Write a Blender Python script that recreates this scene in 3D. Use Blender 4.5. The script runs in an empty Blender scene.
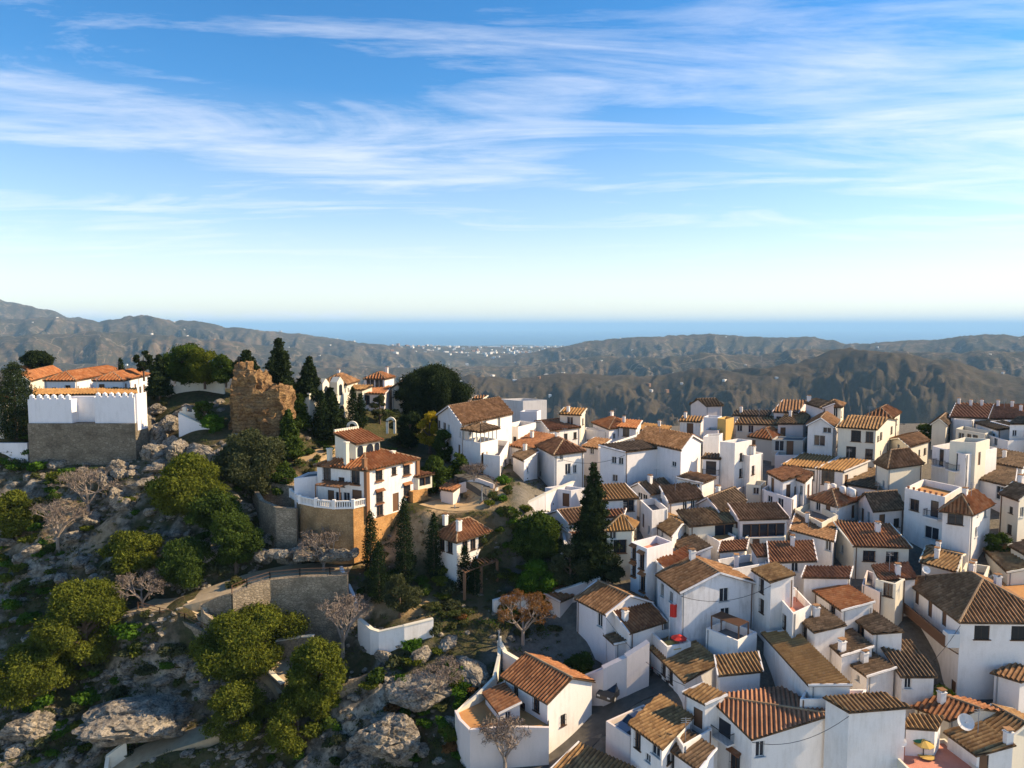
HAZE = 4.6e-5
HAZEC = (.42,.72,1,1)
SKY1 = (1.0, 0.3, 0)
CLOUDC = (6.3, 6.2, 6.5)
EXPO = 0.76
OZ = 2.2
SKYS = 1.36
SKYV = .118
HORC = (6.2, 5.8, 5.2, 1)
import bpy, math, random, os
import numpy as np
from mathutils import Vector, Matrix, noise as mnoise
random.seed(7)
SC = bpy.context.scene
COL = SC.collection
F = 710.0
TH = math.atan((384-326.5)/F)
cT, sT = math.cos(TH), math.sin(TH)

def ray(px, py):
    u = (px-512)/F; v = (384-py)/F
    return Vector((u, cT+sT*v, -sT+cT*v))
def at_z(px, py, z):
    d = ray(px, py); return d*(z/d.z)
def at_Y(px, py, Y):
    d = ray(px, py); return d*(Y/d.y)
def proj(p):
    f = p[1]*cT-p[2]*sT; u = p[1]*sT+p[2]*cT
    return (512+F*p[0]/f, 384-F*u/f)

# ---------------------------------------------------------------- camera
cd = bpy.data.cameras.new('camera'); cam = bpy.data.objects.new('camera', cd); COL.objects.link(cam)
cd.sensor_width = 36; cd.lens = 36*F/1024; cd.clip_start = 1; cd.clip_end = 900000
cam.rotation_euler = (math.pi/2-TH, 0, 0); SC.camera = cam

# ---------------------------------------------------------------- value noise (numpy)
_rs = np.random.RandomState(3); _T = _rs.rand(256, 256)
def vnoise(x, y):
    xi = np.floor(x).astype(int); yi = np.floor(y).astype(int); fx = x-xi; fy = y-yi
    fx = fx*fx*fx*(fx*(fx*6-15)+10); fy = fy*fy*fy*(fy*(fy*6-15)+10)
    a = _T[xi & 255, yi & 255]; b = _T[(xi+1) & 255, yi & 255]; c = _T[xi & 255, (yi+1) & 255]; d = _T[(xi+1) & 255, (yi+1) & 255]
    return (a*(1-fx)+b*fx)*(1-fy)+(c*(1-fx)+d*fx)*fy
def fbm(x, y, o=5, g=.5):
    s = 0; a = 1; t = 0
    for i in range(o):
        s = s+a*vnoise(x*2**i+17.3*i, y*2**i-9.1*i); t += a; a *= g
    return s/t
def ridged(x, y, o=5, g=.5):
    s = 0; a = 1; t = 0
    for i in range(o):
        s = s+a*(1-np.abs(2*vnoise(x*2**i+31.7*i, y*2**i+5.3*i)-1)); t += a; a *= g
    return s/t
def sstep(a, b, x):
    t = np.clip((x-a)/(b-a), 0, 1); return t*t*(3-2*t)

# ---------------------------------------------------------------- ground control points (pixel, height)
CP = [(460,768,-44),(560,768,-44.5),(625,768,-45),(700,768,-44),(800,768,-43.8),(900,768,-42.5),(1010,768,-42.5),
(605,700,-40.5),(645,690,-40),(560,700,-41.5),(955,700,-39.5),(1010,700,-39),(880,700,-38.6),(780,700,-38.8),(700,700,-39.5),
(655,600,-34),(700,610,-35),(575,590,-34),(540,565,-32.5),(500,620,-36.5),(540,640,-38),(480,480,-22.4),(500,500,-25),(620,560,-31.5),
(590,500,-28),(640,500,-27.8),(700,500,-27.5),(760,500,-27.8),(800,480,-26),(850,470,-25),(700,430,-24),(800,430,-24),(640,430,-24),(560,435,-24),
(475,462,-21.8),(900,440,-24),(1000,435,-22.5),(1000,470,-24.5),(940,560,-31),(895,560,-31.3),(1015,560,-30.5),(830,560,-31.5),(760,560,-31.5),
(700,560,-31.5),(830,630,-35.5),(760,640,-35.4),(900,630,-35),(960,540,-29),(1020,620,-34.5),
(240,432,-16.8),(85,462,-21.5),(10,430,-16.6),(18,470,-22.0),(60,474,-22.4),(110,474,-22.2),(135,455,-21),(190,440,-18.5),(300,455,-20.5),(345,435,-19.2),(385,415,-17.6),(430,425,-20.5),(430,455,-23),
(445,478,-23.6),(462,505,-25.2),(490,510,-25.8),(480,555,-31.5),(440,585,-33.5),(470,590,-34),(366,548,-30),(400,536,-29.2),(428,522,-27.8),(330,540,-29.5),(300,520,-28),(262,500,-25),
(150,605,-35.0),(230,580,-32),(300,566,-31.6),(345,560,-31.4),(240,640,-38.4),(310,635,-38.4),(190,657,-39.3),(195,598,-33.6),
(245,655,-39.5),(290,685,-41),(380,600,-34.5),(400,650,-37.5),(380,690,-41),(450,700,-41),(360,768,-47),(250,740,-45.5),
(20,480,-24),(20,540,-31),(20,600,-36),(20,700,-43.5),(20,768,-48),(100,520,-28),(100,570,-32.5),(100,660,-40.5),(110,750,-46.5),(190,740,-45.8),(200,520,-27),(200,480,-22.5),
(260,470,-21.5),(340,480,-24),(180,560,-31),(250,545,-30),(150,700,-43),(168,399,-12.5),(205,396,-12.3),(225,392,-11.8),(190,425,-15.8),(150,430,-17.5)]
_c = []
for px, py, z in CP:
    p = at_z(px, py, z); _c.append((p.x, p.y, z))
_c += [(-130,110,-27),(-120,60,-52),(140,160,-26),(140,60,-46),(0,45,-52),(60,45,-52),(-60,45,-56),(0,175,-25),(60,185,-25),(120,190,-25),
       (-110,150,-18),(-60,150,-16),(-30,165,-18),(140,110,-31),(-90,135,-16)]
_c = np.array(_c); _n = len(_c)
def _U(r2):
    return np.where(r2 > 1e-9, .5*r2*np.log(r2+1e-9), 0)
_XY = _c[:, :2]/100
_K = _U(((_XY[:, None]-_XY[None])**2).sum(-1))+np.eye(_n)*0.002
_P = np.hstack([np.ones((_n, 1)), _XY])
_A = np.vstack([np.hstack([_K, _P]), np.hstack([_P.T, np.zeros((3, 3))])])
_W = np.linalg.solve(_A, np.concatenate([_c[:, 2], [0, 0, 0]]))
def Gs(x, y):
    x = np.asarray(x, float); y = np.asarray(y, float)
    q = np.stack([x.ravel(), y.ravel()], -1)/100
    U = _U(((q[:, None]-_XY[None])**2).sum(-1))
    z = U@_W[:_n]+_W[_n]+q@_W[_n+1:]
    return z.reshape(x.shape)
GX0, GX1, GY0, GY1, GS = -150, 170, 36, 300, 0.8
_gx = np.arange(GX0, GX1+GS, GS); _gy = np.arange(GY0, GY1+GS, GS)
_XX, _YY = np.meshgrid(_gx, _gy)
_Z = np.vstack([Gs(_XX[i:i+40], np.minimum(_YY[i:i+40], 200)) for i in range(0, len(_gy), 40)])
_yed = 152+22*sstep(-20, 20, _XX)
_dy = np.maximum(_YY-_yed, 0)
_Z = _Z-0.75*_dy*_dy/(_dy+12)
_dx = np.maximum(np.abs(_XX-10)-115, 0); _Z = _Z-.35*_dx*_dx/(_dx+20)
# rocky hillside mask on the left
_ppx = 512+F*_XX/(_YY*cT-_Z*sT)
_yy2 = 384-F*(_YY*sT+_Z*cT)/(_YY*cT-_Z*sT)
_rock = sstep(470, 400, _ppx)*sstep(150, 135, _YY)*sstep(440, 470, _yy2)
def _boxmask(x0, x1, y0, y1, e=8):
    return sstep(x0-e, x0+e, _ppx)*sstep(x1+e, x1-e, _ppx)*sstep(y0-e, y0+e, _yy2)*sstep(y1+e, y1-e, _yy2)
_calm = np.clip(_boxmask(10, 150, 455, 482, 5)+_boxmask(255, 350, 545, 600)+_boxmask(135, 260, 565, 620)+_boxmask(290, 440, 440, 560)+_boxmask(230, 300, 640, 690)+_boxmask(100, 250, 725, 790)+_boxmask(375, 500, 560, 650), 0, 1)
_rk = _rock*(1-.85*_calm)
_rn = ridged(_XX/9+3, _YY/9, 5, .55)
_rn2 = fbm(_XX/3.1, _YY/3.1, 4, .6)
_cell = np.floor(fbm(_XX/14, _YY/14, 4)*12)/12*1.6
_Zs = _Z.copy()
_Z = _Z+_rk*((_rn-.62)*5.0+(_rn2-.5)*1.6+(_cell-.8)*2.2)+(1-_rk)*(_rn2-.5)*.15
PATHS = dict(
 curved_path=([(352,568),(325,569),(295,570),(268,575),(240,583),(215,592),(190,600),(160,607),(140,606)], 4.6),
 path_bend=([(200,598),(208,612),(214,624),(225,632)], 3.4),
 lower_path=([(236,645),(262,660),(286,677),(292,690)], 3.2),
 bottom_path=([(112,775),(135,755),(175,742),(215,730),(240,716)], 3.6),
 car_street=([(668,676),(640,682),(612,693),(592,712),(570,735),(540,755),(500,775)], 6.5),
 side_street=([(1010,706),(975,706),(945,705),(915,709)], 4.5),
 ramp_street=([(466,474),(482,482),(497,494),(508,506),(500,520)], 4.2),
 sandy_terrace=([(438,500),(452,504),(468,508),(480,502),(486,490)], 7.5),
 garden_path=([(300,462),(318,452),(335,447)], 3.0))
def _lk(Z, x, y):
    u = min(max((x-GX0)/GS, 0), len(_gx)-1.001); v = min(max((y-GY0)/GS, 0), len(_gy)-1.001)
    i = int(u); j = int(v); a = u-i; b = v-j
    return float((Z[j, i]*(1-a)+Z[j, i+1]*a)*(1-b)+(Z[j+1, i]*(1-a)+Z[j+1, i+1]*a)*b)
def at_g(px, py, h=0.0, smooth=True):
    d = ray(px, py); Z = _Zs if smooth else _Z
    t = 40.0
    while t < 290:
        p = d*t
        if p.z <= _lk(Z, p.x, p.y)+h:
            lo = t-.5
            for _ in range(12):
                m = (lo+t)/2; q = d*m
                if q.z <= _lk(Z, q.x, q.y)+h: t = m
                else: lo = m
            return d*t
        t += .5
    return d*170
PLINE = {}
for _k, (_pts, _w) in PATHS.items():
    C3 = [at_g(x, y) for x, y in _pts]; p3 = []
    for i in range(len(C3)-1):
        n_ = max(2, int((C3[i+1]-C3[i]).length/.7))
        for k in range(n_): p3.append(C3[i].lerp(C3[i+1], k/n_))
    p3.append(C3[-1])
    for _ in range(8): p3 = [p3[0]]+[(p3[i-1]+p3[i]*2+p3[i+1])/4 for i in range(1, len(p3)-1)]+[p3[-1]]
    PLINE[_k] = p3
    num = np.zeros_like(_Z); best = np.full(_Z.shape, 1e9)
    for q in p3:
        d2 = (_XX-q.x)**2+(_YY-q.y)**2; m_ = d2 < best; best[m_] = d2[m_]; num[m_] = q.z
    wt = sstep(_w*1.15, _w*.62, np.sqrt(best)); _Z = _Z*(1-wt)+num*wt; _rk = _rk*(1-wt)
_q = [p for p in PLINE['curved_path'] if 228 < proj(p)[0] < 348]
_qx = np.array([p.x for p in _q])[::-1]; _qy = np.array([p.y for p in _q])[::-1]
if _qx[0] > _qx[-1]: _qx = _qx[::-1]; _qy = _qy[::-1]
_yl = np.interp(_XX, _qx, _qy); _dd = _yl-3.0-_YY
_Z = _Z-5.2*sstep(0, .9, _dd)*np.exp(-np.maximum(_dd-3, 0)/5)*sstep(_qx[0]-2, _qx[0]+3, _XX)*sstep(_qx[-1]+2, _qx[-1]-1, _XX)
_ROCKM = np.clip(_rk*(sstep(.50, .66, _rn)+.5*sstep(.5, .6, _rn2)), 0, 1)
def G(x, y): return _lk(_Z, x, y)

# ---------------------------------------------------------------- object helpers
class MB:
    def __init__(s): s.v = []; s.f = []; s.m = []; s.uv = {}
    def quad(s, pts, m=0, uv=None):
        i = len(s.v); s.v += [tuple(p) for p in pts]; s.f.append(tuple(range(i, i+len(pts)))); s.m.append(m)
        if uv: s.uv[len(s.f)-1] = uv
    def box(s, c, sx, sy, sz, rz=0, m=0, base=True):
        """c is the centre of the base"""
        ca, sa = math.cos(rz), math.sin(rz)
        P = []
        for z in (0, sz):
            for x, y in ((-1,-1),(1,-1),(1,1),(-1,1)):
                X = x*sx/2; Y = y*sy/2; P.append((c[0]+X*ca-Y*sa, c[1]+X*sa+Y*ca, c[2]+z))
        for a in ((0,3,2,1),(4,5,6,7),(0,1,5,4),(1,2,6,5),(2,3,7,6),(3,0,4,7)): s.quad([P[k] for k in a], m)
    def bar(s, p, q, w, h=None, m=0):
        p = Vector(p); q = Vector(q); h = h or w
        d = (q-p)
        if d.length < 1e-6: return
        d.normalize(); r = d.cross(Vector((0, 0, 1)))
        if r.length < 1e-3: r = Vector((1, 0, 0))
        r.normalize(); u = r.cross(d)
        P = [b+r*(x*w/2)+u*(y*h/2) for b in (p, q) for x, y in ((-1,-1),(1,-1),(1,1),(-1,1))]
        for a in ((0,1,2,3),(7,6,5,4),(0,4,5,1),(1,5,6,2),(2,6,7,3),(3,7,4,0)): s.quad([P[k] for k in a], m)
    def tube(s, pts, rads, n=6, m=0, cap=True):
        rings = []
        for i, p in enumerate(pts):
            p = Vector(p); a = Vector(pts[max(i-1, 0)]); b = Vector(pts[min(i+1, len(pts)-1)])
            d = (b-a).normalized(); r = d.orthogonal().normalized() if abs(d.z) > .999 else d.cross(Vector((0,0,1))).normalized()
            u = d.cross(r); base = len(s.v)
            for k in range(n):
                t = 2*math.pi*k/n; s.v.append(tuple(p+(r*math.cos(t)+u*math.sin(t))*rads[i]))
            rings.append(base)
        for i in range(len(rings)-1):
            for k in range(n):
                s.f.append((rings[i]+k, rings[i]+(k+1)%n, rings[i+1]+(k+1)%n, rings[i+1]+k)); s.m.append(m)
        if cap: s.f.append(tuple(rings[-1]+k for k in range(n))); s.m.append(m); s.f.append(tuple(rings[0]+k for k in reversed(range(n)))); s.m.append(m)
    def mesh(s, name, mats, off=None, smooth=False):
        me = bpy.data.meshes.new(name)
        v = s.v if off is None else [(a[0]-off[0], a[1]-off[1], a[2]-off[2]) for a in s.v]
        me.from_pydata(v, [], s.f)
        for m in (mats if isinstance(mats, (list, tuple)) else [mats]): me.materials.append(m)
        me.polygons.foreach_set('material_index', s.m)
        if smooth: me.polygons.foreach_set('use_smooth', [True]*len(s.f))
        if s.uv:
            ul = me.uv_layers.new(name='UVMap')
            for fi, uv in s.uv.items():
                for li, c in zip(me.polygons[fi].loop_indices, uv): ul.data[li].uv = c
        me.update(); return me
    def build(s, name, mats, parent=None, off=None, smooth=False):
        return link(name, s.mesh(name, mats, off, smooth), parent)
def link(name, me, parent=None, loc=(0,0,0), rot=(0,0,0)):
    o = bpy.data.objects.new(name, me); COL.objects.link(o); o.location = loc; o.rotation_euler = rot
    if parent: o.parent = parent
    return o
def tag(o, label=None, cat=None, group=None, kind=None):
    if label: o['label'] = label
    if cat: o['category'] = cat
    if group: o['group'] = group
    if kind: o['kind'] = kind
    return o
def empty(name, loc, label, cat, group=None, rz=0):
    o = bpy.data.objects.new(name, None); COL.objects.link(o); o.location = loc; o.rotation_euler = (0, 0, rz); o.empty_display_size = .5
    return tag(o, label, cat, group)

# ---------------------------------------------------------------- materials
def N(nt, t, **k):
    n = nt.nodes.new(t)
    for a, b in k.items():
        if a.startswith('i_'):
            key = a[2:]; key = int(key) if key.isdigit() else key.replace('_', ' ')
            n.inputs[key].default_value = b
        else: setattr(n, a, b)
    return n
def mat(name, base, rough=.85, spec=.2):
    m = bpy.data.materials.new(name); m.use_nodes = True; nt = m.node_tree
    b = nt.nodes['Principled BSDF']; b.inputs['Base Color'].default_value = (*base, 1); b.inputs['Roughness'].default_value = rough
    b.inputs['Specular IOR Level'].default_value = spec
    return m, nt, b
def ramp(nt, fac, stops, interp='LINEAR'):
    r = N(nt, 'ShaderNodeValToRGB'); r.color_ramp.interpolation = interp
    e = r.color_ramp.elements
    while len(e) < len(stops): e.new(.5)
    for k, (p, c) in enumerate(stops): e[k].position = p; e[k].color = (*c, 1) if len(c) == 3 else c
    nt.links.new(fac, r.inputs[0]); return r.outputs[0]
def noise_(nt, scale, vec=None, det=5, rough=.6, dim='3D'):
    n = N(nt, 'ShaderNodeTexNoise'); n.inputs['Scale'].default_value = scale; n.inputs['Detail'].default_value = det; n.inputs['Roughness'].default_value = rough
    if vec: nt.links.new(vec, n.inputs['Vector'])
    return n.outputs[0]
def wpos(nt): return N(nt, 'ShaderNodeNewGeometry').outputs['Position']
def scalev(nt, vec, s):
    m = N(nt, 'ShaderNodeMapping'); m.inputs['Scale'].default_value = s; nt.links.new(vec, m.inputs[0]); return m.outputs[0]
def mixc(nt, fac, a, b, mode='MIX'):
    m = N(nt, 'ShaderNodeMix', data_type='RGBA', blend_type=mode)
    for idx, v in ((0, fac), (6, a), (7, b)):
        if hasattr(v, 'node'): nt.links.new(v, m.inputs[idx])
        else: m.inputs[idx].default_value = v if idx == 0 else ((*v, 1) if len(v) == 3 else v)
    return m.outputs[2]
def bump(nt, b, h, strength=.4, dist=.05):
    n = N(nt, 'ShaderNodeBump'); n.inputs['Strength'].default_value = strength; n.inputs['Distance'].default_value = dist
    nt.links.new(h, n.inputs['Height']); nt.links.new(n.outputs[0], b.inputs['Normal'])

def plaster(name, base, dirt=(.45,.40,.33), amt=.5):
    m, nt, b = mat(name, base, .9, .15)
    p = wpos(nt)
    n1 = noise_(nt, .35, p, 6, .65); n2 = noise_(nt, 2.2, scalev(nt, p, (1, 1, .18)), 5, .6); n3 = noise_(nt, 6, p, 4)
    mx = N(nt, 'ShaderNodeMath', operation='MULTIPLY'); nt.links.new(n1, mx.inputs[0]); nt.links.new(n2, mx.inputs[1])
    f = ramp(nt, mx.outputs[0], [(.22, (0,)*3), (.42, (amt,)*3)])
    c = mixc(nt, f, base, tuple(base[i]*.45+dirt[i]*.55 for i in range(3)))
    c = mixc(nt, ramp(nt, n3, [(.35, (0,)*3), (.75, (.12,)*3)]), c, dirt)
    nt.links.new(c, b.inputs['Base Color']); bump(nt, b, n3, .25, .04)
    return m
W = dict(
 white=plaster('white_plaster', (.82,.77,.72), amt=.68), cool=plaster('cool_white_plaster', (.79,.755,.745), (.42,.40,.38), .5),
 cream=plaster('cream_plaster', (.74,.68,.55), amt=.45), pink=plaster('pinkish_plaster', (.72,.62,.57), amt=.5),
 mottled=plaster('mottled_plaster', (.75,.73,.73), (.28,.26,.25), .95), grey=plaster('grey_plaster', (.42,.40,.36), amt=.5),
 ochre=plaster('ochre_plaster', (.66,.42,.14), (.3,.18,.07), .5))

def tiles(name, cols, moss=0.0, rowh=.42):
    m, nt, b = mat(name, cols[0], .88, .12)
    uv = N(nt, 'ShaderNodeUVMap').outputs[0]
    sc = scalev(nt, uv, (1/.42, 1/rowh, 1))
    fl = N(nt, 'ShaderNodeVectorMath', operation='FLOOR'); nt.links.new(sc, fl.inputs[0])
    oi = N(nt, 'ShaderNodeObjectInfo'); ad = N(nt, 'ShaderNodeVectorMath', operation='ADD'); nt.links.new(fl.outputs[0], ad.inputs[0])
    cb = N(nt, 'ShaderNodeCombineXYZ'); ml = N(nt, 'ShaderNodeMath', operation='MULTIPLY'); ml.inputs[1].default_value = 91; nt.links.new(oi.outputs['Random'], ml.inputs[0]); nt.links.new(ml.outputs[0], cb.inputs[2]); nt.links.new(cb.outputs[0], ad.inputs[1])
    wn = N(nt, 'ShaderNodeTexWhiteNoise'); nt.links.new(ad.outputs[0], wn.inputs[0])
    k = len(cols)
    c = ramp(nt, wn.outputs['Value'], [(i/(k-1)*.9+.02, cols[i]) for i in range(k)])
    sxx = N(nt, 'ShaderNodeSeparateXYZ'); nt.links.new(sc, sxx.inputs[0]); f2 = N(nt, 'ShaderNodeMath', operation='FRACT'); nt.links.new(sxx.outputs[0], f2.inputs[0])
    c = mixc(nt, ramp(nt, f2.outputs[0], [(.2, (0,)*3), (.5, (.72,)*3), (.8, (0,)*3)]), c, tuple(x*.3 for x in cols[0]))  # channels between cover tiles painted darker, their shade put into the colour
    p = wpos(nt); n1 = noise_(nt, .5, p, 6, .7)
    c = mixc(nt, ramp(nt, n1, [(.38, (.55,)*3), (.62, (0,)*3)]), c, tuple(x*.42 for x in cols[0]))
    if moss:
        n2 = noise_(nt, 1.3, p, 5, .7); c = mixc(nt, ramp(nt, n2, [(.45, (0,)*3), (.6, (moss,)*3)]), c, (.155,.11,.052))
    n4 = noise_(nt, 3.2, p, 3); c = mixc(nt, ramp(nt, n4, [(.55, (0,)*3), (.78, (.5,)*3)]), c, (.36,.26,.16))
    # shadow line geometry of the tile courses comes from bump
    sx = N(nt, 'ShaderNodeSeparateXYZ'); nt.links.new(sc, sx.inputs[0])
    fr = N(nt, 'ShaderNodeMath', operation='FRACT'); nt.links.new(sx.outputs[1], fr.inputs[0])
    nt.links.new(c, b.inputs['Base Color']); bump(nt, b, fr.outputs[0], .7, .05)
    return m
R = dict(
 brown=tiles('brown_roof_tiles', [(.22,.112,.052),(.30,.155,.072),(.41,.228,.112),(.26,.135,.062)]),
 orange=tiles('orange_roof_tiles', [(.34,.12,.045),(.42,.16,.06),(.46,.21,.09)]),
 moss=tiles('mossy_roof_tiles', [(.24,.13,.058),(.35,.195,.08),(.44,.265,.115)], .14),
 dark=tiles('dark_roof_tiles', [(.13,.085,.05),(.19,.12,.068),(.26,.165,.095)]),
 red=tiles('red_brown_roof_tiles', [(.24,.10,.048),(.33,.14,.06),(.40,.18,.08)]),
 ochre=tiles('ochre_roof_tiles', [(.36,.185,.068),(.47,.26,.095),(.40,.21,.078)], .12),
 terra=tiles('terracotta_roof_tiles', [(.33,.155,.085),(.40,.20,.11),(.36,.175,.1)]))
glass = mat('dark_glass', (.02,.025,.035), .15, .5)[0]
frame_w = mat('white_frame', (.6,.6,.58), .6)[0]
wood = mat('brown_wood', (.15,.08,.045), .6)[0]
iron = mat('black_iron', (.03,.03,.03), .5)[0]
bluepaint = mat('blue_paint', (.10,.17,.30), .6)[0]
greypaint = mat('grey_paint', (.3,.3,.3), .6)[0]
def simple_noise(name, c1, c2, scale, rough=.9, bs=.4, bd=.1, extra=None):
    m, nt, b = mat(name, c1, rough, .15); p = wpos(nt); n = noise_(nt, scale, p, 6, .65)
    c = ramp(nt, n, [(.3, c1), (.7, c2)])
    if extra: c = mixc(nt, ramp(nt, noise_(nt, scale*.31, p, 4), [(.48, (0,)*3), (.62, (1,)*3)]), c, extra)
    nt.links.new(c, b.inputs['Base Color']); bump(nt, b, n, bs, bd); return m
terrace_salmon = simple_noise('salmon_floor_tiles', (.52,.21,.14), (.60,.27,.19), 1.2)
terrace_grey = simple_noise('grey_floor', (.14,.13,.12), (.22,.20,.18), 1.0)
terrace_orange = simple_noise('orange_floor', (.50,.27,.10), (.42,.2,.08), 1.0)
asphalt = simple_noise('asphalt', (.075,.07,.062), (.12,.11,.095), 1.1)
pathm = simple_noise('stone_path', (.46,.36,.23), (.34,.26,.165), 1.4)
dirt = simple_noise('sandy_dirt', (.52,.37,.20), (.40,.27,.14), .8)
def rockmat(name, a, b_, dk, sc, courses=0):
    m, nt, b = mat(name, a, .92, .12); p = wpos(nt)
    n = noise_(nt, sc, p, 7, .7); n2 = noise_(nt, sc*5, scalev(nt, p, (1,1,2.2)), 5, .7)
    c = ramp(nt, n, [(.33, dk), (.46, a), (.68, b_)])
    c = mixc(nt, ramp(nt, n2, [(.38, (.75,)*3), (.56, (0,)*3)]), c, dk)
    if courses:
        sz = N(nt, 'ShaderNodeSeparateXYZ'); nt.links.new(p, sz.inputs[0]); ad = N(nt, 'ShaderNodeMath', operation='MULTIPLY_ADD'); nt.links.new(n, ad.inputs[0]); ad.inputs[1].default_value = 1.6; nt.links.new(sz.outputs[2], ad.inputs[2])
        ml = N(nt, 'ShaderNodeMath', operation='MULTIPLY'); nt.links.new(ad.outputs[0], ml.inputs[0]); ml.inputs[1].default_value = 1.7; fr = N(nt, 'ShaderNodeMath', operation='FRACT'); nt.links.new(ml.outputs[0], fr.inputs[0])
        c = mixc(nt, ramp(nt, fr.outputs[0], [(.06, (.7,)*3), (.2, (0,)*3), (.9, (0,)*3), (1, (.7,)*3)]), c, dk)
    nt.links.new(c, b.inputs['Base Color']); bump(nt, b, n2, .9, .25); return m
rock = rockmat('limestone', (.29,.25,.20), (.52,.44,.33), (.05,.042,.032), .7)
towerstone = rockmat('ruin_stone', (.27,.16,.075), (.42,.27,.12), (.09,.05,.025), .6, 1)
def masonry(name, c1, c2, mort, sc=1.0):
    m, nt, b = mat(name, c1, .92, .12)
    tc = N(nt, 'ShaderNodeTexCoord').outputs['Object']
    vo = N(nt, 'ShaderNodeTexVoronoi'); vo.inputs['Scale'].default_value = 2.2*sc; nt.links.new(scalev(nt, tc, (1,1,1.7)), vo.inputs['Vector'])
    v2 = N(nt, 'ShaderNodeTexVoronoi', feature='DISTANCE_TO_EDGE'); v2.inputs['Scale'].default_value = 2.2*sc; nt.links.new(scalev(nt, tc, (1,1,1.7)), v2.inputs['Vector'])
    sp = N(nt, 'ShaderNodeSeparateColor'); nt.links.new(vo.outputs['Color'], sp.inputs[0])
    c = ramp(nt, sp.outputs[0], [(0, c1), (1, c2)])
    c = mixc(nt, ramp(nt, v2.outputs[0], [(.02, (1,)*3), (.09, (0,)*3)]), c, mort)
    c = mixc(nt, ramp(nt, noise_(nt, .4, tc, 5), [(.42, (0,)*3), (.66, (.6,)*3)]), c, tuple(x*.4 for x in c1))
    nt.links.new(c, b.inputs['Base Color']); bump(nt, b, v2.outputs[0], .8, .08); return m
stonewall = masonry('rubble_masonry', (.26,.205,.14), (.40,.32,.225), (.17,.135,.095))
basewall = masonry('shaded_brick_and_stone', (.34,.21,.10), (.44,.29,.15), (.26,.17,.09), 1.3)  # darker copy of the terrace drum's brick, its shade put into the colour
greywall = masonry('grey_block_masonry', (.20,.16,.11), (.28,.23,.165), (.13,.11,.08), .8)
brickm = masonry('orange_brick', (.50,.25,.085), (.60,.34,.13), (.42,.24,.11), 1.6)
brownbrick = mat('brown_brick_trim', (.24,.12,.06), .9)[0]
# ---------------------------------------------------------------- near ground
def grid_mesh(name, X, Y, Z, attrs=None):
    ny, nx = X.shape
    me = bpy.data.meshes.new(name)
    v = np.stack([X, Y, Z], -1).reshape(-1, 3)
    idx = np.arange(ny*nx).reshape(ny, nx)
    f = np.stack([idx[:-1, :-1], idx[:-1, 1:], idx[1:, 1:], idx[1:, :-1]], -1).reshape(-1, 4)
    me.vertices.add(len(v)); me.vertices.foreach_set('co', v.astype(np.float32).ravel())
    me.loops.add(f.size); me.loops.foreach_set('vertex_index', f.astype(np.int32).ravel())
    me.polygons.add(len(f)); me.polygons.foreach_set('loop_start', np.arange(0, f.size, 4, dtype=np.int32)); me.polygons.foreach_set('loop_total', np.full(len(f), 4, dtype=np.int32))
    me.polygons.foreach_set('use_smooth', np.ones(len(f), bool))
    for k, a in (attrs or {}).items():
        at = me.attributes.new(k, 'FLOAT', 'POINT'); at.data.foreach_set('value', a.astype(np.float32).ravel())
    me.update(); me.validate(); return me
m, nt, b = mat('hillside_ground', (.1,.1,.05), .95, .1)
p = wpos(nt)
n1 = noise_(nt, .16, p, 6, .65); n2 = noise_(nt, 1.5, p, 6, .7); n3 = noise_(nt, .5, p, 5, .65)
grass = ramp(nt, n1, [(.36, (.045,.040,.024)), (.46, (.035,.042,.014)), (.54, (.045,.058,.018)), (.64, (.09,.07,.035))])
soil = mixc(nt, ramp(nt, n2, [(.35, (0,)*3), (.7, (.7,)*3)]), grass, (.13,.09,.05))
rk = ramp(nt, n3, [(.34, (.05,.042,.033)), (.48, (.22,.185,.14)), (.66, (.46,.39,.29))])
rk = mixc(nt, ramp(nt, n2, [(.36, (.8,)*3), (.52, (0,)*3)]), rk, (.07,.06,.045))
am = N(nt, 'ShaderNodeAttribute', attribute_name='rock'); av = N(nt, 'ShaderNodeAttribute', attribute_name='village')
c = mixc(nt, am.outputs['Fac'], soil, rk)
c = mixc(nt, N(nt, 'ShaderNodeAttribute', attribute_name='dirt').outputs['Fac'], c, ramp(nt, n2, [(.30, (.26,.17,.085)), (.6, (.50,.35,.19))]))
vil = ramp(nt, n2, [(.3, (.13,.115,.095)), (.7, (.22,.195,.16))])
c = mixc(nt, av.outputs['Fac'], c, vil)
nt.links.new(c, b.inputs['Base Color']); bump(nt, b, n2, .8, .35)
ground_mat = m
_vil = np.clip(sstep(500, 530, _ppx+60*(_rn2-.5)+70*(fbm(_XX/9, _YY/9, 3)-.5)+20*sstep(560,600,_yy2))*sstep(190, 170, _YY)+0, 0, 1)
_dirtm = np.clip(_boxmask(285, 352, 428, 486, 6)*sstep(.40,.56,_rn2+.0)+_boxmask(430, 506, 470, 545, 6)+_boxmask(358, 436, 536, 560, 5)+_boxmask(375, 440, 596, 618, 5)*.8+_boxmask(20, 120, 500, 560, 14)*sstep(.52,.6,_rn2)*.6, 0, 1)
tag(link('ground', None or (lambda me: (me.materials.append(m), me)[1])(grid_mesh('ground', _XX, _YY, _Z, dict(rock=_ROCKM, village=np.clip(_vil*.9, 0, 1), dirt=_dirtm)))), kind='structure')

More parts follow.
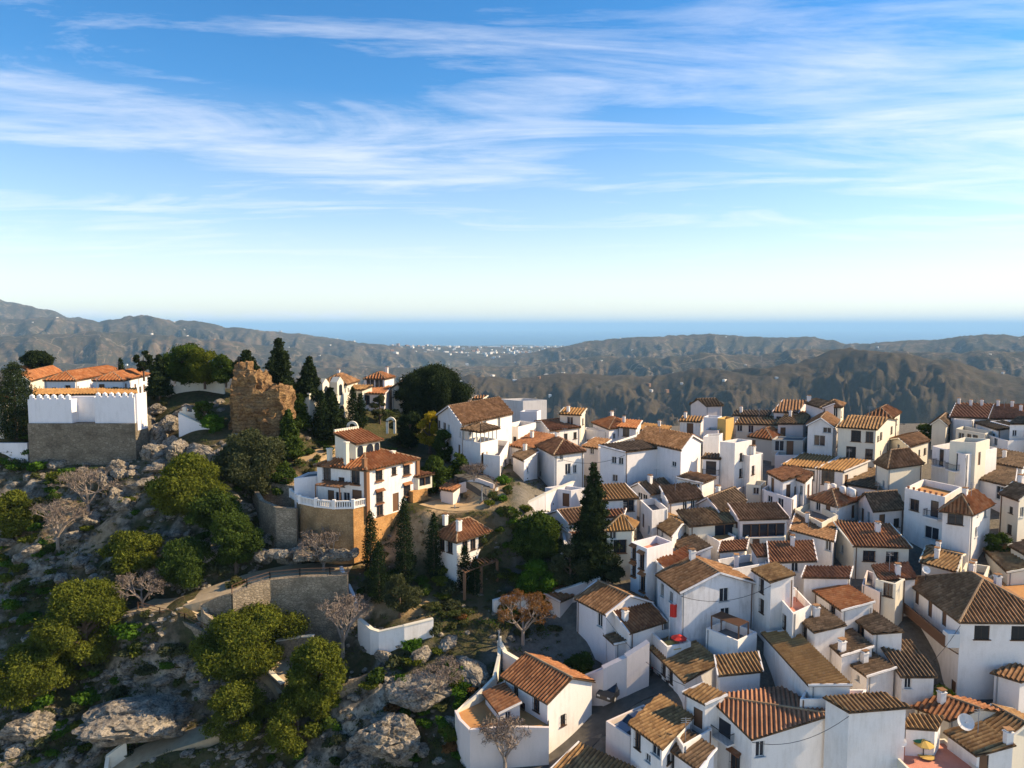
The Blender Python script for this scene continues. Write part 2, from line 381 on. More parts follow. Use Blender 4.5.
# ---------------------------------------------------------------- far terrain: polar grid
def skyline(pts, px):
    pts = sorted(pts); return np.interp(px, [a for a, _ in pts], [b_ for _, b_ in pts])
def zy(py):    # z/Y slope for a pixel row
    v = (384-py)/F; return (-sT+cT*v)/(cT+sT*v)
az = np.radians(np.arange(-62, 62.01, .12)); rr = np.exp(np.linspace(math.log(170), math.log(18500), 560))
AZ, RR = np.meshgrid(az, rr); FX = RR*np.sin(AZ); FY = RR*np.cos(AZ)
PXa = 512+F*np.tan(AZ)
lr = np.log(RR)
base = np.interp(lr, np.log([170,240,330,600,1200,2500,5000,8000,11000,14500,18500]), [-52,-95,-140,-220,-300,-335,-358,-374,-386,-396,-408])
def ridge(pts, r0, wf, wb, wob=.06, seed=0):
    ro = r0*(1+wob*(2*vnoise(PXa/90+seed, PXa*0+seed)-1))
    sky = zy(skyline(pts, PXa))*ro*np.cos(AZ)
    d = (RR-ro)
    t = np.where(d < 0, np.exp(-(np.abs(d)/wf)**1.45), np.exp(-(np.abs(d)/wb)**1.5))
    return sky, t
K = [
 ([(-300,372),(0,372),(300,380),(400,392),(440,384),(470,376),(512,379),(560,372),(610,376),(650,375),(700,368),(740,372),(780,367),(805,360),(830,352),(855,348),(880,350),(920,353),(960,363),(1000,375),(1024,380),(1150,390),(1500,380)], 2500, 800, 900, 1, .5),
 ([(-500,360),(0,362),(200,366),(380,368),(512,366),(600,356),(660,358),(700,353),(760,356),(800,348),(880,352),(1024,352),(1200,350)], 4300, 800, 900, 2, .5),
 ([(-500,350),(0,352),(250,362),(380,366),(480,362),(577,343),(612,337.5),(665,336),(712,333.5),(762,337),(812,337.5),(852,344),(887,341),(925,341),(962,335),(1024,335.5),(1200,334),(1500,336)], 6500, 1300, 1400, 3, .5),
 ([(-500,335),(0,338),(60,334),(120,331),(200,338),(300,349),(380,366),(450,376),(1500,380)], 5200, 1200, 1100, 4, .5),
 ([(-600,318),(-100,318),(0,320),(55,318),(80,322),(110,318),(155,317.5),(200,322),(250,329),(300,334),(350,341),(400,347),(450,353),(1500,356)], 7300, 1800, 1700, 5, .5),
 ([(-600,296),(-60,303),(0,299),(20,300.5),(40,307),(62,314),(85,319),(140,326),(200,333),(300,345),(1500,356)], 8900, 1500, 1500, 6, .5),
]
Zf = base.copy()
for pts, r0, wf, wb, sd, _ in K:
    sky, t = ridge(pts, r0, wf, wb, .05, sd*7.7)
    # spurs running down from the crest give the gullied flanks
    wx = (fbm(FX/(r0*.12)+sd, FY/(r0*.12), 4)-.5)
    U_ = AZ/(.065 if r0 < 3000 else .03)+wx*(4.2 if r0 < 3000 else 2.6)+sd*3.1; V_ = RR/(r0*.16)+wx*1.5
    q = np.clip((ridged(U_, V_*.45, 4, .55)-.42)/.42, 0, 1)
    q2 = np.clip((ridged(FX/(r0*.02)-sd, FY/(r0*.02)+sd, 5, .6)-.4)/.45, 0, 1)
    hgt = np.maximum(sky-base, 0)
    flank = np.clip(1.7*t*(1-t)*2.2, 0, 1)
    cr = .15*(fbm(U_*1.9, V_*0+sd, 5, .6)-.5)
    z = base+hgt*np.clip(t-flank*(.46 if r0 < 3000 else .62)*(1-q)-.18*flank*(1-q2), 0, 1)+hgt*t*cr
    Zf = np.maximum(Zf, z)
amp = np.interp(lr, np.log([170,400,1200,5000,9500,18500]), [0,12,50,70,26,2])
hills = (ridged(FX/900, FY/900, 6, .5)-.72)*amp
Zf = Zf+np.where(Zf-base < 80, hills*(1-np.clip((Zf-base)/80, 0, 1)), 0)
# keep below the near village edge so the two sheets meet out of sight
Zf = np.where(RR < 300, np.minimum(Zf, base), Zf)
Zf = np.where(Zf < -399.5, Zf-6, Zf)
hm, nt, b = mat('hill_slopes', (.1,.08,.05), .95, .05)
p = wpos(nt)
n1 = noise_(nt, .0016, p, 8, .62); n2 = noise_(nt, .012, p, 8, .7); n3 = noise_(nt, .05, p, 6, .7)
c = ramp(nt, n1, [(.34, (.03,.040,.020)), (.46, (.07,.062,.036)), (.54, (.15,.105,.062)), (.66, (.05,.055,.026))])
c = mixc(nt, ramp(nt, n2, [(.42, (0,)*3), (.54, (.92,)*3)]), c, (.022,.034,.018))
c = mixc(nt, ramp(nt, n3, [(.54, (0,)*3), (.68, (.75,)*3)]), c, (.26,.19,.12))
ve = N(nt, 'ShaderNodeTexVoronoi', feature='DISTANCE_TO_EDGE'); ve.inputs['Scale'].default_value = .0032
wv = N(nt, 'ShaderNodeVectorMath', operation='ADD'); nz = N(nt, 'ShaderNodeTexNoise'); nz.inputs['Scale'].default_value = .006; nt.links.new(p, nz.inputs[0]); nsc = N(nt, 'ShaderNodeVectorMath', operation='SCALE'); nsc.inputs['Scale'].default_value = 260; nt.links.new(nz.outputs['Color'], nsc.inputs[0]); nt.links.new(p, wv.inputs[0]); nt.links.new(nsc.outputs[0], wv.inputs[1]); nt.links.new(wv.outputs[0], ve.inputs['Vector'])
c = mixc(nt, ramp(nt, ve.outputs[0], [(.008, (.6,)*3), (.022, (0,)*3)]), c, (.34,.27,.19))
vo = N(nt, 'ShaderNodeTexVoronoi'); vo.inputs['Scale'].default_value = .0042; nt.links.new(p, vo.inputs['Vector'])
sp = N(nt, 'ShaderNodeSeparateColor'); nt.links.new(vo.outputs['Color'], sp.inputs[0])
fl = ramp(nt, sp.outputs[0], [(0, (.05,.065,.03)), (.4, (.13,.11,.06)), (.75, (.20,.16,.10)), (1, (.07,.06,.04))], 'CONSTANT')
nr = N(nt, 'ShaderNodeAttribute', attribute_name='scrubby')
c = mixc(nt, nr.outputs['Fac'], c, mixc(nt, ramp(nt, n2, [(.38, (0,)*3), (.62, (1,)*3)]), (.022,.030,.016), (.066,.05,.030)))
c = mixc(nt, ramp(nt, noise_(nt, .028, p, 6, .75), [(.50, (0,)*3), (.56, (.7,)*3)]), c, (.030,.029,.020))
gm = N(nt, 'ShaderNodeAttribute', attribute_name='flat')
c = mixc(nt, gm.outputs['Fac'], c, fl)
c = mixc(nt, .3, c, (.105,.072,.052))
nt.links.new(c, b.inputs['Base Color']); bump(nt, b, n3, .6, 6)
flatm = sstep(75, 20, Zf-base)*sstep(4000, 7000, RR)*.85
me = grid_mesh('hills', FX, FY, Zf, dict(flat=flatm, scrubby=.8*sstep(3600, 2900, RR))); me.materials.append(hm)
tag(link('hills', me), kind='structure')
def Fz(x, y):
    r = math.hypot(x, y); a = math.atan2(x, y)
    i = int(np.clip(round((math.log(r)-math.log(170))/(math.log(18500)-math.log(170))*559), 0, 559)); j = int(np.clip(round((math.degrees(a)+62)/.12), 0, len(az)-1))
    return float(Zf[i, j]), float(Zf[i, j]-base[i, j])
# sea
mb = MB(); S = 140000
mb.quad([(-S, 9000, -400), (S, 9000, -400), (S, S, -400), (-S, S, -400)])
sm, nt, b = mat('sea_water', (.02,.11,.20), .38, .5)
nn = noise_(nt, .003, wpos(nt), 6); c = ramp(nt, nn, [(.3, (.015,.10,.19)), (.7, (.03,.14,.24))]); nt.links.new(c, b.inputs['Base Color'])
tag(mb.build('sea', sm), kind='structure')
# distant white towns and farmhouses
rnd = random.Random(5); mb = MB(); mr = mat('far_white_walls', (.75,.72,.66), .9)[0]; mr2 = mat('far_tile_roofs', (.35,.2,.12), .9)[0]
def farbox(x, y, s):
    z, _ = Fz(x, y); h = s*rnd.uniform(.4, .8)
    mb.box((x, y, z-6), s*rnd.uniform(.7, 1.8), s, h+6+s*.1, rnd.uniform(0, 3), rnd.choice((0,0,0,0,1)))
for cx, cy, n, sx, sy in ((440,351,260,60,2.2),(500,348,300,50,1.5),(560,347,120,40,1.6),(400,357,150,60,4),(470,362,160,110,6),(350,352,90,40,3),(330,360,60,50,4),(540,360,90,60,5)):
    for _ in range(n):
        px = rnd.gauss(cx, sx/2); py = rnd.gauss(cy, sy/2)
        if py < 344.5: continue
        q = at_z(px, py, -385)
        if q.length > 17800: continue
        farbox(q.x, q.y, rnd.uniform(12, 34))
for _ in range(300):
    px = rnd.uniform(-60, 1080); r = math.exp(rnd.uniform(math.log(1500), math.log(9000))); a = math.atan((px-512)/F)
    x = r*math.sin(a); y = r*math.cos(a)
    farbox(x, y, rnd.uniform(5, 8)*(1+r/8000))
tag(mb.build('far_villages', [mr, mr2]), 'white specks of distant villages and farmhouses over the hills and coastal plain', 'distant houses', kind='stuff')

# ---------------------------------------------------------------- haze
mb = MB(); mb.box((0, 70000, -412), 320000, 150000, 412+350)
hz = bpy.data.materials.new('haze'); hz.use_nodes = True; nt = hz.node_tree; nt.nodes.clear()
o_ = N(nt, 'ShaderNodeOutputMaterial'); v_ = N(nt, 'ShaderNodeVolumePrincipled')
v_.inputs['Color'].default_value = HAZEC; v_.inputs['Density'].default_value = HAZE; v_.inputs['Anisotropy'].default_value = .0
nt.links.new(v_.outputs[0], o_.inputs['Volume'])
if HAZE > 0: tag(mb.build('haze', hz), 'thin blue air haze over the hills and the sea', 'haze', kind='stuff')

# ---------------------------------------------------------------- light
SAZ, SEL = math.radians(7), math.radians(33)      # azimuth from +X towards +Y
sd = bpy.data.lights.new('sun', 'SUN'); sd.energy = 5.0; sd.angle = math.radians(.5); sd.color = (1, .78, .50)
so = bpy.data.objects.new('sun', sd); COL.objects.link(so)
sv = Vector((math.cos(SEL)*math.cos(SAZ), math.cos(SEL)*math.sin(SAZ), math.sin(SEL)))
so.rotation_euler = sv.to_track_quat('Z', 'Y').to_euler()
w = bpy.data.worlds.new('World'); SC.world = w; w.use_nodes = True; nt = w.node_tree
bg = nt.nodes['Background']
sky = N(nt, 'ShaderNodeTexSky', sky_type='NISHITA', sun_disc=False, sun_elevation=SEL, sun_rotation=math.radians(90)-SAZ, altitude=700, air_density=1.0, dust_density=.25, ozone_density=OZ)
bg.inputs['Strength'].default_value = SKYV
tc = N(nt, 'ShaderNodeTexCoord').outputs['Generated']
sx = N(nt, 'ShaderNodeSeparateXYZ'); nt.links.new(tc, sx.inputs[0])
def M(op, a, b_=None, c_=None, clamp=False):
    n = N(nt, 'ShaderNodeMath', operation=op, use_clamp=clamp)
    for i, v in enumerate((a, b_, c_)):
        if v is None: continue
        if hasattr(v, 'node'): nt.links.new(v, n.inputs[i])
        else: n.inputs[i].default_value = v
    return n.outputs[0]
zc = M('MAXIMUM', sx.outputs[2], .015)
inv = M('DIVIDE', 1.0, M('ADD', zc, .06))
cx = M('MULTIPLY', sx.outputs[0], inv); cy = M('MULTIPLY', sx.outputs[1], inv)
cb = N(nt, 'ShaderNodeCombineXYZ'); nt.links.new(cx, cb.inputs[0]); nt.links.new(cy, cb.inputs[1])
def mapped(scale, rz=0, loc=(0,0,0)):
    m_ = N(nt, 'ShaderNodeMapping'); m_.inputs['Scale'].default_value = scale; m_.inputs['Rotation'].default_value = (0, 0, rz); m_.inputs['Location'].default_value = loc
    nt.links.new(cb.outputs[0], m_.inputs[0]); return m_.outputs[0]
# big soft fields of cirrus, streaks inside them
f1 = noise_(nt, 1.0, mapped((.22,.62,1), .10, SKY1), 3, .5)
n_ = N(nt, 'ShaderNodeTexNoise'); n_.inputs['Scale'].default_value = 1.0; n_.inputs['Detail'].default_value = 9; n_.inputs['Roughness'].default_value = .62; n_.inputs['Distortion'].default_value = 1.1
nt.links.new(mapped((.55,1.55,1), .42, (3.3,1.2,0)), n_.inputs['Vector'])
n2_ = noise_(nt, 1.0, mapped((1.1,4.6,1), .50, (7,2,0)), 9, .72)
streak = M('ADD', M('MULTIPLY', n_.outputs[0], .75), M('MULTIPLY', n2_, .25))
field = ramp(nt, f1, [(.40, (0,)*3), (.66, (1,)*3)])
# the photograph has a wide veil in the right part of the sky
az_ = M('DIVIDE', sx.outputs[0], M('MAXIMUM', sx.outputs[1], .05))
veil = M('MULTIPLY', ramp(nt, M('ADD', az_, M('MULTIPLY', f1, .35)), [(.32, (0,)*3), (.62, (1,)*3)]), ramp(nt, sx.outputs[2], [(.09, (0,)*3), (.17, (1,)*3), (.36, (1,)*3), (.50, (.25,)*3)]))
def bandm(z0, z1, a0, a1, wz=.035, wa=.18):
    zz = ramp(nt, sx.outputs[2], [(z0-wz, (0,)*3), (z0+wz*.4, (1,)*3), (z1-wz*.4, (1,)*3), (z1+wz, (0,)*3)])
    aa = ramp(nt, M('MULTIPLY', M('ADD', az_, 1.0), .5), [((a0-wa+1)/2, (0,)*3), ((a0+1)/2, (1,)*3), ((a1+1)/2, (1,)*3), (min(.999, (a1+wa+1)/2), (0,)*3)])
    return M('MULTIPLY', zz, aa)
cov = M('ADD', M('MULTIPLY', field, .05), M('MULTIPLY', veil, .12))
for bb, k_ in ((bandm(.215, .275, -.80, .05), .13), (bandm(.355, .385, -.25, .30, .03), .12), (bandm(.405, .44, -.65, -.35, .02), .07), (bandm(.19, .205, -.30, .05, .015, .1), .07), (bandm(.09, .14, -.80, -.45, .03), .08), (bandm(.30, .33, .12, .5, .03), .06)): cov = M('ADD', cov, M('MULTIPLY', bb, k_))
cl = M('MULTIPLY', M('SUBTRACT', M('ADD', streak, cov), .548), 2.9, clamp=True)
# small cumulus row low over the horizon on the left
cbl = N(nt, 'ShaderNodeCombineXYZ'); nt.links.new(M('MULTIPLY', az_, 14.0), cbl.inputs[0]); nt.links.new(M('MULTIPLY', sx.outputs[2], 60.0), cbl.inputs[1])
cu = noise_(nt, 1.0, cbl.outputs[0], 5, .6)
cumask = M('MULTIPLY', ramp(nt, sx.outputs[2], [(.004, (0,)*3), (.009, (1,)*3), (.015, (.8,)*3), (.024, (0,)*3)]), ramp(nt, M('ADD', az_, 1.0), [(.78, (1,)*3), (.98, (0,)*3)]))
cuf = M('MULTIPLY', M('MULTIPLY', M('SUBTRACT', cu, .42), 6.0, clamp=True), M('MULTIPLY', cumask, .75))
fade = ramp(nt, sx.outputs[2], [(.03, (0,)*3), (.14, (1,)*3)])
cl = M('MAXIMUM', M('MULTIPLY', M('MULTIPLY', cl, fade), .86), cuf)
skyc = N(nt, 'ShaderNodeHueSaturation'); skyc.inputs['Saturation'].default_value = SKYS; skyc.inputs['Value'].default_value = 1.0; nt.links.new(sky.outputs[0], skyc.inputs['Color'])
hzv = M('MULTIPLY', ramp(nt, sx.outputs[2], [(.0, (.78,)*3), (.06, (.6,)*3), (.14, (.28,)*3), (.30, (0,)*3)]), ramp(nt, M('ADD', M('MULTIPLY', az_, .4), .5), [(0, (.75,)*3), (1, (1,)*3)]))
skyh = mixc(nt, hzv, skyc.outputs[0], HORC)
cc = mixc(nt, cl, skyh, CLOUDC)
nt.links.new(cc, bg.inputs['Color'])
w.cycles.sampling_method = 'AUTOMATIC' if hasattr(w, 'cycles') else None

SC.render.engine = 'CYCLES'
SC.view_settings.view_transform = 'Standard'; SC.view_settings.look = 'None'; SC.view_settings.exposure = EXPO; SC.view_settings.gamma = 1
SC.cycles.max_bounces = 6; SC.cycles.diffuse_bounces = 3; SC.cycles.volume_bounces = 1; SC.cycles.transparent_max_bounces = 6
# ---------------------------------------------------------------- house kit
FAR = 112
_wc = {}
def win_mesh(kind, w, h, far):
    key = (kind, round(w, 2), round(h, 2), far)
    if key in _wc: return _wc[key]
    a = MB(); g = MB(); t = .07
    gm = glass
    # local frame: x along the wall, y outwards, z up, origin bottom centre of the opening
    if kind in ('win', 'grille', 'hood', 'shut', 'arch'):
        for bx in (((-w/2+t/2, -.12, 0), t, .08, h), ((w/2-t/2, -.12, 0), t, .08, h), ((0, -.12, 0), w-2*t, .08, t), ((0, -.12, h-t), w-2*t, .08, t), ((0, -.12, t), t, .06, h-2*t)):
            a.box(*bx)
        a.box((0, .03, -.08), w+.25, .22, .08)
        g.quad([(-w/2+t, -.13, t), (w/2-t, -.13, t), (w/2-t, -.13, h-t), (-w/2+t, -.13, h-t)])
        if kind in ('grille', 'hood'):
            nb = max(3, int(w/.2))
            for k in range(nb+1): a.bar((-w/2+w*k/nb, .14, 0), (-w/2+w*k/nb, .14, h), .025, m=1)
            for z in (.0, h*.5, h): a.bar((-w/2, .14, z), (w/2, .14, z), .03, m=1)
        if kind == 'hood':
            a.quad([(-w/2-.2, .42, h+.1), (w/2+.2, .42, h+.1), (w/2+.15, .0, h+.38), (-w/2-.15, .0, h+.38)], 2)
            a.quad([(-w/2-.2, .42, h+.0), (-w/2-.15, .0, h+.26), (w/2+.15, .0, h+.26), (w/2+.2, .42, h+.0)], 2)
            a.quad([(-w/2-.2, .42, h), (w/2+.2, .42, h), (w/2+.2, .42, h+.1), (-w/2-.2, .42, h+.1)], 2)
            a.box((0, .14, -.2), w+.2, .28, .12, m=2)
        if kind == 'shut':
            for z in range(int(h/.12)): a.box((0, -.06, z*.12+.03), w-.14, .03, .09, m=1)
    elif kind in ('door', 'bdoor', 'balc'):
        for bx in (((-w/2+t/2, -.12, 0), t, .1, h), ((w/2-t/2, -.12, 0), t, .1, h), ((0, -.12, h-t), w-2*t, .1, t)): a.box(*bx, m=1)
        g.box((0, -.12, 0), w-2*t, .05, h-t)
        gm = bluepaint if kind == 'bdoor' else (glass if kind == 'balc' else wood)
        if kind == 'balc':
            a.box((0, .45, -.16), w+1.0, .9, .16, m=0)
            W2 = w/2+.45
            nb = int(2*W2/.16)
            for k in range(nb+1): a.bar((-W2+2*W2*k/nb, .85, 0), (-W2+2*W2*k/nb, .85, .95), .025, m=1)
            for k in range(6):
                for s in (-1, 1): a.bar((s*W2, .05+.16*k, 0), (s*W2, .05+.16*k, .95), .025, m=1)
            a.bar((-W2, .85, .95), (W2, .85, .95), .05, m=1)
            for s in (-1, 1): a.bar((s*W2, 0, .95), (s*W2, .85, .95), .05, m=1)
    elif kind == 'open':
        g.quad([(-w/2, -.16, 0), (w/2, -.16, 0), (w/2, -.16, h), (-w/2, -.16, h)])
        for k in range(1, max(2, int(w/1.2))): a.box((-w/2+w*k/max(2, int(w/1.2)), -.06, 0), .12, .12, h, m=0)
        a.box((0, -.02, h-.1), w, .12, .1, m=0)
    fm = {'win': frame_w, 'grille': wood, 'hood': wood, 'shut': wood, 'arch': wood, 'door': wood, 'bdoor': frame_w, 'balc': W['white'], 'open': wood}[kind]
    A = a.mesh(kind, [fm, iron, R['red']]); B = g.mesh('pane', [gm])
    _wc[key] = (A, B); return A, B

def clip_t(poly, s):
    lo, hi = 1e9, -1e9; n = len(poly)
    for i in range(n):
        (s0, t0), (s1, t1) = poly[i], poly[(i+1) % n]
        if abs(s1-s0) < 1e-7:
            if abs(s-s0) < 1e-5: lo = min(lo, t0, t1); hi = max(hi, t0, t1)
            continue
        k = (s-s0)/(s1-s0)
        if -1e-6 <= k <= 1+1e-6:
            t = t0+(t1-t0)*k; lo = min(lo, t); hi = max(hi, t)
    return lo, hi
def tile_plane(mb, poly, e, sp, amp=None):
    """corrugated tile sheet over a planar convex polygon, e = horizontal eave direction"""
    poly = [Vector(p) for p in poly]; e = Vector(e).normalized()
    n = Vector((0, 0, 0))
    for i in range(1, len(poly)-1): n += (poly[i]-poly[0]).cross(poly[i+1]-poly[0])
    n.normalize()
    if n.z < 0: n = -n
    u = n.cross(e).normalized()
    if u.z < 0: u = -u
    c0 = sum(poly, Vector())/len(poly); pa, pb = proj(c0-e*.5), proj(c0+e*.5); pm = max(2.5, math.hypot(pa[0]-pb[0], pa[1]-pb[1]))
    sp = min(.72, max(sp, 2.9/pm)); amp = sp*.22
    P = [((p-poly[0]).dot(e), (p-poly[0]).dot(u)) for p in poly]
    s0 = min(p[0] for p in P); s1 = max(p[0] for p in P)
    k = max(2, int(round((s1-s0)/(sp/4)))); brk = sorted(set([s0+(s1-s0)*i/k for i in range(k+1)]))
    prev = None; uk = .42/sp
    for s in brk:
        ss = min(max(s, s0+1e-4), s1-1e-4); lo, hi = clip_t(P, ss)
        if hi < lo: continue
        o = n*(amp*(1.15+math.cos(2*math.pi*s/sp)))
        a = poly[0]+e*s+u*lo+o; b = poly[0]+e*s+u*hi+o
        cur = (a, b, s, lo, hi)
        if prev:
            mb.quad([prev[0], a, b, prev[1]] if e.cross(u).z > 0 else [prev[0], prev[1], b, a], 0,
                    [(prev[2]*uk, prev[3]), (s*uk, lo), (s*uk, hi), (prev[2]*uk, prev[4])] if e.cross(u).z > 0 else [(prev[2]*uk, prev[3]), (prev[2]*uk, prev[4]), (s*uk, hi), (s*uk, lo)])
        prev = cur
    th = Vector((0, 0, -.13)); m = len(poly)
    ctr = sum(poly, Vector())/m
    if n.dot((poly[1]-poly[0]).cross(poly[2]-poly[1])) < 0: poly = poly[::-1]
    mb.quad([p for p in poly], 1); mb.quad([p+th for p in reversed(poly)], 1)
    for i in range(m):
        a, b = poly[i], poly[(i+1) % m]; mb.quad([a+th, b+th, b, a], 1)

HOUSES = {}
hr = random.Random(11)
def house(key, label, A, B, C, typ, rise=1.2, h=5.5, rm='brown', wm='white', wins=(), auto=1, verge=None, chim=0, ov=.28, zoff=0, floor=None, group=None, flip=False, cat='house', name='house', smooth=True, sp=None, D=None, parapet=.9, rows=None, ridgecap=1, bot=None):
    rise *= {'sAC': .62, 'sAB': .75, 'gAB': .85, 'gAC': .85}.get(typ, 1)
    A3 = at_g(A[0], A[1], h) if not isinstance(zoff, tuple) else at_z(A[0], A[1], zoff[0])
    Ze = A3.z
    zB = Ze+rise if typ in ('sAC', 'diag') else Ze
    zC = Ze+rise if typ in ('sAB', 'diag') else Ze
    B3 = at_z(B[0], B[1], zB); C3 = at_z(C[0], C[1], zC)
    a2 = Vector((A3.x, A3.y)); eb = Vector((B3.x, B3.y))-a2; ec = Vector((C3.x, C3.y))-a2
    # limit runaway depths caused by grazing rays
    for v_, lim in ((eb, 26), (ec, 26)):
        if v_.length > lim: v_ *= lim/v_.length
    La, Lb = eb.length, ec.length
    ang = math.degrees(math.acos(max(-1, min(1, eb.dot(ec)/(La*Lb)))))
    if flip and ang > 0: pass
    if ang < 42 or ang > 138:      # square up very skewed plans, keeping the longer side
        tgt = 62 if ang < 55 else 118
        if La >= Lb:
            base_ = math.atan2(eb.y, eb.x); ec = Vector((math.cos(base_+math.radians(tgt)), math.sin(base_+math.radians(tgt))))*max(Lb, 3)
        else:
            base_ = math.atan2(ec.y, ec.x); eb = Vector((math.cos(base_-math.radians(tgt)), math.sin(base_-math.radians(tgt))))*max(La, 3)
    if La < 2.2: eb *= 2.2/La
    if Lb < 2.2: ec *= 2.2/Lb
    La, Lb = eb.length, ec.length
    def P(a, b, z): q = a2+eb*a+ec*b; return Vector((q.x, q.y, z))
    cen = a2+eb*.5+ec*.5
    gs = [_lk(_Zs, *(a2+eb*i+ec*j)) for i in (0, 1) for j in (0, 1)]
    zb = min(gs)-.6 if bot is None else bot
    base = Vector((cen.x, cen.y, max(zb, min(gs)-.2)))
    obj = empty(name, base, label, cat, group)
    HOUSES[key] = (obj, a2, eb, ec, Ze, zb)
    if os.environ.get('HV'): print('H', key, 'Y%.0f La%.1f Lb%.1f ang%.0f eave%.1f wall%.1f' % (A3.y, La, Lb, ang, Ze, Ze-zb), tuple(round(x) for x in proj((a2.x,a2.y,zb))))
    spc = sp or (.42 if A3.y < 95 else .5 if A3.y < 125 else .62)
    def zt(a, b):
        if typ == 'sAB': return Ze+rise*b
        if typ == 'sAC': return Ze+rise*a
        if typ == 'diag': return Ze+rise*min(1, a+b)
        return Ze
    # openings per wall
    walls = {'AB': (0,0,1,0), 'BD': (1,0,1,1), 'DC': (1,1,0,1), 'CA': (0,1,0,0)}
    ops = {k: [] for k in walls}
    def wall_geo(k):
        a0, b0, a1, b1 = walls[k]; p = P(a0, b0, 0); q = P(a1, b1, 0); d = (q-p); L = d.length; d.normalize(); return p, q, d, L, Vector((d.y, -d.x, 0))
    for wspec in wins:
        k, px, py = wspec[:3]; w_, h_ = (wspec[3:5] if len(wspec) > 4 else (.9, 1.25)); kind = wspec[5] if len(wspec) > 5 else 'win'
        k = {'AC': 'CA'}.get(k, k); p, q, d, L, n = wall_geo(k)
        r = ray(px, py); den = r.dot(n)
        if abs(den) < 1e-5: continue
        hit = r*(p.dot(n)/den); s = (hit-p).dot(d); z = hit.z-h_/2
        s = min(max(s, w_/2+.25), L-w_/2-.25)
        if L < w_+.5: continue
        ops[k].append([s-w_/2, z, w_, h_, kind])
    if auto:
        for k in walls:
            if ops[k]: continue
            p, q, d, L, n = wall_geo(k)
            gg = min(_lk(_Zs, p.x, p.y), _lk(_Zs, q.x, q.y)); tall = Ze-(gg)
            ncol = int((L-1.2)/2.9)+ (1 if L > 2.6 else 0); nrow = min(4, max(1, int((tall-.5)/2.9))) if rows is None else rows
            for r_ in range(nrow):
                z = Ze-(2.15 if typ != 'flat' else 2.15+parapet)-r_*2.85
                for c_ in range(ncol):
                    if hr.random() < .30: continue
                    s = (c_+.5+hr.uniform(-.12, .12))*L/ncol
                    w_, h_ = hr.choice(((.8, 1.1), (.9, 1.3), (.7, .9), (1.0, 1.25)))
                    kind = hr.choice(('win', 'win', 'grille', 'grille', 'shut', 'win'))
                    if r_ == nrow-1 and hr.random() < .3 and tall > 3: w_, h_, kind = 1.0, 2.0, 'door'; z = max(z-.5, gg+.1)
                    if s-w_/2 < .3 or s+w_/2 > L-.3: continue
                    ops[k].append([s-w_/2, z, w_, h_, kind])
    wb = MB()
    apex = {}
    if typ == 'gAB': apex = {'CA': Ze+rise, 'BD': Ze+rise}
    if typ == 'gAC': apex = {'AB': Ze+rise, 'DC': Ze+rise}
    for k, (a0, b0, a1, b1) in walls.items():
        p, q, d, L, n = wall_geo(k); z0, z1 = zt(a0, b0), zt(a1, b1); zm = min(z0, z1)
        # remove overlapping openings
        good = []
        for o in ops[k]:
            if o[1] < zb+.1 or o[1]+o[3] > zm-.12: o[1] = max(zb+.15, min(o[1], zm-.15-o[3]))
            if o[1]+o[3] > zm-.05: continue
            if all(o[0] > g_[0]+g_[2]+.1 or o[0]+o[2] < g_[0]-.1 or o[1] > g_[1]+g_[3]+.1 or o[1]+o[3] < g_[1]-.1 for g_ in good): good.append(o)
        ops[k] = good
        us = sorted({0, L, *[o[0] for o in good], *[o[0]+o[2] for o in good]}); vs = sorted({zb, zm, *[o[1] for o in good], *[o[1]+o[3] for o in good]})
        def pt(s, z, dn=0): t = p+d*s-n*dn; return (t.x, t.y, z)
        for i in range(len(us)-1):
            for j in range(len(vs)-1):
                um, vm = (us[i]+us[i+1])/2, (vs[j]+vs[j+1])/2
                if any(o[0] < um < o[0]+o[2] and o[1] < vm < o[1]+o[3] for o in good): continue
                wb.quad([pt(us[i], vs[j]), pt(us[i+1], vs[j]), pt(us[i+1], vs[j+1]), pt(us[i], vs[j+1])])
        for s, z, w_, h_, _k in good:
            D_ = .17
            wb.quad([pt(s, z), pt(s, z, D_), pt(s, z+h_, D_), pt(s, z+h_)][::-1]); wb.quad([pt(s+w_, z), pt(s+w_, z, D_), pt(s+w_, z+h_, D_), pt(s+w_, z+h_)])
            wb.quad([pt(s, z), pt(s+w_, z), pt(s+w_, z, D_), pt(s, z, D_)]); wb.quad([pt(s, z+h_), pt(s, z+h_, D_), pt(s+w_, z+h_, D_), pt(s+w_, z+h_)])
            wb.quad([pt(s, z, D_), pt(s+w_, z, D_), pt(s+w_, z+h_, D_), pt(s, z+h_, D_)])
        cap_ = [pt(0, zm), pt(L, zm)]
        if z1 > zm+.01: cap_.append(pt(L, z1))
        if k in apex: cap_.append(pt(L/2, apex[k]))
        if z0 > zm+.01: cap_.append(pt(0, z0))
        if len(cap_) > 2: wb.quad(cap_)
    if typ == 'flat':
        t = .22; ia, ib = t/La, t/Lb; zf = Ze-parapet
        O = [P(0,0,Ze), P(1,0,Ze), P(1,1,Ze), P(0,1,Ze)]; I = [P(ia,ib,Ze), P(1-ia,ib,Ze), P(1-ia,1-ib,Ze), P(ia,1-ib,Ze)]
        for i in range(4):
            j = (i+1) % 4; wb.quad([O[i], O[j], I[j], I[i]])
            a, b = I[i], I[j]; wb.quad([(a.x,a.y,Ze), (b.x,b.y,Ze), (b.x,b.y,zf), (a.x,a.y,zf)])
    wb.build('wall', W[wm], obj, base)
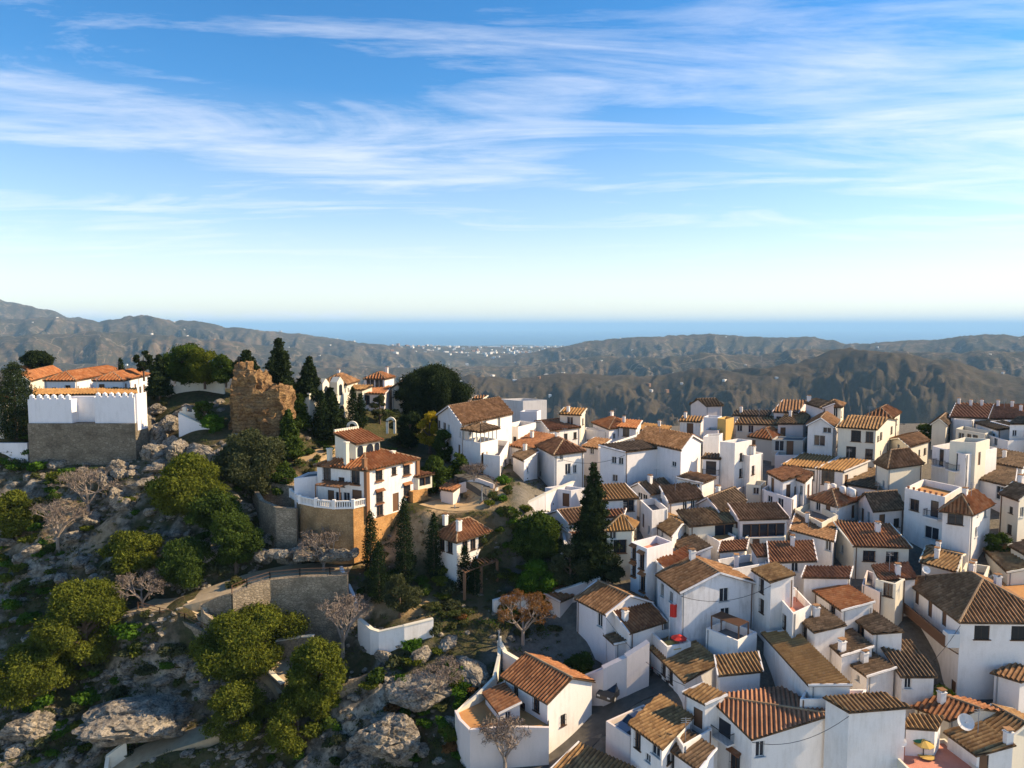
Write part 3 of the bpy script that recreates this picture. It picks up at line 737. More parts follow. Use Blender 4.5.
    if typ == 'flat':
        fb = MB(); fb.quad([(v.x, v.y, zf) for v in I]); fb.quad([(v.x, v.y, zf-.15) for v in reversed(I)])
        rf = fb.build('terrace_floor', floor or terrace_grey, obj, base)
    else:
        rb = MB(); oa, ob = ov/La, ov/Lb; planes = []
        def Q(a, b, z): return P(a, b, z+.03)
        if typ == 'sAB': planes = [([Q(-oa,-ob,Ze-rise*ob), Q(1+oa,-ob,Ze-rise*ob), Q(1+oa,1+ob*.3,Ze+rise*(1+ob*.3)), Q(-oa,1+ob*.3,Ze+rise*(1+ob*.3))], eb)]
        elif typ == 'sAC': planes = [([Q(-oa,-ob,Ze-rise*oa), Q(1+oa*.3,-ob,Ze+rise*(1+oa*.3)), Q(1+oa*.3,1+ob,Ze+rise*(1+oa*.3)), Q(-oa,1+ob,Ze-rise*oa)], ec)]
        elif typ == 'gAB':
            e_ = rise*2*ob
            planes = [([Q(-oa,-ob,Ze-e_), Q(1+oa,-ob,Ze-e_), Q(1+oa,.5,Ze+rise), Q(-oa,.5,Ze+rise)], eb), ([Q(1+oa,1+ob,Ze-e_), Q(-oa,1+ob,Ze-e_), Q(-oa,.5,Ze+rise), Q(1+oa,.5,Ze+rise)], eb)]
            rdg = [(Q(-oa,.5,Ze+rise), Q(1+oa,.5,Ze+rise))]
        elif typ == 'gAC':
            e_ = rise*2*oa
            planes = [([Q(-oa,1+ob,Ze-e_), Q(-oa,-ob,Ze-e_), Q(.5,-ob,Ze+rise), Q(.5,1+ob,Ze+rise)], ec), ([Q(1+oa,-ob,Ze-e_), Q(1+oa,1+ob,Ze-e_), Q(.5,1+ob,Ze+rise), Q(.5,-ob,Ze+rise)], ec)]
            rdg = [(Q(.5,-ob,Ze+rise), Q(.5,1+ob,Ze+rise))]
        elif typ == 'hip':
            if La >= Lb:
                hh = Lb/(2*La); e_ = rise*2*ob; R0, R1 = Q(hh,.5,Ze+rise), Q(1-hh,.5,Ze+rise)
                c = [Q(-oa,-ob,Ze-e_), Q(1+oa,-ob,Ze-e_), Q(1+oa,1+ob,Ze-e_), Q(-oa,1+ob,Ze-e_)]
                planes = [([c[0], c[1], R1, R0], eb), ([c[2], c[3], R0, R1], eb), ([c[3], c[0], R0], ec), ([c[1], c[2], R1], ec)]
                rdg = [(R0, R1), (c[0], R0), (c[3], R0), (c[1], R1), (c[2], R1)]
            else:
                hh = La/(2*Lb); e_ = rise*2*oa; R0, R1 = Q(.5,hh,Ze+rise), Q(.5,1-hh,Ze+rise)
                c = [Q(-oa,-ob,Ze-e_), Q(1+oa,-ob,Ze-e_), Q(1+oa,1+ob,Ze-e_), Q(-oa,1+ob,Ze-e_)]
                planes = [([c[0], c[1], R0], eb), ([c[2], c[3], R1], eb), ([c[3], c[0], R0, R1], ec), ([c[1], c[2], R1, R0], ec)]
                rdg = [(R0, R1), (c[0], R0), (c[1], R0), (c[2], R1), (c[3], R1)]
        elif typ == 'diag':
            A_, B_, C_, D_ = Q(-oa,-ob,Ze-rise*(oa+ob)), Q(1+oa,-ob,Ze+rise), Q(-oa,1+ob,Ze+rise), Q(1+oa,1+ob,Ze+rise)
            B_.z = C_.z = Ze+rise+.03; dg = C_-B_; dg.z = 0
            planes = [([A_, B_, C_], dg), ([D_, C_, B_], dg)]; rdg = [(B_, C_)]
        for poly, e in planes: tile_plane(rb, poly, Vector((e.x, e.y, 0)), spc)
        if typ in ('gAB', 'gAC', 'hip', 'diag') and ridgecap:
            for a, b in rdg: rb.tube([a+Vector((0,0,.1)), b+Vector((0,0,.1))], [.13, .13], 6, 2)
        vg = verge if verge is not None else ('x' if typ in ('sAB', 'sAC', 'gAB', 'gAC') and hr.random() < .6 else '')
        if vg:
            for poly, e in planes:
                ed = Vector((e.x, e.y, 0)).normalized()
                for i in range(len(poly)):
                    a, b = poly[i], poly[(i+1) % len(poly)]; dd = Vector((b.x-a.x, b.y-a.y, 0))
                    if dd.length > .1 and abs(dd.normalized().dot(ed)) < .75: rb.bar(a+Vector((0,0,.06)), b+Vector((0,0,.05)), .15, .2, 3)
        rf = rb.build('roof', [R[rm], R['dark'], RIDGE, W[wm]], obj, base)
    for k in walls:
        p, q, d, L, n = wall_geo(k); rz = math.atan2(-n.x, n.y)
        for s, z, w_, h_, kind in ops[k]:
            far_ = A3.y > FAR; me, pn = win_mesh(kind, w_, h_, far_)
            c = p+d*(s+w_/2)
            nm = {'win': 'window', 'grille': 'window', 'hood': 'window', 'shut': 'window', 'arch': 'window', 'door': 'door', 'bdoor': 'door', 'balc': 'balcony', 'open': 'opening'}[kind]
            wo = link(nm, me, obj, (c.x-base.x, c.y-base.y, z-base.z), (0, 0, rz))
            link('door_panel' if kind in ('door', 'bdoor') else 'pane', pn, wo)
    # drainpipes and aerials
    for k, (a_, b_) in (('AB', (0, 0)), ('CA', (0, 1)), ('AB', (1, 0))):
        if hr.random() < .33 and typ != 'diag' and Ze-zb > 3.5:
            p, q, d, L, n = wall_geo(k); e0 = p if (a_, b_) != (1, 0) else q; s_ = 1 if (a_, b_) != (1, 0) else -1
            if any((o_[0] < .6 if s_ > 0 else o_[0]+o_[2] > L-.6) for o_ in ops[k]): continue
            dp = MB(); u_ = e0+d*s_*.3+n*.07; dp.bar(Vector((u_.x, u_.y, zb+.2)), Vector((u_.x, u_.y, min(zt(a_, b_), Ze)-.1)), .09); dp.build('drainpipe', greypaint if hr.random() < .6 else wood, obj, base)
    if typ != 'flat' and hr.random() < .3 and La > 2.5:
        q = P(hr.uniform(.3, .7), hr.uniform(.3, .7), Ze+rise*.4); an = MB(); an.bar(q, q+Vector((0,0,2.6)), .05)
        for t_ in (2.1, 2.3, 2.5): an.bar(q+Vector((-.45,0,t_)), q+Vector((.45,0,t_)), .03)
        an.bar(q+Vector((0,-.4,2.3)), q+Vector((0,.4,2.3)), .03); an.build('aerial', greypaint, rf, base)
    # chimneys
    if chim == 0 and typ != 'flat' and La > 3 and Lb > 3 and hr.random() < .4: chim = 1
    for c_ in (chim if isinstance(chim, (list, tuple)) else [None]*chim):
        if c_ is None: a, b = hr.uniform(.2, .8), hr.uniform(.3, .85)
        else: a, b = c_
        z = Ze+({'sAB': rise*b, 'sAC': rise*a, 'gAB': rise*(1-abs(2*b-1)), 'gAC': rise*(1-abs(2*a-1)), 'flat': -parapet, 'hip': rise*.7, 'diag': rise*.6}[typ])
        q = P(a, b, z-.15)-base; cb_ = MB(); hh = 1.25 if typ != 'flat' else 2.0; s_ = .62; rz = math.atan2(eb.y, eb.x)
        cb_.box(q, s_, s_*.8, hh, rz); cb_.box(q+Vector((0,0,hh)), s_+.14, s_*.8+.14, .09, rz)
        for dx in (-.22, .22): cb_.box(q+Vector((dx*math.cos(rz), dx*math.sin(rz), hh+.09)), .12, .4, .2, rz)
        cb_.box(q+Vector((0,0,hh+.29)), s_+.1, s_, .08, rz, 1)
        cb_.build('chimney', [W['white'], R['brown']], rf)
    return obj
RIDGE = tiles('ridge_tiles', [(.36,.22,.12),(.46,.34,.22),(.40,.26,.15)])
H = house
# ---- rear left: the long hall and its annexes
H('hall', 'long white hall with plain brown gable roof and tall windows behind the yellow tree', (462,424.5), (512,413.5), (437.5,415), 'gAB', 2.6, 8.5, 'brown', 'white', [('AB',470,430,.9,1.9),('AB',485,426.5,.9,1.9),('AB',499,423,.9,1.9)], verge='x', chim=[(.6,.9)], zoff=(-15.7,))
H('hallannex', 'white flat annex under a glazed pergola at the near foot of the long hall', (480.5,443), (498,439), (463,440), 'flat', 0, 4.5, wm='white', wins=[('AB',483.5,460,1.6,2.4,'door')], rows=0, zoff=(-18.0,))
H('h3', 'white boundary house with small round lamps beside the ramp street under the long hall', (500,456), (509,441), (489,453), 'flat', 0, 4.2, wm='white', rows=1, zoff=(-19.6,))
H('h4', 'white windowless flat block on the skyline right behind the long hall', (523,401), (536,403.5), (500,399), 'flat', 0, 7, wm='white', auto=0)
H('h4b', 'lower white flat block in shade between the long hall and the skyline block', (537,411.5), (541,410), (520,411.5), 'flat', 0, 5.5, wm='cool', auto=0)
H('h5', 'white lit terrace house with a wide dark glazed opening right of the long hall', (518,427), (536,422.5), (502,425), 'flat', 0, 5, wm='white', wins=[('AC',510,433,4,2.2,'open')])
H('h6', 'white cottage with broad sagging reddish brown roof below the glazed terrace house', (534,450.5), (556,436), (511,446), 'sAC', 1.5, 4, 'red', 'white', chim=1)
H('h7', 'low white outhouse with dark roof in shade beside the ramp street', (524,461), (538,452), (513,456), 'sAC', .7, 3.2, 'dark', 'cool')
H('h8', 'white two storey house with reddish hipped roof and bright bush at its foot', (554.5,454), (584,450.5), (537,445), 'hip', 1.4, 6.5, 'red', 'white', [('AB',568,469,1.1,1.7),('AB',575,469,.7,1.3),('AB',561.5,457,.7,.8),('AC',540,474,1.2,1)], ov=.35)
H('h9', 'small white house with low red brown gable roof left of the square brown-roofed tower house', (550,431), (568,426), (535,422), 'gAB', 1.1, 4.5, 'red', 'white')
H('h10', 'square tower house with ochre brown roof and white parapet gable on the rear skyline', (580.5,415), (585.5,409), (560,414), 'sAC', 1.4, 7, 'ochre', 'cream', [('AC',570,421,1.3,1.7,'win'),('AC',572.5,434,1.2,1.6,'grille')], verge='x')
H('h11', 'white house with orange hipped roof right of the square tower house on the rear edge', (609,429), (620,424), (592.5,422.5), 'hip', 1.3, 4.6, 'orange', 'cool', chim=1)
H('h12', 'white house with long orange roof and arched opening on the rear edge', (636,428.5), (641,421), (611,426.5), 'sAC', 1.3, 4.8, 'orange', 'white', [('AC',616,430.5,1.2,1.8,'win'),('AC',626,431.5,1.4,1.6,'arch')], verge='x')
H('h13', 'low house with yellowish brown roof on the rear edge behind the big dark-roofed house', (664,433), (671,427), (638,429.5), 'sAC', .9, 3.8, 'ochre', 'cream')
H('h14', 'low white walled yard between the square tower house and the orange-roofed houses', (610,432), (616,430), (580,429), 'flat', 0, 3.8, wm='white')
H('h15', 'white house with small brown shed roof just behind the top of the tall dark fir', (598,448.5), (610,440), (583,446.5), 'sAC', 1.2, 5.5, 'brown', 'white', [('AC',592,451,.8,1)])
H('h16z', 'white wing with a long bare lit side wall left of the biggest dark-roofed house', (607,452), (650,437), (598,447), 'flat', 0, 8, wm='white', auto=0, parapet=.3)
H('h16a', 'biggest white house in the middle, its wide shaded front blank but for paired windows', (625,452), (670,446.5), (609,451), 'sAB', .9, 9, 'dark', 'cool', [('AB',659.5,457,.8,2.6,'grille'),('AB',666.5,456,.8,2.6,'grille'),('AC',614,460,.8,1.1),('AC',621,461,.8,1.1),('AC',615,478,.9,1.1)])
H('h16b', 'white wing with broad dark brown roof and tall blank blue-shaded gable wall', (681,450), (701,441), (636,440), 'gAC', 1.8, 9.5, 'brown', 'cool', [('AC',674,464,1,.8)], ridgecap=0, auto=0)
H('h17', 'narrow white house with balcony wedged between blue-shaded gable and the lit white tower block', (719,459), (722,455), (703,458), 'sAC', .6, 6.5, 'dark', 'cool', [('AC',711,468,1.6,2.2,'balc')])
H('h17b', 'upper bare white block behind the narrow balcony house', (719,436), (723,433), (703,437), 'flat', 0, 7.5, wm='white', auto=0)
H('h18', 'tall lit white tower block with three small windows and stepped top', (735,443), (752,440), (720,441.5), 'flat', 0, 9.5, wm='white', wins=[('AB',741,457,.7,1.3,'grille'),('AB',740.5,473,.7,1.4,'grille')], auto=0)
H('h18b', 'lower stepped white wing at the right of the lit tower block', (750,456), (763,453), (741,454), 'flat', 0, 7.5, wm='white', wins=[('AB',753,470,.7,1.4,'grille')], auto=0, chim=2)
H('h19', 'pinkish grey gabled house alone on the rear skyline left of centre village', (706,405.5), (722,405), (688,405), 'gAB', 1.5, 6.5, 'dark', 'pink', auto=0)
H('h20', 'white house with narrow mossy roof and dark door under the pinkish skyline gable', (700,422), (704,417), (680,421), 'sAC', 1.0, 5, 'moss', 'white', [('AC',690,429,1.3,2.4,'door'),('AC',696,429,1,1.4)], verge='x')
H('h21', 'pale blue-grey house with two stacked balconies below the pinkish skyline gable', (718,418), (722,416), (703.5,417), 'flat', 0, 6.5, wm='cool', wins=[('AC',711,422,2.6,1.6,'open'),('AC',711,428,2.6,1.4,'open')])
H('h21b', 'small salmon pink house squeezed behind the blue-shaded gable wing', (718,431), (722,428), (705,430), 'flat', 0, 5, wm='pink')
H('h22', 'narrow ochre house with bright lit side wall beside the long cream house', (726,419.5), (734,417.5), (719.5,418.5), 'flat', 0, 7, wm='ochre', auto=0, floor=terrace_orange)
H('h23', 'long cream house with brown roof in the rear row right of the ochre house', (780,425), (784,417), (736,424), 'sAC', 1.2, 5.2, 'moss', 'cream', [('AC',751,428.5,1,1.5),('AC',732,426,1,1.3)])
H('h24', 'rearmost low house with dark roof behind the long cream house', (768,416), (771,411), (733,415.5), 'sAC', .9, 6, 'dark', 'pink')
H('h25', 'grey gabled house with lit orange roof below the long cream house', (772,439), (787,434.5), (749,436), 'hip', 1.4, 4.2, 'orange', 'grey', auto=1)
H('h26', 'grey flat-roofed house with white fascia, dark door and two windows', (803,440.5), (807,437), (772,439.5), 'flat', 0, 4.6, wm='grey', wins=[('AC',779.5,445,1.6,1.9),('AC',790,446.5,1.2,2.8,'door'),('AC',796.5,445,1.4,1.9)], floor=terrace_grey, parapet=.25)
H('h27', 'big pinkish house with tall brown roof and white left gable on the rear skyline', (797,413), (806,401), (774,412), 'sAC', 2.0, 7, 'brown', 'pink', verge='x')
H('h27b', 'pinkish shaded house with dark mossy roof in front of the tall brown roof', (803,424), (812,412), (778,424), 'sAC', 1.8, 6, 'moss', 'pink')
H('h28', 'white gable-fronted house with brown gable roof and salmon terrace at the back row', (833,427), (838,420), (808,425), 'gAB', 1.6, 7.5, 'brown', 'white', [('AC',819.5,440.5,1.9,1.9),('AC',828,427.5,1.4,1)], verge='x')
H('h29', 'skyline tower room with brown roof and three upright windows', (841,406.5), (844,403.5), (822,407), 'hip', .9, 9, 'brown', 'cream', [('AC',825.5,411,.8,1.7),('AC',830,411,.9,1.9),('AC',836,411,.9,1.9)], ov=.4)
H('h29b', 'pinkish slanted wing with tall white chimney left of the three-window tower room', (823,408), (828,404), (806,403), 'sAC', 1.2, 9, 'brown', 'pink', auto=0, chim=[(.2,.95)])
H('h30', 'large cream three storey house with plain brown roof and bright yellow-lit side wall', (876,429.5), (896,419.5), (838.5,427), 'gAC', 1.3, 8.5, 'moss', 'cream', [('AC',869.5,437,1.1,1.8,'grille'),('AC',856,436,1.5,1.9,'shut'),('AC',869,454,1.1,1.7,'grille'),('AC',851,452,1.5,1.9,'shut')], ridgecap=0, ov=.3)
H('h31', 'rear house with reddish roof and pale canopy eaves behind the large cream house', (891,417.5), (900,412), (866,416), 'hip', 1.4, 7, 'red', 'cream')
H('h32', 'long low white house with ochre roof in two halves and a stepped white gable', (843,471.5), (868,461), (818,468.5), 'sAC', 1.2, 4.6, 'ochre', 'white', [('AC',828,477,1.9,2.3,'grille')], verge='x')
H('h32b', 'low white house with flat ochre roof left half of the two-part ochre roof row', (817,468.5), (836,457), (784,465), 'sAC', 1.1, 4.4, 'ochre', 'white', [('AC',816,476,1.8,1.8)], verge='x')
H('h33', 'small house with steep dark brown roof in shade right of the stepped white gable', (876,489), (880,469), (848,484.5), 'sAC', 1.5, 3.2, 'dark', 'white')
H('h34', 'corner house with dark hipped roof, cream left wall and blue-shaded right wall', (888,466.5), (922,462), (876,461.5), 'hip', 1.9, 6.6, 'brown', 'cream', [('AC',883.5,484,.7,1.1)], auto=0, ov=.35)
H('h35', 'small cream gabled house with single window below the sunlit lookout terrace', (909,447), (929,441), (888,440), 'gAB', 1.0, 4.6, 'brown', 'cream', [('AC',898.5,445,.9,1.3)])
H('h38', 'small rear house with pale gable and dark roof left of the long orange ridge', (946,425), (952,419), (932,424), 'gAB', 1.2, 5, 'dark', 'cream')
H('h39', 'long rear building with rust orange roof and a row of chimneys on the right skyline', (989,418.5), (993,404.5), (951,417), 'sAC', 2.4, 5.5, 'red', 'white', chim=[(.9,.95),(.8,.6),(.85,.3)])
H('h39b', 'right half of the rust orange roofed rear building with tall chimneys at the picture edge', (1024,419), (1027,405), (990,418.7), 'sAC', 2.4, 5.5, 'red', 'white', chim=[(.85,.9),(.8,.45),(.5,.15)])
H('h40', 'white house with dark loggia opening under the long rust orange roof', (972,420.5), (978,418), (953.5,419), 'flat', 0, 5.5, wm='white', wins=[('AC',961,422,4,1.6,'open')])
H('h41', 'cream white house with three small openings behind the roof terrace house', (985,434), (992,431), (956,428.5), 'flat', 0, 5, wm='cream', wins=[('AC',961,437,1.4,1.6),('AC',969,437.5,1,1.3,'arch'),('AC',975,441,1.2,2.2,'balc')])
H('h42', 'stepped white house with small dark lean-to roofs in the upper right cluster', (998,430), (1004,425), (976,423), 'sAC', .6, 5.5, 'dark', 'white')
H('h42b', 'white house with one window below the stepped house in the upper right cluster', (1008,441), (1014,437), (985,434), 'flat', 0, 5, wm='white', wins=[('AC',996,433,1.3,1.3)])
H('h43', 'large pale blue-shaded house at the right picture edge with square window', (1040,434), (1046,428), (990,421), 'flat', 0, 7, wm='cool', wins=[('AC',1015,429.5,1.5,2)])
H('h43b', 'white house with dark sloping roof at the right edge above the blue-shaded house', (1034,424), (1042,417), (1010,424), 'sAC', 1.0, 7.5, 'dark', 'white')
H('h44', 'tall white house with two columns of dark balcony doors and a roof terrace', (966,454.5), (997,448), (932.5,446), 'flat', 0, 8.2, wm='white', wins=[('AC',941.5,456,1.0,2.6,'balc'),('AC',955.5,459,1.0,2.6,'balc'),('AC',941.5,474.5,1.0,2.6,'balc'),('AC',955.5,478,1.0,2.6,'balc')], auto=0)
H('h44b', 'small blue-white roof room with dark openings on top of the balcony-door house', (976,443), (990,439), (950,441), 'flat', 0, 9.6, wm='cream', auto=1, rows=1)
H('h45', 'white house with wide dark roof and single window right of the balcony-door house', (1013,487), (1016,465), (966,476), 'sAC', 2.0, 4.6, 'dark', 'cool', [('AC',1000,493,1.3,2.0)])
H('h110', 'white house with dark brown roof under the blue-shaded house at the right edge', (1022,468), (1032,455), (998,459), 'sAC', 1.3, 4.5, 'dark', 'white')
H('h46', 'tall narrow cream house with dark gable roof cut by the right picture edge', (1019,500), (1046,495), (1012,494), 'gAC', 1.4, 7.5, 'brown', 'cream', [('AB',1022,512,.9,1.3)])
H('h47b', 'white house with flowerpot balustrade terrace joined to the orange hipped house', (945,497), (962,487), (905,488), 'flat', 0, 8.5, wm='white', wins=[('AC',914.5,505,1.3,1.6,'grille'),('AC',934.5,509,1.1,2.2,'balc'),('AC',931.5,533,2.0,1.7,'win')], floor=terrace_orange, auto=0)
H('h47', 'three storey white house with glowing orange hipped roof and rounded front balcony', (971,512), (991,502), (943,508.5), 'hip', 1.7, 8.2, 'orange', 'white', [('AC',955.5,518,1.7,1.7,'grille'),('AC',956,532,2.6,2.0,'balc'),('AB',978,513.5,.5,.7),('AB',985.5,511,1.2,1.6),('AB',976,532,.8,1.3)], ov=.35, auto=0)
H('h48', 'low white house with rust roof and four small white water tanks', (837,506), (859,499), (810,498), 'hip', 1.3, 4.4, 'red', 'white', [('AC',818,505.5,.9,1.4),('AC',828,508,.9,1.9,'door'),('AC',833.5,510.5,.9,1.4)], ov=.3)
H('h49', 'white terrace house with rounded parapet in front of the water tank roof', (822,523), (838,515), (795,509), 'flat', 0, 5, wm='cream', wins=[('AC',804,522.5,.8,1.2),('AC',815,527.5,.8,1.2)])
H('h50', 'dark gabled cottage with shaded right wall beside the water tank roof', (874,510.5), (904,508), (858,500), 'gAB', 2.0, 4.8, 'dark', 'pink', [('AC',862.5,515,1,2,'door'),('AC',868.5,518,.9,1.8)])
H('h51', 'low white house with broad red striped tile roof and two grilled windows in front', (854,545.5), (909,547), (836,523), 'sAB', 2.0, 4.4, 'red', 'cream', [('AB',869,556,1.5,1.4,'grille'),('AB',892,557,1.5,1.4,'grille'),('CA',842,549,.7,1.2)], verge='x')
H('h51b', 'small brown lean-to beside the broad red striped roof', (833,541), (836,524), (820,528), 'sAC', .8, 5, 'brown', 'white', [('AC',829,545,.8,1.3)])
H('h52', 'small pale tower with tilted brown roof in the centre', (702,483), (714,478), (693.5,480), 'sAB', .9, 5.5, 'brown', 'white', [('AC',697.5,486,.7,1)], auto=0)
H('h53', 'roofless ruined house full of rubble and timbers in the centre', (728,494), (745,485), (712,487), 'flat', 0, 3.2, wm='pink', auto=0, floor=dirt, parapet=.8)
H('h54', 'white house with broad roof half brown half in shadow below the three storey house', (669,502), (702,497), (661,487), 'sAB', 2.0, 5, 'brown', 'white', [('AB',685,505.5,.8,1.3),('AB',693,503,.8,1.3)])
H('h55', 'low white house with dark gable roof edged in white below the blank shaded front', (650,494), (673,489), (628,488.5), 'gAB', 1.4, 4.2, 'dark', 'white', [('AC',640,493,.9,1.1),('AC',645,497,.9,.8)], verge='x')
H('h56', 'white terrace house with dark grey roof deck and lit narrow front', (652,511), (668,508.5), (640,500), 'flat', 0, 6, wm='white', wins=[], floor=terrace_grey)
H('h57', 'white house with plain tan roof and one square window right behind the tall fir', (637,498), (623,484), (603,500), 'sAC', 1.8, 5, 'ochre', 'white', [('AC',628.5,505.5,1.7,1.7,'grille')])
H('h57b', 'small lean-to with pinkish roof between two tan-roofed houses by the fir', (622,516), (624,510), (604,517), 'sAC', .6, 5, 'red', 'white', auto=0)
H('h58', 'cream two storey house with tan hipped roof right of the tall dark fir', (632,528), (645,523.5), (607,529), 'hip', 1.3, 6.8, 'ochre', 'cream', [('AC',620,546.5,1.7,1.8,'grille'),('AC',613,531,.9,1.2),('AB',638.5,529,1.1,1.3,'grille')], ov=.3)
H('h59', 'small white cube house left of the tall dark fir', (571,490.5), (586,488), (563,492), 'flat', 0, 4, wm='cool', wins=[('AC',566,500,1.1,2,'door')])
H('h60', 'bluish white gabled house in shade left of the tall dark fir', (569,523), (592,520), (548,514), 'gAB', 1.3, 5, 'brown', 'cool', [('AC',556,523,.8,1)])
H('h60b', 'small pinkish stepped roofs at the foot of the fir left side', (572,534), (590,531), (566,528), 'sAB', .8, 3.5, 'red', 'pink', auto=0)
H('h62', 'brown-roofed house with lit yellow side wall and dark loggia in the centre', (736,522), (722,507), (690,526), 'sAC', 1.5, 4.4, 'moss', 'cream', [('AC',730,528,3.0,1.6,'open'),('AC',720,528,.8,1)])
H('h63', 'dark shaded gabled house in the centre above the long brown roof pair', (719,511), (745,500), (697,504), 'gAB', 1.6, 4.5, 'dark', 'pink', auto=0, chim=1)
H('h64', 'house with broad dusty brown roof and pinkish fascia over a cluttered terrace', (787,518), (775,503), (740,519.5), 'sAC', 1.6, 5.5, 'brown', 'pink', [('AC',764,530,6,1.8,'open')], verge='x')
H('h65', 'sunny cluttered terrace with cream walls under the broad dusty roof', (785,537), (789,530), (745,538), 'flat', 0, 3.6, wm='cream', wins=[('AC',756,544,1,1.8,'door')], floor=terrace_orange)
H('h66', 'small white annex with strip of orange roof in the centre', (719,541.5), (736,536), (694,527), 'flat', 0, 4.4, wm='white', auto=0, floor=terrace_orange, parapet=.3)
H('h67', 'house under the largest dark sagging roof left of the small orange strip', (690,555), (711,547), (663,535), 'sAC', 1.4, 4.6, 'dark', 'white', auto=0)
H('h68', 'small house with half lit half shadowed roof right of the tan-roofed cream house', (672,536), (690,525), (657,526), 'gAC', 1.0, 5, 'moss', 'white', [('AC',662,533,.8,1)])
H('h69', 'low house with rust roof strip above the white parapets in the centre', (745,549.5), (747,540), (720,551.5), 'sAC', .8, 4.0, 'red', 'white', auto=0)
H('h72', 'white roof terrace with low parapets and chimney in the centre right', (768,563), (762,552), (722,571), 'flat', 0, 4.6, wm='white', auto=0, chim=1)
H('h70', 'small white house with tiny red roof beside the skylight roof', (758,555.5), (768,555), (752,545), 'sAB', .9, 5, 'red', 'white', auto=0)
H('h71', 'house with long speckled orange brown roof and skylight', (815,560.5), (811,541), (771,562), 'sAC', 1.8, 5, 'red', 'white', [('AC',795,566,.9,1.2),('AC',802,567,.9,1.2)])
H('h74', 'big house with stained whitewashed gable wall and striped brown roof', (681,592), (754,583), (658,575), 'gAC', 2.0, 8, 'brown', 'mottled', [('AB',724,592.5,1.2,1.6),('AB',725,615,1.2,1.7),('AC',671,597,.9,1.3),('AC',662,590,.9,1.6)], verge='x', chim=[(.45,.9)])
H('h76', 'house with lit striped roof just behind the stained whitewashed gable house', (668,572), (706,553), (659,562), 'sAB', .9, 6, 'orange', 'white', auto=0)
H('h75', 'tall pale violet-shaded house with hooded windows and pink roof terrace', (647,549), (673,542), (631,542), 'flat', 0, 8.0, wm='cool', wins=[('AC',634,553,.8,1.6,'hood'),('AC',642,561,.9,1.9,'hood'),('AC',634,570,.8,1.5,'hood'),('AC',643,583,.9,2,'hood')], auto=0, floor=terrace_salmon)
H('h77', 'white gabled house with brown roof and blue-shaded front left of the stained gable house', (606,613.5), (650,602), (577,598.5), 'gAC', 1.7, 5.6, 'brown', 'cool', [('AC',600,614,.9,1.8),('AC',597,629,.9,1.6,'door')], verge='x')
H('h78', 'house with sunlit red striped roof and large white chimney left of the red flag', (630,632), (664,621), (611,607), 'sAB', 1.8, 5.2, 'red', 'white', verge='x', chim=[(.08,.4)], auto=0)
H('h79', 'small white annex with dark flat-pitched roof and doorway below the white chimney house', (615,643.5), (628,640), (599,629), 'sAC', .5, 3.6, 'dark', 'white', [('AC',605,650,.9,2,'door')])
H('h80', 'low shed with pinkish roof behind the blue-shaded gabled house', (560,601), (590,588), (548,594), 'sAB', .6, 2.2, 'red', 'pink', auto=0)
H('h81', 'white corner house with dark mossy roof and four small windows above the car street', (685,681), (719,661.5), (651,648), 'sAC', 1.6, 7.0, 'moss', 'white', [('AC',664,668,.8,1.5,'grille'),('AC',671,676,.8,1.5,'grille'),('AC',660,681,.8,1.5,'grille'),('AC',667,687,.8,1.5,'grille')], auto=0, zoff=(-36.5,))
H('h82', 'walled white roof terrace with parasol and red flag above the mossy corner house', (667,647), (691,642), (651,632), 'flat', 0, 8.6, wm='white', auto=0, floor=terrace_grey, zoff=(-35.0,), bot=-38)
H('h83', 'small house with half striped sunlit roof right of the mossy corner house', (760,670), (756,653), (720,674), 'sAC', 1.3, 5.2, 'moss', 'white', auto=0, verge='x')
H('h84', 'white walled yard house with wooden pergola below the stained gable wall', (738,641), (757,632), (706,628), 'flat', 0, 4.8, wm='white', auto=0, floor=terrace_grey)
H('h85', 'narrow white house with long mossy orange roof running downhill', (810,684.5), (850,684), (764,634), 'sAC', 1.1, 6.5, 'ochre', 'white', auto=0, verge='x', zoff=(-33.9,))
H('h86', 'large foreground house with big red striped roof and balconied side', (752,737), (827,714), (711,697), 'diag', 1.3, 9.5, 'terra', 'white', [('AC',718,717,2.4,1.6,'balc'),('AC',729,730,3,1.8,'balc'),('AC',744,749,3,1.8,'balc'),('AC',719,745,1.2,2.2,'hood'),('AC',735,764,1.2,2.2,'hood'),('AB',760,749,.9,1.5,'win')], auto=0, ov=.3, zoff=(-37.2,))
H('h87', 'small white tower with bright mossy tile cap left of the big red striped roof', (705,703), (717,696), (688,694), 'sAC', .7, 8.5, 'moss', 'white', [('AC',701,720,1.1,1.9,'door')], auto=0, zoff=(-35.7,))
H('h87b', 'walled white terrace with blue-shaded wall at the foot of the mossy-capped tower', (683,746), (712,729), (667,722), 'flat', 0, 6.5, wm='white', auto=0, floor=terrace_grey, zoff=(-38.1,))
H('h88', 'long front house with sunlit mossy roof above the sunken car park', (662,747), (692,716), (631,724), 'sAC', 1.0, 6.2, 'moss', 'white', [('AC',638,735,.8,1.8,'grille'),('AC',638,752,.8,1.8,'grille'),('AC',657,751,1.1,1.1),('AC',648,758,.7,.8)], verge='', zoff=(-38.0,))
H('h88b', 'bluish white front house with brown sloping roof at the bottom centre', (698,768), (714,748), (663,743), 'sAC', .9, 6.2, 'dark', 'cool', [('AC',671,752,.9,1.9,'grille')], auto=0, zoff=(-39.0,))
H('h89', 'pale retaining block carrying a small car park beside the front houses', (630,737), (668,719), (606,721), 'flat', 0, 0.9, wm='pink', auto=0, floor=asphalt, parapet=.9, zoff=(-39.6,), bot=-47, cat='retaining block', name='retaining_block')
H('h90', 'house with mossy striped roof cut by the bottom picture edge left of centre', (602,803), (634,768), (548,776), 'sAC', 1.6, 5.5, 'moss', 'white')
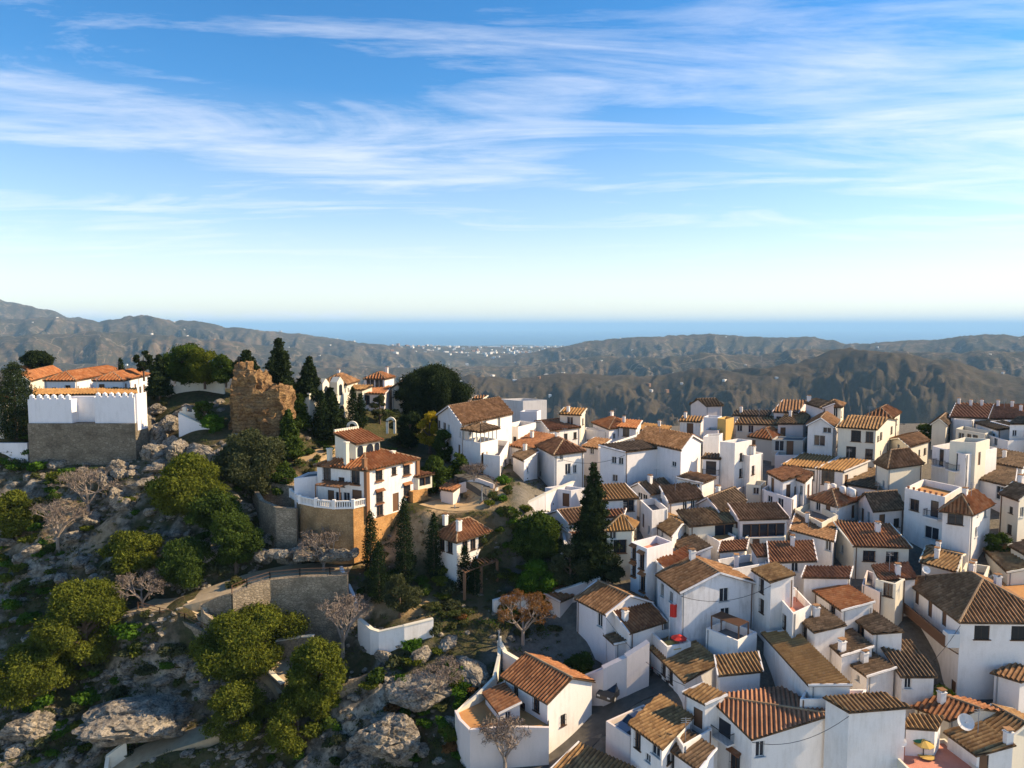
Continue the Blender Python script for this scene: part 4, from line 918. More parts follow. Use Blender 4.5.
H('h91', 'white house with worn reddish gable roof, blue door and wall lamp beside the dark car', (547.5,701.5), (592,681), (504,676), 'gAC', 1.7, 6.2, 'red', 'white', [('AC',536.5,700,.9,1.6,'grille'),('AC',516,689,.7,1.3,'grille'),('AC',522.5,709,.8,1.5,'grille'),('AB',563,720,.7,1.2,'grille')], auto=0, verge='')
H('h91b', 'low white annex with half shadowed roof and blue door on the car house terrace', (500,712), (519.5,702), (485.5,694), 'sAC', 1.0, 4.2, 'red', 'white', [('AB',508,712,.6,1),('AB',515.5,713,.9,2.0,'bdoor')], auto=0)
H('h92', 'very large white house with brown hipped roof, long wooden balcony and dark shutters', (960.5,621), (1060,622), (904,579), 'hip', 2.6, 8.3, 'brown', 'white', [('AB',982,632.5,1.6,1.5,'shut'),('AB',1019,633,1.6,1.5,'shut'),('AB',1020,672,1.3,1.5,'grille'),('AC',917,596,.9,1.7,'door'),('AC',930,609,.9,1.9,'door'),('AC',944,619,.9,1.6,'door'),('AC',953,692,.9,1.9,'door')], auto=0, ov=.25)
H('h93a', 'white wall-like house topped by a thin tile strip above the rust shed roof', (848,577.5), (857,572), (804,577), 'sAC', .4, 5.5, 'red', 'white', auto=0)
H('h93b', 'house with rust orange roof crossed by a diagonal shadow', (842,610), (873,601.5), (815,591), 'sAC', .9, 5.6, 'orange', 'white', [('AC',833,609,.9,1.8,'grille')], auto=0)
H('h94', 'white house with low mossy roof and three front windows right of the stained gable', (771,581.5), (794,574), (754,570.5), 'sAC', .9, 7.8, 'moss', 'white', [('AC',762,586,.8,1.6,'grille'),('AC',762,606,.8,1.6,'grille')], auto=0)
H('h95', 'sunken roof terrace with white parapet and laundry below the low mossy roof', (793,613.5), (812,605), (772,589), 'flat', 0, 7.0, wm='white', wins=[('AC',773,614,.8,1.6,'grille'),('AC',785,622,.8,1.6,'grille')], auto=0, floor=terrace_salmon)
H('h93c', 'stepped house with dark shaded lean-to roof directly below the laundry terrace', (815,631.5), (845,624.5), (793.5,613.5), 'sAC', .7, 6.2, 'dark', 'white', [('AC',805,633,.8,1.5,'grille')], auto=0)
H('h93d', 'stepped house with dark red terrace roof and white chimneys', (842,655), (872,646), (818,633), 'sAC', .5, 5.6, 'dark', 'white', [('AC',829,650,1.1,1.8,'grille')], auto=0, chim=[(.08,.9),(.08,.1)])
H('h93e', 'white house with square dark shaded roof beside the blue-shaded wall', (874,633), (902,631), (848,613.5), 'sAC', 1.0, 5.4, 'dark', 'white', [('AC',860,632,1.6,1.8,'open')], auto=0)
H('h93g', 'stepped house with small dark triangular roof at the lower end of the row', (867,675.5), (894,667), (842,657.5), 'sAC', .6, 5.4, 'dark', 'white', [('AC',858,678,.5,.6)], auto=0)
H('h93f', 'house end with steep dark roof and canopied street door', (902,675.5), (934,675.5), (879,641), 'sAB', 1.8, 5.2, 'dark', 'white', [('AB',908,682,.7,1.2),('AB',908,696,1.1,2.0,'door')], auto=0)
H('h96', 'tall plain white block with thin tile edge in the lower right', (849,711), (906,706.5), (836,702), 'sAB', .4, 8.2, 'moss', 'white', auto=0, verge='', zoff=(-34.4,))
H('h97', 'salmon roof terrace with white balustrade below the long mossy orange roof', (862,699), (866,690), (800,699), 'flat', 0, 5.2, wm='white', auto=0, floor=terrace_salmon, parapet=.5, zoff=(-34.9,))
H('h98', 'salmon tiled roof terrace with satellite dish and parasol in the bottom right', (915,776), (985,773), (880,741), 'flat', 0, 4.6, wm='cream', auto=0, floor=terrace_salmon, parapet=.35, zoff=(-39.3,))
H('h99', 'white house with mottled tile roof and round chimney in the bottom right corner', (977,754), (1013,744), (948,733), 'sAC', 1.3, 5.2, 'moss', 'white', [('AB',984,763,.9,1.8,'door')], auto=0, chim=[(.9,.05)], zoff=(-38.1,))
H('h100', 'low house with long reddish sunlit roof behind the salmon terrace', (949,719.5), (1004,712), (916,713), 'gAC', .9, 3.6, 'red', 'cream', auto=0, zoff=(-37.6,))
H('h101', 'house with dark striped roof in the bottom right behind the round chimney house', (1003,741), (1045,727), (973,724), 'gAC', 1.3, 3.8, 'moss', 'cream', auto=0, zoff=(-38.6,))
H('h103', 'small yard roof with moss behind the salmon terrace parasol', (935,729), (939,720), (906,727), 'sAC', .4, 4.2, 'moss', 'white', auto=0, zoff=(-36.9,))
H('h102', 'white house corner with tile edge at the right edge above the dark street', (1020,681), (1042,672), (1007,677), 'sAC', .6, 4.4, 'brown', 'white', auto=0)
H('h104', 'house with short striped ochre roof and two chimneys above the very large hipped house', (955,571), (964,554), (922,562), 'gAC', 1.0, 4.6, 'moss', 'cream', chim=2, auto=0)
H('h105', 'house with diagonal striped roof right of the two-chimney roof', (1008,572), (1016,550), (985,550), 'sAC', 1.3, 4.2, 'moss', 'cream', chim=1, auto=0)
H('h107', 'cream house with one window cut by the right picture edge above the sunlit roof', (1027,555), (1048,548), (1011,546), 'sAC', 1.0, 4.6, 'brown', 'cream', [('AC',1020,565,1.2,1.5)])
H('h106', 'flat roof glowing orange behind the very large hipped house', (1024,600), (1050,580), (988,577), 'flat', 0, 5.0, wm='cream', auto=0, floor=terrace_orange, parapet=.3)
H('h104b', 'white terrace block with chimney stacks between striped roofs', (985,578), (990,566), (960,574), 'flat', 0, 4.6, wm='cream', auto=0, chim=2)
H('h108', 'low house with rust roof just left of the very large hipped house', (915,577.5), (906,563), (881,580), 'sAC', 1.1, 4.6, 'red', 'white', auto=0)
H('h109', 'white block with arched niche at the head of the long wooden balcony', (896,584), (905,579), (883,581), 'flat', 0, 5.5, wm='cream', wins=[('AC',888,590,1,1.6,'arch')], auto=0)
H('h109b', 'pinkish white yard wall house between rust roofs', (880,592), (884,577), (862,584), 'flat', 0, 4.4, wm='pink', auto=0)
H('h111', 'bluish white house with small rust roof and dark doorway right of centre', (804,482.5), (813,474), (785,474.5), 'sAC', 1.0, 6.2, 'red', 'cool', [('AC',801,490,.9,1.4)])
H('h111b', 'white house with rust roof and balcony left of the dark doorway house', (783,481), (792,473), (768,473), 'sAC', .8, 6.2, 'red', 'cool', [('AC',772.5,485,1.2,2.2,'door')])
H('h112b', 'white terrace house with curved shaded parapet and two windows right of centre', (792,499), (804,489), (762,489), 'flat', 0, 5.0, wm='cool', wins=[('AC',770,499,1.1,1),('AC',780.5,503.5,1.2,1.6)])
H('h112', 'small cream hut with one window beside the lit tower block', (761,485.5), (766,481), (749,484.5), 'flat', 0, 3.6, wm='cream', wins=[('AC',757,491,.9,1.1)])
H('h113', 'cream house with brown roof behind the two-part ochre roof row', (802,455), (806,448), (775,455), 'flat', 0, 2.8, wm='pink', auto=0)
H('h114', 'pale shaded terrace house between the rust roof row and the dark gabled cottage', (850,530), (858,522), (822,528), 'sAC', .7, 3.5, 'dark', 'white')
H('h115', 'narrow house with brown roof behind the terrace of laundry', (742,530), (746,524), (737,527), 'flat', 0, 4, wm='cream')
H('h116', 'white house in shade below the cream corner house with hipped roof', (918,520), (922,498), (884,510), 'flat', 0, 2.2, wm='cool', auto=0)
# ---------------------------------------------------------------- cemetery and castle hill
H('cem1', 'white cemetery hall with orange hipped roof nearest the pine grove', (122.7,380.5), (150,374.6), (93,380.5), 'hip', 1.2, 3, 'orange', 'cool', zoff=(-9.6,), auto=1, rows=1, ov=.2, bot=-16, sp=.6, cat='cemetery hall', name='cemetery_hall')
H('cem2', 'longest white cemetery hall with orange roof in the middle of the row', (75,380.5), (127,371.2), (44,380.5), 'hip', 1.3, 3, 'orange', 'cool', zoff=(-9.6,), auto=1, rows=1, ov=.2, bot=-16, sp=.6, cat='cemetery hall', name='cemetery_hall')
H('cem3', 'white cemetery hall with orange roof next to the big cypress on the left', (29,381), (66,371), (8,381), 'gAB', 1.5, 3, 'orange', 'cream', zoff=(-9.7,), auto=1, rows=1, ov=.2, bot=-16, sp=.6, verge='x', cat='cemetery hall', name='cemetery_hall')
H('cem4', 'rearmost orange roofed cemetery hall behind the big cypress', (30,372), (55,368.6), (12,372), 'gAB', 1.2, 3, 'orange', 'white', zoff=(-9.4,), auto=0, ov=.2, bot=-18, sp=.6, cat='cemetery hall', name='cemetery_hall')
H('cem5', 'long low ochre roofed gallery on top of the white crenellated wall', (33,395), (137,394), (35,389.5), 'sAB', .8, 3, 'ochre', 'cream', zoff=(-11.4,), auto=0, ov=.15, bot=-20, sp=.5, cat='gallery', name='gallery')
H('cem6', 'small orange roofed house cut by the left picture edge', (2,402), (8,399), (-22,402), 'gAB', .9, 3, 'orange', 'cream', zoff=(-12.0,), auto=1, bot=-22)
def boxwall(name, label, cat, x0p, x1p, yt, zb, Y, depth, m, merl=0, parent=None, mh=.55, z2=None):
    a = at_Y(x0p, yt, Y); b = at_Y(x1p, yt, Y); mb = MB()
    zt_ = a.z
    cx_ = (a.x+b.x)/2; L = b.x-a.x
    mb.box((cx_, Y+depth/2, zb), L, depth, zt_-zb)
    base = Vector((cx_, Y+depth/2, zb))
    if parent is None:
        o = mb.build(name, m, None, base); o.location = base; tag(o, label, cat)
    else:
        o = mb.build(name, m, parent, parent.location)
    if merl:
        mm = MB(); n = merl
        for i in range(n):
            x = a.x+(i+.5)*L/n; w_ = L/n*.5
            mm.box((x, Y+.25, zt_), w_, .5, mh); 
            mm.quad([(x-w_/2, Y, zt_+mh), (x+w_/2, Y, zt_+mh), (x, Y+.25, zt_+mh+.3)]); mm.quad([(x+w_/2, Y, zt_+mh), (x+w_/2, Y+.5, zt_+mh), (x, Y+.25, zt_+mh+.3)]); mm.quad([(x-w_/2, Y+.5, zt_+mh), (x-w_/2, Y, zt_+mh), (x, Y+.25, zt_+mh+.3)]); mm.quad([(x+w_/2, Y+.5, zt_+mh), (x-w_/2, Y+.5, zt_+mh), (x, Y+.25, zt_+mh+.3)])
        mm.build('battlement', m, o if parent is None else parent, base if parent is None else parent.location)
    return o
boxwall('retaining_wall', 'massive grey stone retaining wall carrying the white crenellated cemetery wall', 'retaining wall', 27.5, 135, 423.5, -25, 110, 5, greywall)
cw = empty('crenellated_wall', at_Y(80, 423, 110.2), 'long white crenellated cemetery wall with central recess on the grey retaining wall', 'wall')
boxwall('wall', '', '', 27.5, 71, 399.5, -16.3, 110.35, 2.6, W['cool'], 6, cw)
boxwall('wall', '', '', 94, 134, 397.5, -16.3, 110.35, 2.0, W['cool'], 6, cw)
boxwall('wall', '', '', 71, 94, 396.5, -16.3, 112.0, 1.0, W['cool'], 0, cw)
boxwall('wall', '', '', 134, 136.5, 394, -16.3, 110.6, 3.0, W['cool'], 0, cw)
boxwall('wall', 'pale blue-white low wall below the big cypress at the left edge', 'wall', -40, 27, 443, -24.5, 111, .5, W['cool'])
# free standing walls along pixel polylines
def wallrun(name, label, cat, pts, h, th, m, drop=1.0, merl=0, cap=None, z=None, fence=0, capw=.12):
    """pts: pixels of the wall top; h: top above ground (or one per point)"""
    P3 = []
    for i, (px, py) in enumerate(pts):
        hh = h[i] if isinstance(h, (list, tuple)) else h
        P3.append(at_z(px, py, z[i] if isinstance(z, (list, tuple)) else z) if z is not None else at_g(px, py, hh))
    base = P3[0].copy(); mb = MB(); cp = MB(); fn = MB()
    for i in range(len(P3)-1):
        a, b = P3[i], P3[i+1]; d = Vector((b.x-a.x, b.y-a.y, 0)); L = d.length
        if L < .05: continue
        d.normalize(); n = Vector((-d.y, d.x, 0))*(th/2); ex = d*(th*.4)
        a2, b2 = a-ex*(i > 0)*.9, b+ex*0
        za = min(_lk(_Zs, a.x, a.y), a.z)-drop; zb_ = min(_lk(_Zs, b.x, b.y), b.z)-drop
        p = [a2-n, b2-n, b2+n, a2+n]; zz = [a.z, b.z, b.z, a.z]; zl = [za, zb_, zb_, za]
        T = [Vector((q.x, q.y, w_)) for q, w_ in zip(p, zz)]; Bq = [Vector((q.x, q.y, w_)) for q, w_ in zip(p, zl)]
        mb.quad(T)
        for j in range(4):
            k = (j+1) % 4; mb.quad([Bq[j], Bq[k], T[k], T[j]])
        if cap: cp.bar(a2+Vector((0,0,.06)), b2+Vector((0,0,.06)), th+capw, .12)
        if merl:
            k = max(1, int(L/merl))
            for j in range(k):
                c_ = a.lerp(b, (j+.5)/k); mb.box((c_.x, c_.y, c_.z-.02), merl*.5, th*.95, .7, math.atan2(d.y, d.x))
        if fence:
            k = max(1, int(L/fence)); up = Vector((0,0,.95))
            for j in range(k+1):
                c_ = a.lerp(b, j/k); fn.bar(c_, c_+up, .1)
            for hz_ in (.5, .9): fn.bar(a+Vector((0,0,hz_)), b+Vector((0,0,hz_)), .06)
    o = mb.build(name, m, None, base); o.location = base; tag(o, label, cat)
    if cap: cp.build('coping', cap, o, base)
    if fence: fn.build('railing', wood, o, base)
    return o
wallrun('crenellated_wall', 'white battlemented wall above rocks left of the ruined tower', 'wall', [(166,388),(199,381.5),(224,378.5)], 2.2, .4, W['cream'], 2.5, merl=1.3, z=[-10.9,-9.9,-9.3])
wallrun('crenellated_wall', 'short sunlit battlemented wall behind the white wedge shaped wall', 'wall', [(180,411),(209,414)], 1.8, .4, W['cream'], 3.5, merl=1.2, z=[-13.8,-14.3])
wallrun('wedge_wall', 'big smooth white wall whose top slopes down beside the ruined tower', 'wall', [(179,413.5),(205,425.5),(231,437)], 2, .5, W['cool'], 2.2, z=[-14.0,-15.9,-17.6], cap=W['cream'])
wallrun('fence_wall', 'stone wall with wooden fence along the garden terrace left of the mansion', 'fence', [(255,481),(275,483),(296,486)], 1.4, .5, stonewall, 5, fence=2.4, z=[-22.6,-22.9,-23.2])
wallrun('garden_wall', 'rounded grey stone wall bulging out below the mansion terrace fence', 'wall', [(254,487),(262,500),(278,507),(297,508)], 2, .6, stonewall, 7, z=[-23.4,-24.1,-24.3,-24.4])
# ruined tower: stacked irregular courses of eroded masonry
def ruin():
    o = empty('ruined_tower', at_Y(255, 434, 112), 'crumbling brown stone tower ruin lit orange on its right side', 'ruin')
    me_blocks = [(230,256,374,-19,111.5,6), (244,281,390,-20,111.2,7), (234,248,364,-11,113,3), (262,278,384,-12,113.5,3), (243,264,378,-12,112.5,4), (226,248,402,-21,112.3,5)]
    mb = MB(); rd = random.Random(4)
    for x0, x1, yt, zb, Y, dp in me_blocks:
        a = at_Y(x0, yt, Y); b = at_Y(x1, yt, Y); L = b.x-a.x; Hh = a.z-zb; nx, ny, nz = max(4, int(L/.28)), max(4, int(dp/.4)), max(4, int(Hh/.28))
        def pt(u, v, w_):
            x = a.x+L*u; y = Y+dp*v; z = zb+Hh*w_
            rowz = math.floor(z/.62); sh = 1+.07*math.sin(rowz*12.9+1)-.16*(w_**3)
            cx_, cy_ = a.x+L/2, Y+dp/2
            x = cx_+(x-cx_)*sh; y = cy_+(y-cy_)*sh
            q = Vector((x, y, z)); nn = mnoise.noise_vector(q*.55)*.75+mnoise.noise_vector(q*1.7)*.34
            if w_ > .9: nn.z += mnoise.noise(q*.8)*1.2
            return q+nn
        def sheet(f, n1, n2):
            i0 = len(mb.v)
            for i in range(n1+1):
                for j in range(n2+1): mb.v.append(tuple(f(i/n1, j/n2)))
            for i in range(n1):
                for j in range(n2): k = i0+i*(n2+1)+j; mb.f.append((k, k+n2+1, k+n2+2, k+1)); mb.m.append(0)
        sheet(lambda u, w_: pt(u, 0, w_), nx, nz); sheet(lambda v, w_: pt(1, v, w_), ny, nz); sheet(lambda u, w_: pt(1-u, 1, w_), nx, nz); sheet(lambda v, w_: pt(0, 1-v, w_), ny, nz); sheet(lambda u, v: pt(u, v, 1), nx, ny)
    mb.build('masonry', towerstone, o, o.location)
    c = MB(); p = at_Y(239, 364, 113.5); c.bar(p-Vector((0,0,.5)), p+Vector((0,0,1.2)), .14); c.bar(p+Vector((-.35,0,.8)), p+Vector((.35,0,.8)), .14); c.build('cross', iron, o, o.location)
ruin()
# ---- battlemented garden facade with turret gables
fa = empty('battlemented_facade', at_Y(330, 430, 124), 'sunlit white battlemented facade with arched windows and two turret gables behind the fir', 'facade')
a = at_Y(309, 398, 121); b = at_Y(354, 391, 133); b.z = a.z
d = (b-a); d.z = 0; L = d.length; d.normalize(); n = Vector((d.y, -d.x, 0)); rz = math.atan2(d.y, d.x)
mb = MB(); c = (a+b)/2-n*.6; mb.box((c.x, c.y, a.z-7), L, 1.2, 7, rz)
for k in range(int(L/.95)):
    q = a+d*(.4+k*.95)-n*.3; mb.box((q.x, q.y, a.z), .5, .5, .8, rz)
mb.build('wall', W['cream'], fa, fa.location)
for s in (.30, .62):
    q = a+d*(L*s)-n*.2; t = MB(); t.box((q.x, q.y, a.z-2), 1.9, 1.6, 4.2, rz)
    e1 = [q+d*x+n*y+Vector((0,0,0)) for x, y in ((-.95,.8),(.95,.8),(.95,-.8),(-.95,-.8))]
    for e in e1: e.z = a.z+2.2
    r0 = q+n*.8; r1 = q-n*.8; r0.z = r1.z = a.z+3.1
    t.quad([e1[0], e1[1], r0]); t.quad([e1[2], e1[3], r1]); t.quad([e1[1], e1[2], r1, r0]); t.quad([e1[3], e1[0], r0, r1])
    t.build('turret', W['cream'], fa, fa.location)
def archshape(mb, q, d, w_, h_, m=0, n=None, off=.04):
    pts = [q-d*w_/2, q+d*w_/2]+[q+d*(w_/2*math.cos(t))+Vector((0,0,h_-w_/2+w_/2*math.sin(t))) for t in [math.pi*i/10 for i in range(11)]]
    pts = [p+(n*off if n else Vector()) for p in pts]; mb.quad(pts, m)
for s, z_, w_, h_ in ((.30,-.2,.9,2.0),(.62,-.2,.9,2.0),(.70,-5.6,1.3,3.4),(.35,-6.6,1.1,2.2),(.1,-5.6,1.0,2.2)):
    q = a+d*(L*s)+n*(.62 if z_ > -2 else .0); q.z = a.z+z_; w2 = MB(); archshape(w2, q, d, w_, h_, 0, n); w2.build('arched_window', glass, fa, fa.location)
H('fa2', 'white villa wing with broad brown hipped roof behind the battlemented facade', (346,384), (358,380.5), (320,384), 'hip', 1.6, 3, 'brown', 'cream', zoff=(-11.2,), bot=-21, wins=[('AC',332,388,1.6,2.6,'arch')])
H('fa3', 'low villa wing with mossy roof between the hipped roof and the villa tower', (362,390), (372,386), (346,389.5), 'sAC', 1.0, 3, 'moss', 'cream', zoff=(-12.6,), bot=-21)
H('villa', 'white square villa tower with orange brown pyramid roof and two dark windows', (384.6,378.5), (394,376.6), (365,378.5), 'hip', 1.1, 3, 'red', 'cool', zoff=(-10.9,), bot=-20, wins=[('AC',370,382.5,1.7,2.0),('AC',379,382.5,1.7,2.0),('AB',389,396,1.0,1.6)], auto=0, chim=[(.85,.3)])
H('villa2', 'dark tiled porch wing of the villa with shaded openings', (384,394), (391,386.5), (358,393.5), 'sAC', 1.0, 3, 'red', 'pink', zoff=(-13.4,), bot=-21, wins=[('AC',366,400,1.6,2.0,'open'),('AC',374,400,1.6,2.0,'open')], auto=0)
H('villa3', 'cream side wing right of the villa tower', (403,388), (408,385), (392,388), 'gAB', .9, 3, 'brown', 'cream', zoff=(-12.8,), bot=-21)
H('barn', 'tiny white hut with chimney on the skyline right of the round pine', (482,399), (487,396), (474,399), 'sAC', .5, 3, 'brown', 'cream', zoff=(-17,), bot=-25, auto=0)
def garch(label, px, pyt, pyb, w_, Y):
    q = at_Y(px, pyb, Y); t = at_Y(px, pyt, Y).z; h_ = t-q.z; mb = MB()
    for s in (-1, 1): mb.box((q.x+s*w_/2, q.y, q.z-.6), .4, .5, h_-w_/2+.6)
    r0, r1 = w_/2-.2, w_/2+.2
    for i in range(8):
        t0, t1 = math.pi*i/8, math.pi*(i+1)/8; cz = q.z+h_-w_/2-.2
        for y in (-.25, .25):
            pp = [(q.x+r*math.cos(t), q.y+y, cz+r*math.sin(t)) for r, t in ((r0,t0),(r1,t0),(r1,t1),(r0,t1))]; mb.quad(pp if y > 0 else pp[::-1])
        for r in (r0, r1):
            pp = [(q.x+r*math.cos(t), q.y+y, cz+r*math.sin(t)) for t, y in ((t0,-.25),(t1,-.25),(t1,.25),(t0,.25))]; mb.quad(pp)
    o = mb.build('garden_arch', W['cream'], None, q); o.location = q; tag(o, label, 'arch')
garch('white garden arch standing just behind the mansion chimney', 352.5, 421, 435, 1.5, 118)
garch('white garden arch in the low fence between villa and yellow tree', 391, 417, 430, 1.3, 124)
wallrun('garden_wall', 'white battlemented garden wall running from the arch towards the yellow tree', 'wall', [(394,424),(404,425),(416,428)], 1.3, .3, W['white'], 1, merl=.8, z=[-19.4,-19.8,-20.2])
wallrun('garden_wall', 'low wall in front of the villa porch', 'wall', [(352,407),(370,409),(390,411)], 1.3, .3, W['pink'], 2, z=[-16.2,-16.6,-17.0])

# ---------------------------------------------------------------- the mansion
Zm = at_Y(366.6, 469, 94.5).z
man = H('mansion', 'three storey white mansion with orange hipped roofs, brick base and brown brick corners', (366.6,469.5), (417,458.5), (317,464.5), 'hip', 1.9, 3, 'orange', 'white', zoff=(Zm,), bot=Zm-7.0, ov=.35, auto=0,
  wins=[('AC',327,473,1.3,1.9,'hood'),('AC',355.5,476,1.4,2.0,'hood'),('AC',341.5,482,1.0,1.3,'arch'),('AC',331,498,1.1,2.2,'door'),('AC',338.5,496.5,1.1,1.3),('AC',346.5,497,1.1,1.3),('AC',357,499,1.6,2.5,'door'),
        ('AB',379,475,1.3,1.5,'hood'),('AB',394,471,.9,1.1,'grille'),('AB',406.5,469.5,1.4,1.5,'hood'),('AB',379.5,497,1.3,1.6,'hood'),('AB',407,490,1.4,1.6,'hood'),('AB',380,514.5,1.2,1.5,'grille'),('AB',396,515,1.2,2.6,'door'),('AB',409,508,1.0,1.6,'grille')])
_, a2, eb, ec, Ze, zb_ = HOUSES['mansion']
def MP(a_, b_, z): q = a2+eb*a_+ec*b_; return Vector((q.x, q.y, z))
La, Lb = eb.length, ec.length; rzb = math.atan2(eb.y, eb.x)
for (a_, b_) in ((0,0),(1,0)):
    mb = MB(); q = MP(a_, b_, Ze-7.2); mb.box(q, .55, .55, 7.1, rzb); mb.build('corner_pilaster', brownbrick, man, man.location)
# brick base under it
mb = MB(); q = [MP(-.02,-.02,0), MP(1.02,-.02,0), MP(1.02,1.02,0), MP(-.02,1.02,0)]
zt2, zl = Ze-7.0, Ze-12.5
for i in range(4):
    j = (i+1) % 4; mb.quad([(q[i].x,q[i].y,zl),(q[j].x,q[j].y,zl),(q[j].x,q[j].y,zt2),(q[i].x,q[i].y,zt2)])
mb.quad([(v.x, v.y, zt2) for v in q]); mb.build('brick_base', brickm, man, man.location)
# upper roof room with its own tiled roof and dormer
mb = MB(); rb = MB(); A0, A1, B0, B1 = .16, .62, .38, .80; zt3 = Ze+3.1
q = [MP(A0,B0,0), MP(A1,B0,0), MP(A1,B1,0), MP(A0,B1,0)]
for i in range(4):
    j = (i+1) % 4; mb.quad([(q[i].x,q[i].y,Ze-.2),(q[j].x,q[j].y,Ze-.2),(q[j].x,q[j].y,zt3),(q[i].x,q[i].y,zt3)])
mb.quad([(q[1].x,q[1].y,zt3),(q[2].x,q[2].y,zt3),(q[2].x,q[2].y,zt3+1.2)]); mb.quad([(q[0].x,q[0].y,zt3),(q[3].x,q[3].y,zt3+1.2),(q[3].x,q[3].y,zt3)]); mb.quad([(q[2].x,q[2].y,zt3),(q[3].x,q[3].y,zt3),(q[3].x,q[3].y,zt3+1.2),(q[2].x,q[2].y,zt3+1.2)])
mb.build('roof_room', W['cream'], man, man.location)
o2 = .04
tile_plane(rb, [MP(A0-o2,B0-.05,zt3-.1), MP(A1+o2,B0-.05,zt3-.1), MP(A1+o2,B1,zt3+1.25), MP(A0-o2,B1,zt3+1.25)], Vector((eb.x, eb.y, 0)), .36)
for k in range(11):
    p_ = MP(A0+(A1-A0)*(k+.5)/11, B1+.015, zt3+1.2); rb.box(p_, .3, .25, .5, rzb, 3)
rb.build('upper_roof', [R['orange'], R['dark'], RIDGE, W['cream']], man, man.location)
for a_, w_ in ((.24,1.0),(.42,1.3),(.56,.9)):
    q0 = MP(a_, B0-.005, Ze+1.2); w3 = MB(); dd = Vector((eb.x, eb.y, 0)).normalized(); archshape(w3, q0, dd, w_, 1.5, 0, Vector((dd.y, -dd.x, 0)), .03); w3.build('dormer_window', glass, man, man.location)
# tall chimney stack on the left and small chimneys
for a_, b_, h_ in ((.05,.45,3.6),(.10,.85,2.4),(.02,.06,1.6),(.75,.25,1.5)):
    mb = MB(); mb.box(MP(a_, b_, Ze-.3), .55, .55, h_, rzb); mb.box(MP(a_, b_, Ze-.3+h_), .7, .7, .15, rzb); mb.build('chimney', W['cream'] if b_ > .1 else brownbrick, man, man.location)
# left terrace with balustrade on a brick drum
tz = at_Y(353, 508.5, 92.5).z
tp = [at_z(x, y, tz) for x, y in ((291,497),(300,503.5),(316,507),(334,509),(353,508.5),(366,505.5))]
back = [MP(0,0,tz), MP(0,1.25,tz)]
mb = MB(); ring = tp+back
mb.quad([(p_.x, p_.y, tz) for p_ in ring])
for i in range(len(ring)):
    j = (i+1) % len(ring); mb.quad([(ring[i].x,ring[i].y,tz-7.5),(ring[j].x,ring[j].y,tz-7.5),(ring[j].x,ring[j].y,tz),(ring[i].x,ring[i].y,tz)])
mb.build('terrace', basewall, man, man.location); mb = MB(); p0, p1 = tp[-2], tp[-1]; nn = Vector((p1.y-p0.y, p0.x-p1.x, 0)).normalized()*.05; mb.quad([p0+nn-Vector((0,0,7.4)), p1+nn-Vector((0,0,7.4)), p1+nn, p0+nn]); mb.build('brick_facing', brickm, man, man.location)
bl = MB()
for i in range(len(tp)-1):
    p0, p1 = tp[i], tp[i+1]; up = Vector((0,0,1)); L_ = (p1-p0).length; bl.bar(p0+up*.12, p1+up*.12, .3, .24); bl.bar(p0+up*1.0, p1+up*1.0, .32, .16)
    k = max(3, int(L_/.28))
    for j in range(k): c_ = p0.lerp(p1, (j+.5)/k); bl.box((c_.x, c_.y, tz+.2), .14, .14, .75, 0)
    bl.box((p0.x, p0.y, tz), .42, .42, 1.25)
bl.build('balustrade', W['white'], man, man.location)
pg = MB()
for i in range(7):
    b_ = .25+.42*i/6; p0 = MP(.0, b_, tz+2.9); nrm = Vector((-eb.x, -eb.y, 0)).normalized(); pg.bar(p0, p0+nrm*3.0, .12, .16)
for t in (.3, 2.8): p0 = MP(0,.22,tz+2.75)+nrm*t; p1 = MP(0,.70,tz+2.75)+nrm*t; pg.bar(p0, p1, .14)
for b_ in (.22,.70): p0 = MP(0,b_,tz)+nrm*2.8; pg.bar(p0, p0+Vector((0,0,2.8)), .14)
pg.build('pergola', wood, man, man.location)
wg = MB(); p0 = at_z(290, 484, tz+3.4); 
for i in range(3):
    pass
H('manwing', 'curved blue-shaded white wing wall left of the mansion terrace', (317,476), (330,470), (294,478.5), 'flat', 0, 3, wm='cool', zoff=(tz+3.2,), bot=tz-2, auto=0, parapet=.3, cat='wing wall', name='wing_wall')
H('manannex', 'brick annex with open white porch and red roof at the right end of the mansion', (418,477), (432,474), (410,474), 'sAB', .7, 3, 'red', 'cream', zoff=(Ze-2.6,), bot=Ze-4.6, auto=0, wins=[('AB',425,481,2.2,1.3,'open')], cat='annex', name='porch_annex')
_, b2_, eb2, ec2, Ze2, _z = HOUSES['manannex']
mb = MB(); cc_ = b2_+eb2*.5+ec2*.5; mb.box((cc_.x, cc_.y, Ze-12), eb2.length*1.04, ec2.length*1.04, 7.5, math.atan2(eb2.y, eb2.x)); mb.build('brick_base', brickm, HOUSES['manannex'][0], HOUSES['manannex'][0].location)
H('redhut', 'small hut with red awning roof on the dirt terrace right of the mansion', (453,491), (457,487), (441,489), 'sAC', .5, 2.4, 'red', 'pink', auto=0)
# small white house below
H('whitehip', 'small white house with brown hipped roof, pairs of shutters and pergola beside the cypresses', (456.7,539.5), (489,529.5), (436.7,533.5), 'hip', 1.6, 6.0, 'red', 'white', zoff=(-27.4,), bot=-34.5, wins= [('AC',442,541,1.0,1.9,'grille'),('AC',450,544,1.0,1.9,'grille'),('AB',465,543.5,1.0,1.9,'grille'),('AB',473,541,1.0,1.9,'grille'),('AB',481,538.5,1.0,1.9,'grille')], auto=0, chim=[(.1,.05),(.2,.9)], ov=.4)
